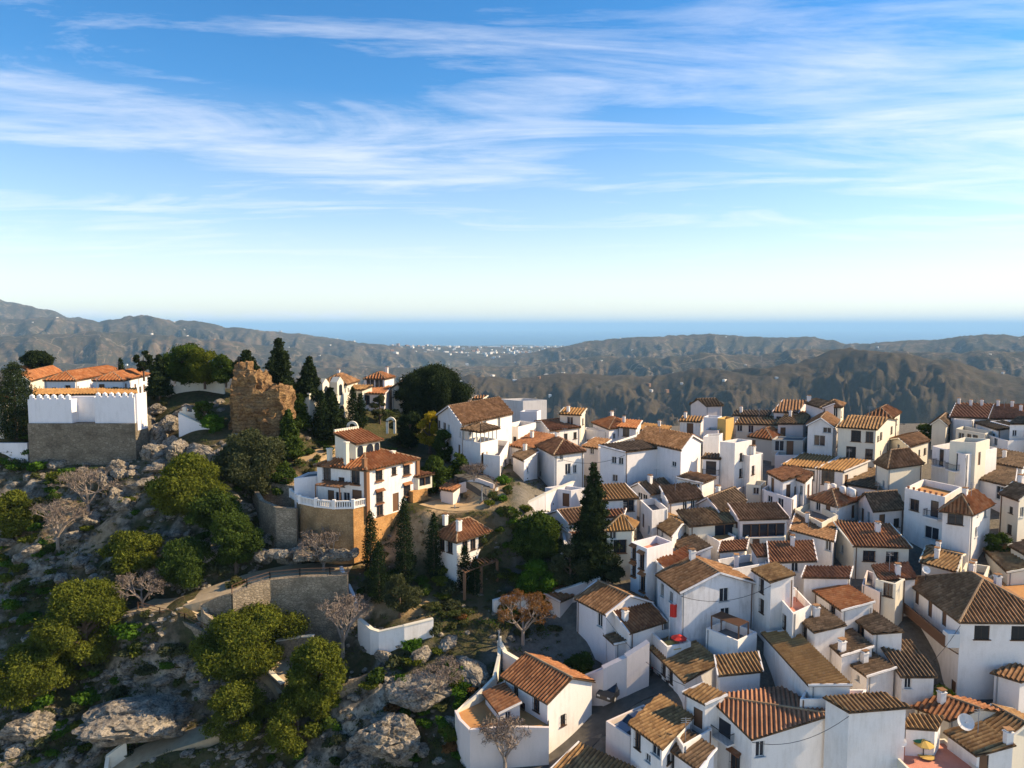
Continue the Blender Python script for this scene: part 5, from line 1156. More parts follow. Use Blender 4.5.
# ---------------------------------------------------------------- garden walls
wallrun('garden_wall', 'blue-shaded white wall stepping down from the path end below the mansion', 'wall', [(341,566),(347,580),(356,600)], [1.6,1.6,1.8], .4, W['cool'], 3)
wallrun('garden_wall', 'white wall round the lower garden with a dark teal gate', 'wall', [(359,619),(372,629.5),(380,632),(405,626),(433,619)], [2,2.4,2.4,2.2,2], .4, W['white'], 1.5, cap=W['cream'])
wallrun('garden_wall', 'white garden wall with a pointed end under the green bushes', 'wall', [(493,600),(506,596),(520,594.5),(527,598)], [1.6,1.6,2.0,2.6], .4, W['white'], 2)
wallrun('garden_wall', 'long pinkish wall with white coping on the bank left of the gabled houses', 'wall', [(546,594),(562,590),(578,585),(600,578)], [1.8,1.8,2.0,2.2], .4, W['pink'], 2, cap=W['white'])
wallrun('garden_wall', 'curved pale wall around the bare tree garden above the car house', 'wall', [(499,641),(505,652),(518,660),(536,663),(556,666),(570,672)], 2.4, .4, W['pink'], 2.5, cap=W['cream'])
wallrun('garden_wall', 'thin sunlit wall climbing the cliff edge from the terrace house', 'wall', [(456,712),(478,694),(494,677),(499,655),(500,636)], [2.6,2.4,2.2,2.2,2.0], .35, W['cream'], 3)
wallrun('garden_wall', 'long whitewashed rocky bank wall above the car street', 'wall', [(583,676),(605,667),(628,655),(648,641)], [2.6,4.2,5.0,5.6], .8, W['pink'], 1, cap=None)
wallrun('garden_wall', 'white sloping wall between the ramp street and the tall dark fir', 'wall', [(497,513),(520,507),(545,494),(575,481)], [2.4,2.6,3,3.4], .4, W['cool'], 2, cap=W['cream'])
wallrun('garden_wall', 'second low white wall beneath the sloping wall left of the fir', 'wall', [(516,519),(532,514),(548,512)], 2.0, .4, W['white'], 2)
wallrun('garden_wall', 'white bank wall with small arch under the round dark tree', 'wall', [(556,566),(566,545),(562,527)], [2,3,3], .4, W['cool'], 2)
wallrun('railed_wall', 'ramp parapet with wooden posts along the sandy terrace right of the mansion', 'fence', [(463,522),(480,510),(493,498),(497,487)], .9, .4, W['cream'], 2.5, fence=2.2, cap=None)
wallrun('railed_wall', 'upper post and rail fence on the sandy terrace', 'fence', [(440,492),(458,484),(478,478),(494,484)], .5, .3, W['pink'], 1, fence=2.0)
wallrun('path_wall', 'high rubble stone wall holding the curved path beneath the mansion', 'retaining wall', [(348,574),(330,575),(300,576),(270,579),(247,586),(232,593)], .8, .7, stonewall, 5.5, fence=2.6, z=[-30.7,-30.8,-30.9,-31.1,-31.4,-31.9])
wallrun('path_wall', 'hooked stone parapet at the bend of the curved path', 'wall', [(232,593),(215,598),(203,604),(206,612),(215,620)], [.8,.8,.8,.9,.9], .5, stonewall, 4, z=[-31.9,-32.6,-33.3,-34.0,-34.8])
wallrun('path_wall', 'stone wall with posts under the viewing end of the curved path', 'retaining wall', [(138,609),(160,615),(185,621),(214,636)], .7, .5, stonewall, 4.5, fence=2.2, z=[-34.7,-34.9,-35.4,-36.6])
wallrun('path_wall', 'low parapet wall of the lower path between the two big pines', 'wall', [(247,656),(266,668),(283,684)], [1.2,1.3,1.4], .45, stonewall, 4, cap=W['cream'])
wallrun('path_wall', 'short upper parapet right behind the lower path', 'wall', [(276,641),(300,637),(314,636)], 1.6, .45, stonewall, 4, cap=W['cream'])
wallrun('path_wall', 'dark stone wall in shade under the pine in front of the white garden wall', 'wall', [(325,690),(350,683),(372,672)], 1.6, .5, stonewall, 4)
wallrun('path_wall', 'sunlit parapet corner at the bottom edge of the rocky slope', 'wall', [(106,768),(108,755),(126,741)], 1.2, .4, W['cream'], 3)
# car house terrace: outer walls
tzc = at_g(500, 727, 4.2).z
tp = [at_z(x, y, tzc) for x, y in ((456,711),(460,720),(470,730),(486,729),(505,727),(549,728))]
pr = [at_z(x, y, tzc) for x, y in ((549,700),(500,672),(492,676))]
ring = tp+pr; mb = MB(); fl = MB()
for i in range(len(ring)):
    j = (i+1) % len(ring); lo = tzc-6.5
    mb.quad([(ring[i].x,ring[i].y,lo),(ring[j].x,ring[j].y,lo),(ring[j].x,ring[j].y,tzc),(ring[i].x,ring[i].y,tzc)])
    if i < len(tp)-1: mb.bar(ring[i]-Vector((0,0,.05)), ring[j]-Vector((0,0,.05)), .3, .3)
fl.quad([(p_.x, p_.y, tzc-.45) for p_ in ring])
te = mb.build('house_terrace', W['pink'], None, tp[0]); te.location = tp[0]; tag(te, 'pale rounded terrace base wall around the house beside the dark car', 'terrace'); fl.build('terrace_floor', terrace_orange, te, tp[0])

# ---------------------------------------------------------------- paths and streets draped over the ground
def ribbon(name, m, lift=.1):
    pts3 = PLINE[name]; width = PATHS[name][1]; mb = MB(); rows = []
    for i, p_ in enumerate(pts3):
        d_ = pts3[min(i+1, len(pts3)-1)]-pts3[max(i-1, 0)]; d_.z = 0; d_.normalize(); n_ = Vector((-d_.y, d_.x, 0))
        rows.append([((p_+n_*(t*width)).x, (p_+n_*(t*width)).y, p_.z+lift) for t in (-.5,-.25,0,.25,.5)])
    for i in range(len(rows)-1):
        for j in range(4): mb.quad([rows[i][j+1], rows[i][j], rows[i+1][j], rows[i+1][j+1]])
        for j in (0, 4):
            a_, b_ = rows[i][j], rows[i+1][j]; mb.quad([a_, b_, (b_[0], b_[1], b_[2]-1.0), (a_[0], a_[1], a_[2]-1.0)])
    tag(mb.build(name, m), kind='structure')
for n_, m_ in (('curved_path', pathm), ('path_bend', pathm), ('lower_path', pathm), ('bottom_path', pathm), ('car_street', asphalt), ('side_street', asphalt), ('ramp_street', asphalt), ('sandy_terrace', dirt), ('garden_path', dirt)): ribbon(n_, m_)

# ---------------------------------------------------------------- long balcony of the very large house, canopies, tanks and other fittings
o, a2, eb, ec, Ze, _z = HOUSES['h92']
d = Vector((ec.x, ec.y, 0)); L = d.length; d.normalize(); n = Vector((d.y, -d.x, 0)); n = -n if n.x > 0 and n.y > 0 else n
if n.dot(Vector((eb.x, eb.y, 0))) > 0: n = -n
a = Vector((a2.x, a2.y, Ze-2.75)); p0 = a+d*.1; p1 = a+d*(L*.98); mb = MB()
c = (p0+p1)/2+n*.75; mb.box((c.x, c.y, c.z-.2), (p1-p0).length, 1.5, .2, math.atan2(d.y, d.x))
q0, q1 = p0+n*1.45, p1+n*1.45
k = int((q1-q0).length/.14)
for i in range(k+1): c = q0.lerp(q1, i/k); mb.box((c.x, c.y, c.z), .10, .05, .95, math.atan2(d.y, d.x))
mb.bar(q0+Vector((0,0,1)), q1+Vector((0,0,1)), .12); mb.bar(p0+Vector((0,0,1)), q0+Vector((0,0,1)), .1)
for i in range(10): c = p0.lerp(q0, i/10); mb.box((c.x, c.y, c.z), .05, .05, .95)
for i in range(7): c = p0.lerp(p1, i/6); mb.bar(c+Vector((0,0,-.9)), c+n*1.2+Vector((0,0,-.15)), .12)
mb.build('balcony', wood, o, o.location)
la = MB(); c = p0+n*.8; la.box((c.x, c.y, c.z+.0), 1.1, 1.2, 1.5, math.atan2(d.y, d.x)); la.build('bay_window', frame_w, o, o.location)
def local_box(key, a_, b_, z, dims, m, name, rz=0, top=None):
    o, a2, eb, ec, Ze, _z = HOUSES[key]; q = a2+eb*a_+ec*b_; mb = MB(); mb.box((q.x, q.y, Ze+z), *dims, math.atan2(eb.y, eb.x)+rz); return mb.build(name, m, o, o.location)
# water tanks
o, a2, eb, ec, Ze, _z = HOUSES['h48']
for i, (px, py) in enumerate(((833,489.5),(842.5,492),(849.5,493.5),(852.5,495))):
    q = at_z(px, py+1.5, Ze+.9); mb = MB(); mb.tube([q, q+Vector((0,0,1.0)), q+Vector((0,0,1.15))], [.45,.45,.2], 12); t = mb.build('water_tank', W['white'], None, q, True); t.location = q
    tag(t, ['largest white water tank at the left of the rust roof', 'second white water tank from the left on the rust roof', 'third white water tank from the left on the rust roof', 'rightmost white water tank on the rust roof'][i], 'water tank', 'white water tanks on the rust roof')
def parasol(label, px, py, h, r, m, z):
    q = at_z(px, py, z); o = empty('parasol', q-Vector((0,0,h)), label, 'parasol'); mb = MB(); mb.bar(q-Vector((0,0,h)), q, .06); mb.build('pole', iron, o, o.location)
    mb = MB(); rim = [q+Vector((r*math.cos(t), r*math.sin(t), -.45)) for t in [i*math.pi/4 for i in range(8)]]
    for i in range(8): mb.quad([q, rim[i], rim[(i+1) % 8]]); mb.quad([q-Vector((0,0,.04)), rim[(i+1) % 8]-Vector((0,0,.04)), rim[i]-Vector((0,0,.04))])
    mb.build('canopy', m, o, o.location)
ye = mat('yellow_cloth', (.55,.36,.10), .9)[0]; redc = mat('red_cloth', (.55,.04,.03), .8)[0]; greenc = mat('green_cloth', (.04,.16,.08), .8)[0]
z82 = HOUSES['h82'][4]; z98 = HOUSES['h98'][4]
parasol('yellow parasol lying open on the walled roof terrace', 672, 641, 1.2, 1.2, ye, z82-.0)
parasol('dark red parasol at the back of the walled roof terrace', 679, 634, 1.8, .9, redc, z82+.9)
parasol('green parasol at the back of the salmon terrace', 919, 733, 2.1, 1.0, greenc, z98+1.6)
parasol('cream parasol beside the green one on the salmon terrace', 924, 739, 2.0, .9, ye, z98+1.4)
# flag
p = at_z(669, 640, z82-.5); o = empty('flagpole', p, 'thin pole with a red flag on the walled roof terrace', 'flag'); mb = MB(); mb.bar(p, p+Vector((0,0,4.4)), .06); mb.build('pole', frame_w, o, p)
mb = MB(); 
for i in range(6):
    x0, x1 = i*.14, (i+1)*.14; y0, y1 = .1*math.sin(i*1.2), .1*math.sin((i+1)*1.2); mb.quad([p+Vector((x0,y0,2.7)), p+Vector((x1,y1,2.6)), p+Vector((x1,y1,4.1)), p+Vector((x0,y0,4.25))])
mb.build('flag', redc, o, p)
# satellite dish
def dish(label, px, py, z, r):
    q = at_z(px, py, z); o = empty('satellite_dish', q-Vector((0,0,1)), label, 'satellite dish'); mb = MB(); mb.bar(q-Vector((0,0,1.2)), q, .06); mb.build('mast', iron, o, o.location)
    mb = MB(); ax = Vector((-.1, -.85, .5)).normalized(); u = ax.orthogonal().normalized(); v = ax.cross(u); prev = None
    for k in range(5):
        rr_ = r*k/4; ring_ = [q+ax*(.25*(rr_/r)**2*r)+(u*math.cos(t)+v*math.sin(t))*rr_ for t in [i*math.pi/8 for i in range(16)]]
        if prev:
            for i in range(16): mb.quad([prev[i], prev[(i+1) % 16], ring_[(i+1) % 16], ring_[i]])
        prev = ring_
    mb.bar(q, q+ax*.6, .04); mb.build('dish', W['white'], o, o.location, True)
dish('large white satellite dish between the long reddish roof and the round chimney house', 965, 722, HOUSES['h100'][4]+.6, .75)
dish('small satellite dish on the parapet of the salmon terrace', 902, 742, z98+1.4, .4)
dish('satellite dish on the long balcony roof side of the very large house', 926, 570, HOUSES['h104'][4]+1.0, .45)
# table on the salmon terrace
q = at_z(926, 756, z98-.2); mb = MB(); mb.tube([q, q+Vector((0,0,.06))], [.7,.7], 14)
o = empty('round_table', q-Vector((0,0,.75)), 'small round table standing in the sun on the salmon terrace', 'table'); mb.build('table_top', ye, o, o.location); mb = MB(); mb.bar(q-Vector((0,0,.75)), q, .1); mb.build('leg', iron, o, o.location)
# flower pots on the balustrade terrace
o, a2, eb, ec, Ze, _z = HOUSES['h47b']
potm = mat('clay_pot', (.35,.15,.08), .8)[0]
for i in range(7):
    q = a2+eb*.02+ec*(.08+.14*i); q = Vector((q.x, q.y, Ze+.01)); mb = MB(); mb.tube([q, q+Vector((0,0,.32))], [.13,.18], 10); po = mb.build('flower_pot', potm, None, q); po.location = q
    tag(po, 'clay flower pot in the row along the balustrade terrace of the orange-roofed house', 'flower pot', 'clay pots on the balustrade terrace')
# pergola on the hall annex
o, a2, eb, ec, Ze, _z = HOUSES['hallannex']
P_ = lambda a_, b_, z: Vector(((a2+eb*a_+ec*b_).x, (a2+eb*a_+ec*b_).y, z))
mb = MB(); rb = MB(); pz = Ze+1.7; PST = []
for i in range(5):
    for j in range(5):
        if i in (0, 4) or j in (0, 4): pm_ = MB(); pm_.box(P_(.04+.92*i/4, .04+.92*j/4, Ze-.05), .14, .14, 1.75); PST.append(pm_)
pv = [P_(-.08,-.08,pz), P_(1.08,-.08,pz), P_(1.08,1.08,pz), P_(-.08,1.08,pz)]; ap = P_(.5,.5,pz+.9)
for i in range(4): tile_plane(rb, [pv[i], pv[(i+1) % 4], ap], pv[(i+1) % 4]-pv[i], .4)
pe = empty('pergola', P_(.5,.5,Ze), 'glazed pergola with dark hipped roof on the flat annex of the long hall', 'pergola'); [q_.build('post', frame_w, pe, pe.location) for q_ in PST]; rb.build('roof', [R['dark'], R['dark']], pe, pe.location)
# timber pergola on the yard house
o, a2, eb, ec, Ze, _z = HOUSES['h84']; mb = MB()
for i in range(9): mb.bar(P_(.2+.06*i,.1,Ze+1.3), P_(.2+.06*i,.95,Ze+1.3), .1)
for a_, b_ in ((.2,.1),(.7,.1),(.2,.95),(.7,.95)): mb.bar(P_(a_,b_,Ze-.9), P_(a_,b_,Ze+1.3), .14)
pe = empty('pergola', P_(.5,.5,Ze-.9), 'brown timber pergola in the walled yard below the stained gable wall', 'pergola'); mb.build('frame', wood, pe, pe.location)
# small pergola beams at the little hipped house
o, a2, eb, ec, Ze, _z = HOUSES['whitehip']; mb = MB(); zz = Ze-3.4
for i in range(12):
    a_ = i/11; p0 = P_(a_, 0, zz); p1 = p0+Vector((1.2,-2.6,0)); mb.bar(p0, p1, .1)
for t in (.15, .95): mb.bar(P_(0,0,zz-.1)+Vector((1.2,-2.6,0))*t, P_(1,0,zz-.1)+Vector((1.2,-2.6,0))*t, .12)
for a_ in (0,.5,1): p1 = P_(a_,0,zz)+Vector((1.2,-2.6,0))*.95; mb.box((p1.x,p1.y,zz-3.6), .35, .35, 3.5)
mb.build('pergola', wood, o, o.location)
# laundry on the sunken terrace
z95 = HOUSES['h95'][4]-.9; p0 = at_z(778, 606, z95); o = empty('clothes_line', p0, 'clothes line with pale laundry on the sunken roof terrace', 'laundry'); mb = MB(); q1 = p0+Vector((2.6,1.2,0))
for q in (p0, q1): mb.bar(q, q+Vector((0,0,1.7)), .05)
mb.bar(p0+Vector((0,0,1.65)), q1+Vector((0,0,1.65)), .02); mb.build('line', iron, o, p0); mb = MB()
for i in range(4):
    c = p0.lerp(q1, .15+.22*i)+Vector((0,0,1.6)); e = (q1-p0).normalized()*.24; mb.quad([c-e, c+e, c+e-Vector((0,.05,.9)), c-e-Vector((0,.05,.9))])
mb.build('cloth', [frame_w], o, p0)

# ---------------------------------------------------------------- cars
def car(label, P, rz, col, suv=True):
    paint = mat('car_paint', col, .3, .6)[0]; o = empty('car', P, label, 'car', rz=rz); L, Wd = (4.5, 1.85) if suv else (4.0, 1.7); hb, ht = (.95, 1.68) if suv else (.85, 1.45)
    prof = [(-L/2,.35),(-L/2,.75),(-L/2+.15,hb-.02),(-L*.22-.1,hb+.04),(L*.42,hb),(L/2,.8),(L/2,.35)] if not suv else [(-L/2,.35),(-L/2,.8),(-L/2+.9,hb),(L*.40,hb+.02),(L/2-.05,.9),(L/2,.35)]
    b = MB()
    pr = [(x, z) for x, z in prof]
    lft = [Vector((x, -Wd/2, z)) for x, z in pr]; rgt = [Vector((x, Wd/2, z)) for x, z in pr]
    b.quad(lft[::-1]); b.quad(rgt)
    for i in range(len(pr)): j = (i+1) % len(pr); b.quad([lft[i], lft[j], rgt[j], rgt[i]])
    b.build('body', paint, o)
    c0, c1, t0, t1 = -L/2+1.0, L/2-.12, -L/2+1.75, L/2-.5; w1 = Wd/2-.08; w2 = Wd/2-.28; c_ = MB()
    lo = [Vector((x, y, hb-.02)) for x, y in ((c0,-w1),(c1,-w1),(c1,w1),(c0,w1))]; hi = [Vector((x, y, ht)) for x, y in ((t0,-w2),(t1,-w2),(t1,w2),(t0,w2))]
    for i in range(4): j = (i+1) % 4; c_.quad([lo[i], lo[j], hi[j], hi[i]])
    c_.build('glazing', glass, o); r_ = MB()
    ex = [v+Vector((0,0,.01)) for v in hi]; up = [v*1 for v in ex]; r_.quad([v+Vector((0,0,.05)) for v in ex]); 
    for i in range(4): j = (i+1) % 4; r_.quad([ex[i], ex[j], ex[j]+Vector((0,0,.05)), ex[i]+Vector((0,0,.05))]); r_.bar(lo[i], hi[i], .09)
    r_.build('roof_panel', paint, o)
    if suv:
        s_ = MB()
        for y in (-w2+.05, w2-.05): s_.bar((t0+.2, y, ht+.14), (t1-.1, y, ht+.14), .06)
        for x in (t0+.5, t1-.5): s_.bar((x, -w2, ht+.17), (x, w2, ht+.17), .05)
        s_.build('roof_rack', greypaint, o)
    wm_ = MB(); 
    for x in (-L/2+.85, L/2-.8):
        for y in (-Wd/2+.08, Wd/2-.08):
            t_ = MB(); t_.tube([(x, y-.11, .34), (x, y+.11, .34)], [.34,.34], 14); wh = t_.build('wheel', iron, o); t2 = MB(); sg = -1 if y < 0 else 1; t2.tube([(x, y+sg*.10, .34), (x, y+sg*.13, .34)], [.2,.2], 10); t2.build('rim', greypaint, wh)
    for y in (-.6, .6):
        t_ = MB(); t_.box((L/2, y, .7), .06, .28, .2); t_.build('tail_light', redc, o); t_ = MB(); t_.box((-L/2, y, .62), .06, .32, .16); t_.build('headlight', frame_w, o)
def gpos(px, py, lift=.14): p = at_g(px, py); return Vector((p.x, p.y, max(G(p.x, p.y), _lk(_Zs, p.x, p.y))+lift))
car('black four wheel drive with roof rack parked against the white gable wall', gpos(613, 698, .3), math.radians(55), (.012,.013,.016))
car('dark hatchback in the shade beside the whitewashed bank wall', gpos(634, 679, .3), math.radians(25), (.02,.02,.022), False)
z89 = HOUSES['h89'][4]-.9; _o, a2, eb, ec, Ze, _z = HOUSES['h89']; p = a2+eb*.42+ec*.5; car('blue-grey car parked on the sunken car park block', Vector((p.x, p.y, z89+.02)), math.atan2(eb.y, eb.x), (.12,.15,.2), False)
# ---------------------------------------------------------------- poles and lamps
def pole(label, px, pyb, pyt, cat='utility pole', name='utility_pole', lamp=0):
    p = at_g(px, pyb); h = (pyb-pyt)/F*p.y*1.05; p.z -= .5; o = empty(name, p, label, cat); mb = MB(); mb.tube([p, p+Vector((0,0,h+.5))], [.11,.07], 8); mb.build('shaft', greypaint, o, p)
    mb = MB(); t = p+Vector((0,0,h+.3))
    if lamp: mb.bar(t, t+Vector((.9,0,.1)), .06); mb.box(t+Vector((.9,0,0)), .4,.2,.14)
    else: mb.bar(t-Vector((.6,0,.2)), t+Vector((.6,0,-.2)), .08)
    mb.build('lamp_head' if lamp else 'crossarm', iron, o, p)
pole('grey utility pole on the cliff edge above the thin sunlit wall', 499, 665, 630)
pole('street lamp at the foot of the ramp street by the small bare tree', 482, 512, 486, 'street lamp', 'street_lamp', 1)
pole('thin pole on the sunlit lookout terrace in the upper right', 899, 441, 424, 'street lamp', 'street_lamp', 1)
pole('slim post at the dirt terrace corner above the little white hipped house', 455, 526, 505)
pole('utility pole between the tall fir and the tan hipped house', 602, 560, 530)
o = tag(link('wall_lamp', (lambda m_: (m_.box((0,0,0), .12,.12,.5), m_.bar((0,0,.4), (-.5,-.35,.5), .06), m_.box((-.5,-.35,.1), .3,.3,.45), m_)[-1])(MB()).mesh('wall_lamp', iron), None, at_z(556.5, 712, HOUSES['h91'][4]-2.4)), 'black wall lamp on the sunlit gable of the car house', 'wall lamp')
# lookout terrace parapet
wallrun('lookout_parapet', 'sunlit sandy parapet of the lookout terrace on the rear edge', 'parapet', [(893,437),(905,436),(922,437)], 1.2, .4, W['ochre'], 3)

# overhead cables sagging between houses
cab = [('h74','h94'),('h77','h81'),('h86','h96'),('h92','h93f'),('h58','h75'),('h16a','h8'),('h47','h44'),('h64','h71')]
for i, (k0, k1) in enumerate(cab):
    q0 = HOUSES[k0]; q1 = HOUSES[k1]; p0 = Vector((q0[1].x, q0[1].y, q0[4]-.5)); p1 = Vector((q1[1].x, q1[1].y, q1[4]-.5)); mb = MB(); pts = [p0.lerp(p1, t/10)-Vector((0,0,1.1*4*(t/10)*(1-t/10))) for t in range(11)]
    mb.tube(pts, [.028]*11, 4); o = mb.build('cable', iron, None, p0); o.location = p0; tag(o, 'thin black overhead cable sagging across the lane between two white houses', 'cable', 'overhead cables in the village')
# ---------------------------------------------------------------- foliage
def leafmat(name, c1, c2, dry=None, tr=.35):
    m = bpy.data.materials.new(name); m.use_nodes = True; nt = m.node_tree; nt.nodes.clear()
    o_ = N(nt, 'ShaderNodeOutputMaterial'); p = wpos(nt); at = N(nt, 'ShaderNodeAttribute', attribute_name='tint')
    c = mixc(nt, at.outputs['Fac'], c1, c2)
    c = mixc(nt, ramp(nt, noise_(nt, .55, p, 4), [(.42, (0,)*3), (.62, (.55,)*3)]), c, dry or tuple(x*.5 for x in c1))
    d = N(nt, 'ShaderNodeBsdfDiffuse'); t = N(nt, 'ShaderNodeBsdfTranslucent'); mx = N(nt, 'ShaderNodeMixShader'); mx.inputs[0].default_value = tr
    nt.links.new(c, d.inputs[0]); nt.links.new(mixc(nt, 1.0, c, (1.0,1.0,.45), 'MULTIPLY'), t.inputs[0]); nt.links.new(d.outputs[0], mx.inputs[1]); nt.links.new(t.outputs[0], mx.inputs[2]); nt.links.new(mx.outputs[0], o_.inputs[0]); return m
LF = dict(pine=leafmat('pine_needles', (.045,.075,.018), (.10,.145,.028)), ypine=leafmat('yellow_green_needles', (.075,.10,.018), (.20,.215,.03)),
 dark=leafmat('dark_needles', (.018,.030,.014), (.045,.062,.022), tr=.2), cyp=leafmat('cypress_leaves', (.014,.026,.012), (.032,.05,.018), tr=.15),
 olive=leafmat('olive_leaves', (.06,.07,.035), (.12,.13,.06)), yellow=leafmat('yellow_leaves', (.30,.22,.02), (.50,.38,.03)), green=leafmat('bright_green_leaves', (.05,.115,.014), (.11,.20,.024)),
 scrub=leafmat('scrub_leaves', (.05,.07,.025), (.11,.13,.04), (.10,.075,.04)), rust=leafmat('rusty_leaves', (.20,.09,.035), (.30,.16,.06)), twig=leafmat('bare_twigs', (.16,.125,.10), (.27,.21,.17), tr=0))
bark = simple_noise('bark', (.10,.07,.05), (.17,.12,.085), 3)
palebark = simple_noise('pale_bark', (.24,.19,.155), (.34,.28,.23), 3)
def leaf_mesh(name, clumps, size, m, seed, flat=0.0, elong=1.0, shell=.55):
    """clumps: (x,y,z,rx,ry,rz,n)"""
    rs = np.random.RandomState(seed); VV = []; TT = []
    for (x, y, z, rx, ry, rz, n) in clumps:
        n = int(n); d = rs.normal(size=(n, 3)); d /= np.linalg.norm(d, axis=1)[:, None]; r = shell+(1-shell)*rs.rand(n)**.6; r *= 1+.18*rs.normal(size=n)
        c = d*r[:, None]*np.array([rx, ry, rz])+np.array([x, y, z])
        a = rs.normal(size=(n, 3)); a[:, 2] *= (1-flat); a /= np.linalg.norm(a, axis=1)[:, None]
        b_ = np.cross(a, d+.6*rs.normal(size=(n, 3))); b_ /= np.linalg.norm(b_, axis=1)[:, None]+1e-6
        s = size*(.6+.8*rs.rand(n))[:, None]
        q = np.stack([c-a*s*elong-b_*s*.5, c+a*s*elong-b_*s*.35, c+a*s*elong*.7+b_*s*.5, c-a*s*elong*.8+b_*s*.45], 1)
        VV.append(q.reshape(-1, 3)); TT.append(np.repeat(np.clip(.5+.22*rs.normal(size=n)+.25*(rs.rand()-.5), 0, 1), 4))
    v = np.concatenate(VV); t = np.concatenate(TT); n = len(v)//4; me = bpy.data.meshes.new(name)
    me.vertices.add(len(v)); me.vertices.foreach_set('co', v.astype(np.float32).ravel()); me.loops.add(len(v)); me.loops.foreach_set('vertex_index', np.arange(len(v), dtype=np.int32))
    me.polygons.add(n); me.polygons.foreach_set('loop_start', np.arange(0, 4*n, 4, dtype=np.int32)); me.polygons.foreach_set('loop_total', np.full(n, 4, dtype=np.int32))
    at = me.attributes.new('tint', 'FLOAT', 'POINT'); at.data.foreach_set('value', t.astype(np.float32)); me.materials.append(m); me.update(); return me
def crown(kind, H_, R_, seed, k=1.0):
    """clump list and limb list of a tree of height H_ and crown radius R_ (trunk base at 0)"""
    rd = random.Random(seed); C = []; Lm = []
    if kind in ('pine', 'round', 'loose'):
        n = int({'pine': 34, 'round': 34, 'loose': 24}[kind]*max(.8, min(1.6, R_/3))); zc = H_*(.56 if kind != 'round' else .52); hz = H_*(.40 if kind != 'round' else .48)
        for i in range(n):
            t = rd.uniform(0, 6.283); u = rd.uniform(-.95, 1); r = math.sqrt(max(0, 1-u*u))*rd.uniform(.45, .86); s = rd.uniform(.27, .42)*R_*(1.0 if kind != 'loose' else .85)
            x, y, z = r*R_*math.cos(t)+rd.gauss(0, .07)*R_, r*R_*math.sin(t)+rd.gauss(0, .07)*R_, zc+u*hz*rd.uniform(.7, 1)
            C.append((x, y, z, s, s, s*.72, 420*(s/.8)**1.8*k)); Lm.append(((0, 0, max(.3*H_, z-rd.uniform(.15, .35)*H_)), (x, y, z)))
    elif kind == 'fir':
        lv = int(max(9, H_/.55))
        for i in range(lv):
            f = i/lv; z = H_*(.10+.88*f); rr_ = R_*(1-f)**.85*rd.uniform(.8, 1.1)+.15; nb = max(4, int(9*(1-f)+3))
            for j in range(nb):
                t = 6.283*(j+rd.random()*.7)/nb; e = rr_*rd.uniform(.7, 1.1)
                for q in (.45, .85): C.append((e*q*math.cos(t), e*q*math.sin(t), z-.16*e*q, .30*e+.12, .30*e+.12, .16+.05*e, 26*(e+.35)*k))
                Lm.append(((0, 0, z), (e*math.cos(t)*.8, e*math.sin(t)*.8, z-.14*e)))
    elif kind == 'cyp':
        n = int(H_*2.2)
        for i in range(n):
            f = (i+.5)/n; rr_ = 1.7*R_*min(1, (f*6+.35))*(1-f)**.42*1.05*rd.uniform(.9, 1.08); C.append((rd.gauss(0, .05)*R_, rd.gauss(0, .05)*R_, H_*(.03+.96*f), rr_, rr_, H_/n*1.1, 170*(rr_+.25)*k))
    elif kind == 'shrub':
        for i in range(9):
            t = rd.uniform(0, 6.283); r = rd.uniform(0, .62)*R_; s = rd.uniform(.32, .5)*R_; C.append((r*math.cos(t), r*math.sin(t), H_*rd.uniform(.3, .68), s, s, s*.65*H_/R_*.8, 110*max(.6, s)**1.4*k))
    return C, Lm
def bare(mb, tips, p, d, L, r, lv, rd):
    if lv == 0 or L < .12: return
    q = p+d*L; mb.tube([p, (p+q)/2+Vector((rd.gauss(0,.04)*L, rd.gauss(0,.04)*L, 0)), q], [r, r*.8, r*.62], 5 if lv > 3 else 3, cap=False)
    if lv <= 2: tips.append(q)
    for _ in range(3 if lv > 2 else 3):
        nd = (d+Vector((rd.gauss(0,.55), rd.gauss(0,.55), rd.gauss(.12,.3)))).normalized(); bare(mb, tips, q, nd, L*rd.uniform(.62,.8), r*.58, lv-1, rd)
TN = [0]
SIZE = dict(pine=.115, round=.125, loose=.115, fir=.15, cyp=.10, shrub=.12)
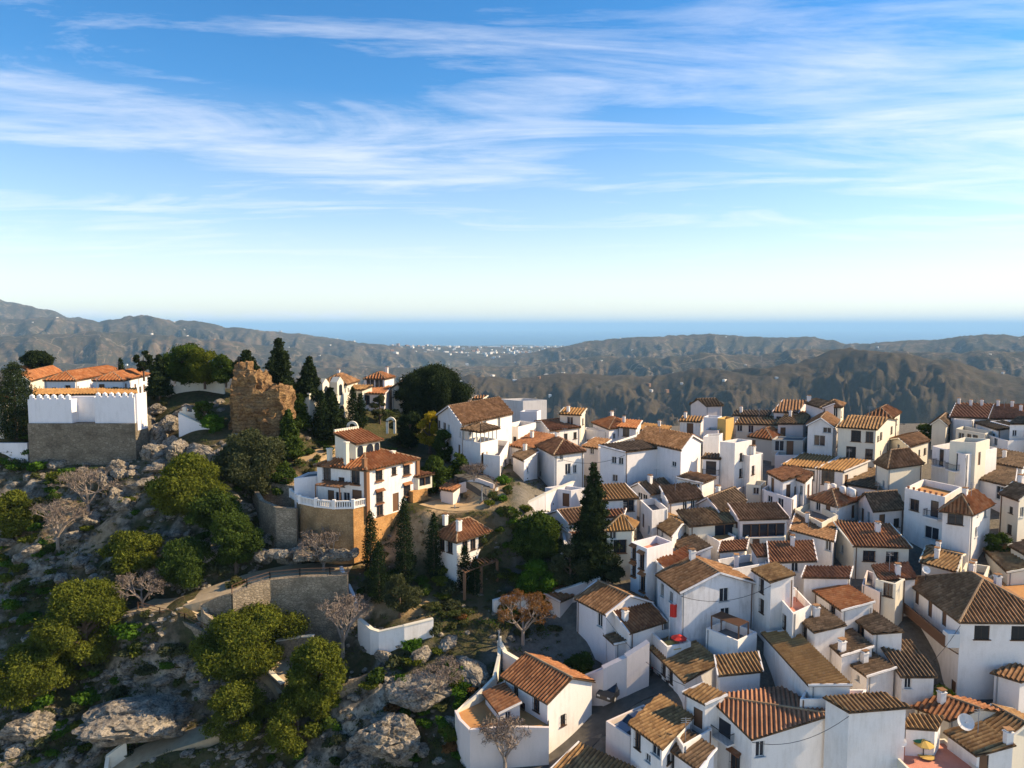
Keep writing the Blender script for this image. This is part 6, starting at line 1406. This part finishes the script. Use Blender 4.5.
def tree(kind, leaf, label, px, pt, pb, wpx, cat=None, name=None, group=None, zfix=None, Y=None):
    TN[0] += 1; sd = TN[0]*13+5
    p = at_Y(px, pb, Y) if Y else at_g(px, pb)
    if not Y: p.z = min(p.z, G(p.x, p.y))-.1
    dist = p.y*cT-p.z*sT; H_ = (pb-pt)/F*dist*1.04; R_ = wpx/2/F*dist
    name = name or {'pine': 'pine_tree', 'round': 'round_tree', 'loose': 'tree', 'fir': 'fir_tree', 'cyp': 'cypress', 'shrub': 'shrub', 'bare': 'bare_tree'}[kind]
    cat = cat or {'pine': 'pine tree', 'round': 'tree', 'loose': 'tree', 'fir': 'conifer', 'cyp': 'cypress', 'shrub': 'shrub', 'bare': 'bare tree'}[kind]
    o = empty(name, p, label, cat, group); rd = random.Random(sd)
    if kind == 'bare':
        mb = MB(); tips = []; n0 = 3
        base_ = Vector((0,0,0)); top = Vector((0,0,H_*.25)); mb.tube([base_-Vector((0,0,.4)), top], [.05*H_**.8+.04, .04*H_**.8+.02], 6, cap=False)
        for i in range(5):
            t = 6.283*i/5+rd.random(); sp_ = min(1.1, R_/H_*1.5); bare(mb, tips, top, Vector((math.cos(t)*sp_, math.sin(t)*sp_, .9)).normalized(), H_*.26, .03*H_**.8+.015, 5, rd)
        mb.build('trunk', palebark, o)
        C = [(q.x, q.y, q.z, .3, .3, .3, 3 if leaf == 'twig' else 7) for q in tips]
        if C: link('crown', leaf_mesh('crown', C, .05, LF[leaf], sd, elong=3.2, shell=.1), o)
        return o
    C, Lm = crown(kind, H_, R_, sd)
    tr_ = MB(); th = {'pine': .72, 'round': .6, 'loose': .7, 'fir': .97, 'cyp': .8, 'shrub': .5}[kind]*H_; r0 = {'pine': .035, 'round': .03, 'loose': .03, 'fir': .02, 'cyp': .018, 'shrub': .02}[kind]*H_+.05
    tr_.tube([Vector((0,0,-.6)), Vector((0,0,th*.5)), Vector((0,0,th))], [r0, r0*.75, r0*.35], 7)
    for a_, b_ in Lm[:60]:
        a_ = Vector(a_); b_ = Vector(b_); tr_.tube([a_, (a_+b_)/2-Vector((0,0,.06*(b_-a_).length)), b_], [r0*.32, r0*.22, r0*.1], 4, cap=False)
    tr_.build('trunk', bark, o)
    link('crown', leaf_mesh('crown', C, SIZE[kind]*(1.0 if dist < 95 else 1.25), LF[leaf], sd, elong=1.35 if kind in ('pine', 'fir') else 1.0), o)
    return o
T = tree
# conifers and cypresses
T('fir','dark','tall dark fir in the middle of the village rising above the roofs',593,461,580,54)
T('fir','dark','tallest dark fir on the castle hill right of the ruined tower',280,338,398,36,Y=122)
T('fir','dark','second dark fir on the castle hill between tall fir and brown hipped villa wing',310,356,400,30,Y=124)
T('fir','dark','dark flat-topped conifer directly behind the ruined tower',247,349,378,30,Y=126)
T('cyp','dark','broad dark cypress standing alone at the far left beside the white cemetery wall',17,365,438,29)
T('round','dark','dark pine top on the skyline behind the orange cemetery roofs at the left',38,352,374,28,Y=150)
T('cyp','cyp','tiny distant cypress on the skyline between cemetery roofs and pines',121,359,376,5,Y=140)
T('loose','dark','dark tree on the skyline just right of the cemetery roofs',144,351,378,18,Y=135)
T('fir','dark','dark conifer at the right end of the cemetery halls',160,354,396,24,Y=124)
T('pine','pine','large dark green pine in the grove left of the ruined tower',184,345,388,42,Y=128)
T('round','ypine','yellowish green tree in the middle of the grove left of the ruined tower',205,350,386,32,Y=126)
T('round','pine','rightmost round green tree of the grove left of the ruined tower',226,356,384,26,Y=125)
T('cyp','cyp','slim cypress directly behind the round fir in front of the battlemented facade',322,390,438,12)
T('fir','dark','bushy dark fir in front of the battlemented facade',331,386,437,36)
T('fir','pine','loose grey green conifer between the ruined tower and battlemented facade',300,392,428,24)
T('fir','pine','open conifer on the garden slope below the tower ruin',289,402,452,30)
T('cyp','cyp','left one of two cypresses at the right end of the battlemented facade',353,388,428,9)
T('cyp','cyp','right one of two cypresses at the right end of the battlemented facade',361,394,428,9)
T('round','dark','large dark round pine crown on the skyline left of the long hall',434,369,424,62)
T('round','dark','smaller dark tree at the left foot of the large round pine',413,384,420,34)
T('loose','yellow','bright yellow autumn tree beside the long hall',430,410,454,30)
T('cyp','cyp','tallest cypress in front of the brick base of the mansion',405,499,586,14)
T('cyp','cyp','cypress left of the tallest one below the mansion brick corner',371,512,575,12)
T('cyp','cyp','short wide cypress leaning against the cypress by the brick corner',379,542,602,14)
T('cyp','cyp','slim cypress between the mansion and the little hipped house',434,513,578,11)
T('cyp','cyp','cypress in front of the little hipped house pergola',465,546,590,11)
T('cyp','cyp','shorter cypress right of the one by the pergola',475,557,594,9)
# broadleaf and pines on the slope
T('round','pine','round dark green tree in the hollow between hipped house and tall fir',538,516,562,50)
T('round','green','bushy green tree below the round dark one',540,566,600,44)
T('round','pine','round green tree at the white lane beside the car house',580,642,668,30)
T('pine','ypine','big bright pine nearest the curved path bend',250,593,668,84)
T('pine','ypine','tall slender pine at the front between path and white garden wall',318,632,712,58)
T('loose','ypine','spreading pine right behind the tall slender front pine',298,668,735,66)
T('pine','ypine','large sunlit pine at the left standing above the shaded boulders',86,572,660,76)
T('pine','ypine','wide pine cluster on the slope under the wedge shaped white wall',190,462,520,66)
T('pine','pine','lower right pine of the cluster under the wedge shaped wall',212,492,532,50)
T('pine','ypine','sunlit pine in mid slope above the bare tree by the path',134,527,578,52)
T('pine','pine','shaded pine right of the sunlit mid slope pine',186,524,572,52)
T('pine','ypine','yellow green pine at the left edge above the shaded gully',17,487,535,38)
T('loose','ypine','sunlit pine at the bottom left corner of the slope',30,636,704,76)
T('loose','ypine','low spreading pine beside the bottom path',238,680,745,62)
T('round','olive','grey green olive tree left of the mansion garden',250,428,484,58)
T('round','pine','small green tree on the mansion garden slope',283,455,490,28)
T('loose','olive','pale olive tree in the walled garden right of the cypresses',400,578,618,44)
T('loose','olive','grey green tree beneath the tall dark fir',570,545,592,44)
T('loose','olive','small tree beside the tan hipped house trunk side',612,555,590,26)
T('round','pine','dark bush tree at the foot of the yellow tree',436,452,486,30)
T('round','pine','dark shrubby tree between the hall foot and the mansion',459,446,474,20)
T('loose','pine','palm-like dark bush on the lookout terrace in the upper right',931,424,444,28)
T('round','pine','dark bush against the wall of the very large hipped house',938,688,712,32)
T('loose','pine','dark creeper bush in the lane right of the orange hipped house',1000,533,560,28)
T('loose','yellow','bright lime bush at the foot of the reddish hipped house',576,471,488,20)
T('round','green','small bright green bush behind the white wedge wall',213,415,433,20)
T('round','dark','dark tree between the garden arch and the yellow tree',410,412,448,26)
T('round','pine','green tree at the right back corner of the mansion roof',445,428,462,22)
T('loose','olive','thin grey tree in front of the villa porch',380,396,424,20)
T('loose','pine','loose green tree on the castle slope under the white battlemented wall',205,398,428,20)
T('pine','pine','dark pine in the shaded hollow left of the mansion brick wall',236,500,560,46)
# bare trees
T('bare','twig','pale bare tree directly below the grey retaining wall',88,457,508,44)
T('bare','twig','dark bare tree at left edge of the shaded slope',58,495,545,44)
T('bare','twig','bare fan-shaped tree on the viewing end of the curved path',143,568,612,46)
T('bare','twig','pinkish bare tree in front of the mansion brick wall',324,527,576,42)
T('bare','twig','grey bare tree hanging in front of the cliff below the blue-shaded wall',343,592,650,38)
T('bare','rust','bare spreading tree with last rusty leaves in the curved wall garden',523,590,644,58)
T('bare','twig','slim bare tree in front of the pale terrace wall at the bottom',505,718,775,32)
T('bare','twig','small bare tree by the ramp street corner',474,456,482,14)
T('bare','twig','bare tree on the bank left of the bottom rock outcrop',440,655,700,40)

# ---------------------------------------------------------------- shrubs (individual, sharing a few meshes)
SH = {}
for kd, lf in (('olive','olive'),('green','green'),('scrub','scrub'),('pine','ypine'),('rust','rust'),('dark','pine')):
    C, _ = crown('shrub', 1.0, 1.0, hash(kd) % 97 if False else len(kd)*7+ord(kd[0]), 2.0); SH[kd] = leaf_mesh('crown', C, .13, LF[lf], 3)
stm = MB()
for i in range(5):
    t = i*1.25; stm.tube([Vector((0,0,-.3)), Vector((.35*math.cos(t), .35*math.sin(t), .55))], [.05,.02], 4, cap=False)
STM = stm.mesh('stem', bark)
rd = random.Random(21)
SL = {'olive': 'grey green shrub growing among the rocks of the hillside', 'green': 'fresh green leafy bush on the hillside below the village', 'scrub': 'dry brownish scrub bush on the rocky hillside', 'pine': 'yellow green bush clinging to the rocky hillside', 'rust': 'rust coloured bush on the bank left of the houses', 'dark': 'dark green bush in the shaded parts of the hillside'}
SG = {'olive': 'grey green shrubs', 'green': 'fresh green bushes', 'scrub': 'dry scrub bushes', 'pine': 'yellow green bushes', 'rust': 'rust coloured bushes', 'dark': 'dark green bushes'}
def shrub(kd, px, py, wpx):
    p = at_g(px, py, smooth=False); dist = p.y; s = wpx/2/F*dist
    o = empty('shrub', p, SL[kd], 'shrub', SG[kd], rz=rd.uniform(0, 6.28)); o.scale = (s, s, s*rd.uniform(.75, 1.1)); link('crown', SH[kd], o); link('stem', STM, o)
SREQ = []
def scatter(n, x0, x1, y0, y1, kinds, w0, w1):
    for _ in range(n): SREQ.append((rd.choice(kinds), rd.uniform(x0, x1), rd.uniform(y0, y1), rd.uniform(w0, w1)))
scatter(26, 385, 495, 640, 766, ('scrub','olive','green','green','scrub','rust'), 12, 26)
scatter(8, 430, 470, 600, 640, ('rust','scrub','olive'), 12, 24)
scatter(16, 490, 570, 592, 640, ('rust','scrub','olive','green'), 10, 22)
scatter(10, 400, 500, 560, 610, ('dark','olive','pine'), 14, 26)
scatter(10, 500, 560, 500, 590, ('dark','olive','pine','dark'), 14, 28)
scatter(5, 488, 520, 488, 510, ('pine','dark','rust'), 9, 15)
scatter(15, 360, 450, 575, 612, ('dark','olive','dark','pine'), 14, 28)
scatter(12, 500, 590, 560, 610, ('dark','olive','pine'), 12, 24)
scatter(16, 495, 560, 482, 560, ('dark','olive','pine','green'), 9, 20)
scatter(12, 436, 500, 520, 570, ('dark','olive','scrub','pine'), 9, 18)
scatter(44, 0, 150, 600, 760, ('green','olive','pine','dark','green'), 12, 32)
scatter(24, 0, 60, 470, 640, ('green','pine','green','dark'), 12, 28)
scatter(22, 400, 470, 650, 740, ('green','pine','green'), 14, 30)
scatter(40, 0, 360, 600, 765, ('green','pine','green','pine','olive'), 8, 20)
scatter(26, 0, 250, 470, 600, ('green','pine','pine'), 8, 18)
scatter(26, 130, 260, 615, 700, ('olive','green','scrub','dark'), 10, 24)
scatter(30, 0, 250, 470, 600, ('dark','olive','scrub','pine','dark'), 10, 26)
scatter(18, 250, 380, 640, 766, ('dark','olive','pine','green'), 14, 30)
scatter(14, 255, 345, 425, 480, ('olive','dark','scrub','dark'), 8, 16)
scatter(8, 150, 235, 395, 430, ('olive','pine','dark','scrub'), 7, 13)
scatter(8, 400, 470, 430, 500, ('dark','olive'), 9, 16)
scatter(10, 255, 340, 520, 560, ('scrub','dark','olive'), 8, 15)
scatter(6, 0, 30, 430, 470, ('green','olive'), 10, 18)
scatter(16, 385, 450, 408, 455, ('dark','olive','dark','scrub'), 10, 22)
scatter(8, 300, 350, 440, 485, ('dark','olive'), 10, 18)
SREQ.sort(key=lambda r: -r[3])
for r in SREQ[:295]: shrub(*r)
for lf_, nm_, kk_ in (('green', 'low_green_bushes', ('green', 'pine')), ('scrub', 'low_scrub', ('olive', 'scrub', 'dark', 'rust'))):
    CL = []
    for k_, px, py, w_ in SREQ[295:]:
        if k_ not in kk_: continue
        p = at_g(px, py, smooth=False); s = w_/2/F*p.y
        for i in range(5): CL.append((p.x+rd.uniform(-.5,.5)*s, p.y+rd.uniform(-.5,.5)*s, p.z+rd.uniform(.3,.6)*s, s*.5, s*.5, s*.4, 90))
    tag(link(nm_, leaf_mesh(nm_, CL, .11, LF[lf_], 8)), 'small low bushes filling the ground between the larger shrubs', 'bushes', kind='stuff')
# low ground plants and weeds nobody could count
CL = []; rs2 = random.Random(9)
for _ in range(5200):
    px = rs2.uniform(-20, 560); py = rs2.uniform(420, 790)
    if mnoise.noise(Vector((px*.02, py*.03, 0)))+rs2.uniform(-.3, .3) < -.05: continue
    p = at_g(px, py, smooth=False); x_, y_ = p.x, p.y
    if any((q.x-x_)**2+(q.y-y_)**2 < (PATHS[k][1]*.62)**2 for k in PLINE for q in PLINE[k][::3]): continue
    s = rs2.uniform(.25, .7); CL.append((x_, y_, p.z+.1, s, s, s*.45, 40*s+8))
me = leaf_mesh('ground_plants', CL, .10, LF['scrub'], 5); 
tag(link('ground_plants', me), 'low weeds and ground plants covering the soil between the rocks', 'ground plants', kind='stuff')
CL = [c for i, c in enumerate(CL) if i % 2 == 0]; CL = [(c[0]+.6, c[1]+.5, c[2], c[3]*1.2, c[4]*1.2, c[5], c[6]*1.3) for c in CL if mnoise.noise(Vector((c[0]*.09, c[1]*.09, 5))) > -.05]
tag(link('grass_patches', leaf_mesh('grass_patches', CL, .10, LF['green'], 6)), 'bright green grass and clover patches on the hillside', 'grass', kind='stuff')

# ---------------------------------------------------------------- boulders
def boulder_mesh(seed, n=4, sx=1, sz=.75):
    import bmesh
    bm = bmesh.new(); bmesh.ops.create_icosphere(bm, subdivisions=n, radius=1); of = Vector((seed*7.3, seed*3.1, seed*1.7)); rdd = random.Random(seed)
    planes = [(Vector((rdd.gauss(0,1), rdd.gauss(0,1), rdd.gauss(0,.8))).normalized(), rdd.uniform(.55, .85)) for _ in range(9)]
    for v in bm.verts:
        c = v.co.copy()
        for n_, d_ in planes:
            k = c.dot(n_)
            if k > d_: c -= n_*(k-d_)*.85
        f = 1+.16*mnoise.noise(c*1.6+of)+.10*mnoise.noise(c*4+of)+.05*mnoise.noise(c*9+of)
        cr = abs(mnoise.noise(c*2.3+of*2)); f -= .14*max(0, .12-cr)/.12
        v.co = Vector((c.x*f*sx, c.y*f, c.z*f*sz))
    me = bpy.data.meshes.new('boulder'); bm.to_mesh(me); bm.free(); me.materials.append(rock); return me
BM_ = [boulder_mesh(i+1, 4, 1+.15*i, .6+.1*(i % 3)) for i in range(5)]; BIG = [boulder_mesh(20+i, 5, 1.25, .6) for i in range(3)]
def boulder(px, py, wpx, label, group=None, me=None, zs=1, cat='boulder'):
    p = at_g(px, py, smooth=False); s = wpx/2/F*p.y; o = link('boulder', me or rd.choice(BM_), None, (p.x, p.y, p.z+.1*s), (rd.uniform(-.25,.25), rd.uniform(-.25,.25), rd.uniform(0, 6.28))); o.scale = (s, s*rd.uniform(.8, 1.1), s*zs*rd.uniform(.8, 1.2)); tag(o, label, cat, group)
def bscatter(n, x0, x1, y0, y1, w0, w1):
    for _ in range(n):
        px, py = rd.uniform(x0, x1), rd.uniform(y0, y1); p = at_g(px, py)
        if any((q.x-p.x)**2+(q.y-p.y)**2 < (PATHS[k][1]*.5+1.0)**2 for k in PLINE for q in PLINE[k][::2]): continue
        boulder(px, py, w0+(w1-w0)*rd.random()**2.2, 'weathered limestone rock among many others on the rocky hillside', 'limestone rocks on the hillside')
boulder(150, 722, 100, 'huge pale flat-topped boulder in shade above the bottom path', me=BIG[0], zs=.75)
boulder(385, 742, 66, 'big sunlit pitted boulder at the bottom left of the terrace house', me=BIG[1], zs=1.5)
boulder(418, 690, 58, 'large sunlit boulder above the pitted one in the scrub', me=BIG[2], zs=1.2)
boulder(365, 765, 40, 'tan boulder cut by the bottom edge beneath the pitted boulder', me=BIG[0], zs=1.2)
boulder(30, 730, 46, 'sunlit blocky boulder in the bottom left corner', me=BIG[1], zs=1.2)
boulder(470, 672, 40, 'pale ledge rock on the slope left of the thin utility pole', me=BIG[2])
boulder(186, 660, 24, 'sunlit boulder under the viewing end of the curved path', me=BIG[0])
boulder(92, 520, 30, 'sunlit cracked boulder in the upper middle of the rocky slope', me=BIG[1])
boulder(300, 545, 34, 'pale boulder at the foot of the garden wall by the mansion', me=BIG[2])
boulder(185, 415, 22, 'sunlit rock knob under the battlemented wall on the castle hill', me=BIG[1], zs=1.3)
boulder(155, 412, 20, 'rock knob at the right end of the cemetery wall', me=BIG[0], zs=1.5)
for q_ in ((147,423,26),(160,436,30),(172,428,22),(142,446,28),(158,455,26),(178,450,24),(200,452,22),(220,458,22),(120,470,20),(232,450,16)):
    boulder(q_[0], q_[1], q_[2], 'dark craggy cliff rock between the cemetery wall and the ruined tower', 'cliff rocks below the castle hill', BIG[rd.randrange(3)], 1.8)
for i_ in range(15):
    px = 262+6.6*i_; q = at_Y(px, 553+2*math.sin(i_*2.1), 91.4+.9*math.sin(i_*1.7)); s = rd.uniform(.6, 1.35); o = link('boulder', BIG[i_ % 3], None, (q.x, q.y, q.z-.2), (rd.uniform(-.3,.3), rd.uniform(-.3,.3), rd.uniform(0, 6.28))); o.scale = (s, s*.9, s*1.35); tag(o, 'tan rock at the foot of the brick and stone base of the mansion', 'boulder', 'rocks at the foot of the mansion')
bscatter(75, 0, 250, 465, 600, 5, 24)
bscatter(60, 0, 250, 640, 766, 6, 26)
bscatter(20, 130, 260, 440, 480, 6, 16)
bscatter(16, 20, 145, 458, 480, 8, 20)
bscatter(18, 250, 350, 530, 560, 5, 14)
bscatter(34, 350, 490, 640, 766, 6, 26)
bscatter(20, 120, 240, 625, 680, 6, 18)
bscatter(14, 150, 235, 395, 440, 5, 14)
bscatter(14, 440, 560, 600, 640, 4, 12)
bscatter(8, 260, 340, 430, 480, 4, 9)

# loose rubble between the boulders, too small and too many to count
mb = MB(); rv = random.Random(77); ico = [Vector(v.co) for v in boulder_mesh(50, 1).vertices]; icf = [tuple(p.vertices) for p in boulder_mesh(50, 1).polygons]
for _ in range(3800):
    px = rv.choice((rv.uniform(-10, 260), rv.uniform(-10, 500), rv.uniform(130, 360))); py = rv.uniform(440, 785)
    if px > 255 and py < 530 or mnoise.noise(Vector((px*.025, py*.035, 9)))+rv.uniform(-.3, .3) < 0: continue
    p = at_g(px, py, smooth=False)
    if any((q.x-p.x)**2+(q.y-p.y)**2 < (PATHS[k][1]*.5+.3)**2 for k in PLINE for q in PLINE[k][::3]): continue
    s = rv.uniform(.12, .5)*(1+rv.random()**4); M3 = Matrix.Rotation(rv.uniform(0, 6.28), 3, 'Z')@Matrix.Rotation(rv.uniform(-.6, .6), 3, 'X'); sc = Vector((s*rv.uniform(.8,1.5), s, s*rv.uniform(.5,.9))); i0 = len(mb.v)
    for v in ico: w_ = M3@Vector((v.x*sc.x, v.y*sc.y, v.z*sc.z)); mb.v.append((w_.x+p.x, w_.y+p.y, w_.z+p.z))
    for f_ in icf: mb.f.append(tuple(i0+k for k in f_)); mb.m.append(0)
tag(mb.build('rubble', rock), 'loose limestone rubble scattered between the boulders', 'rubble', kind='stuff')
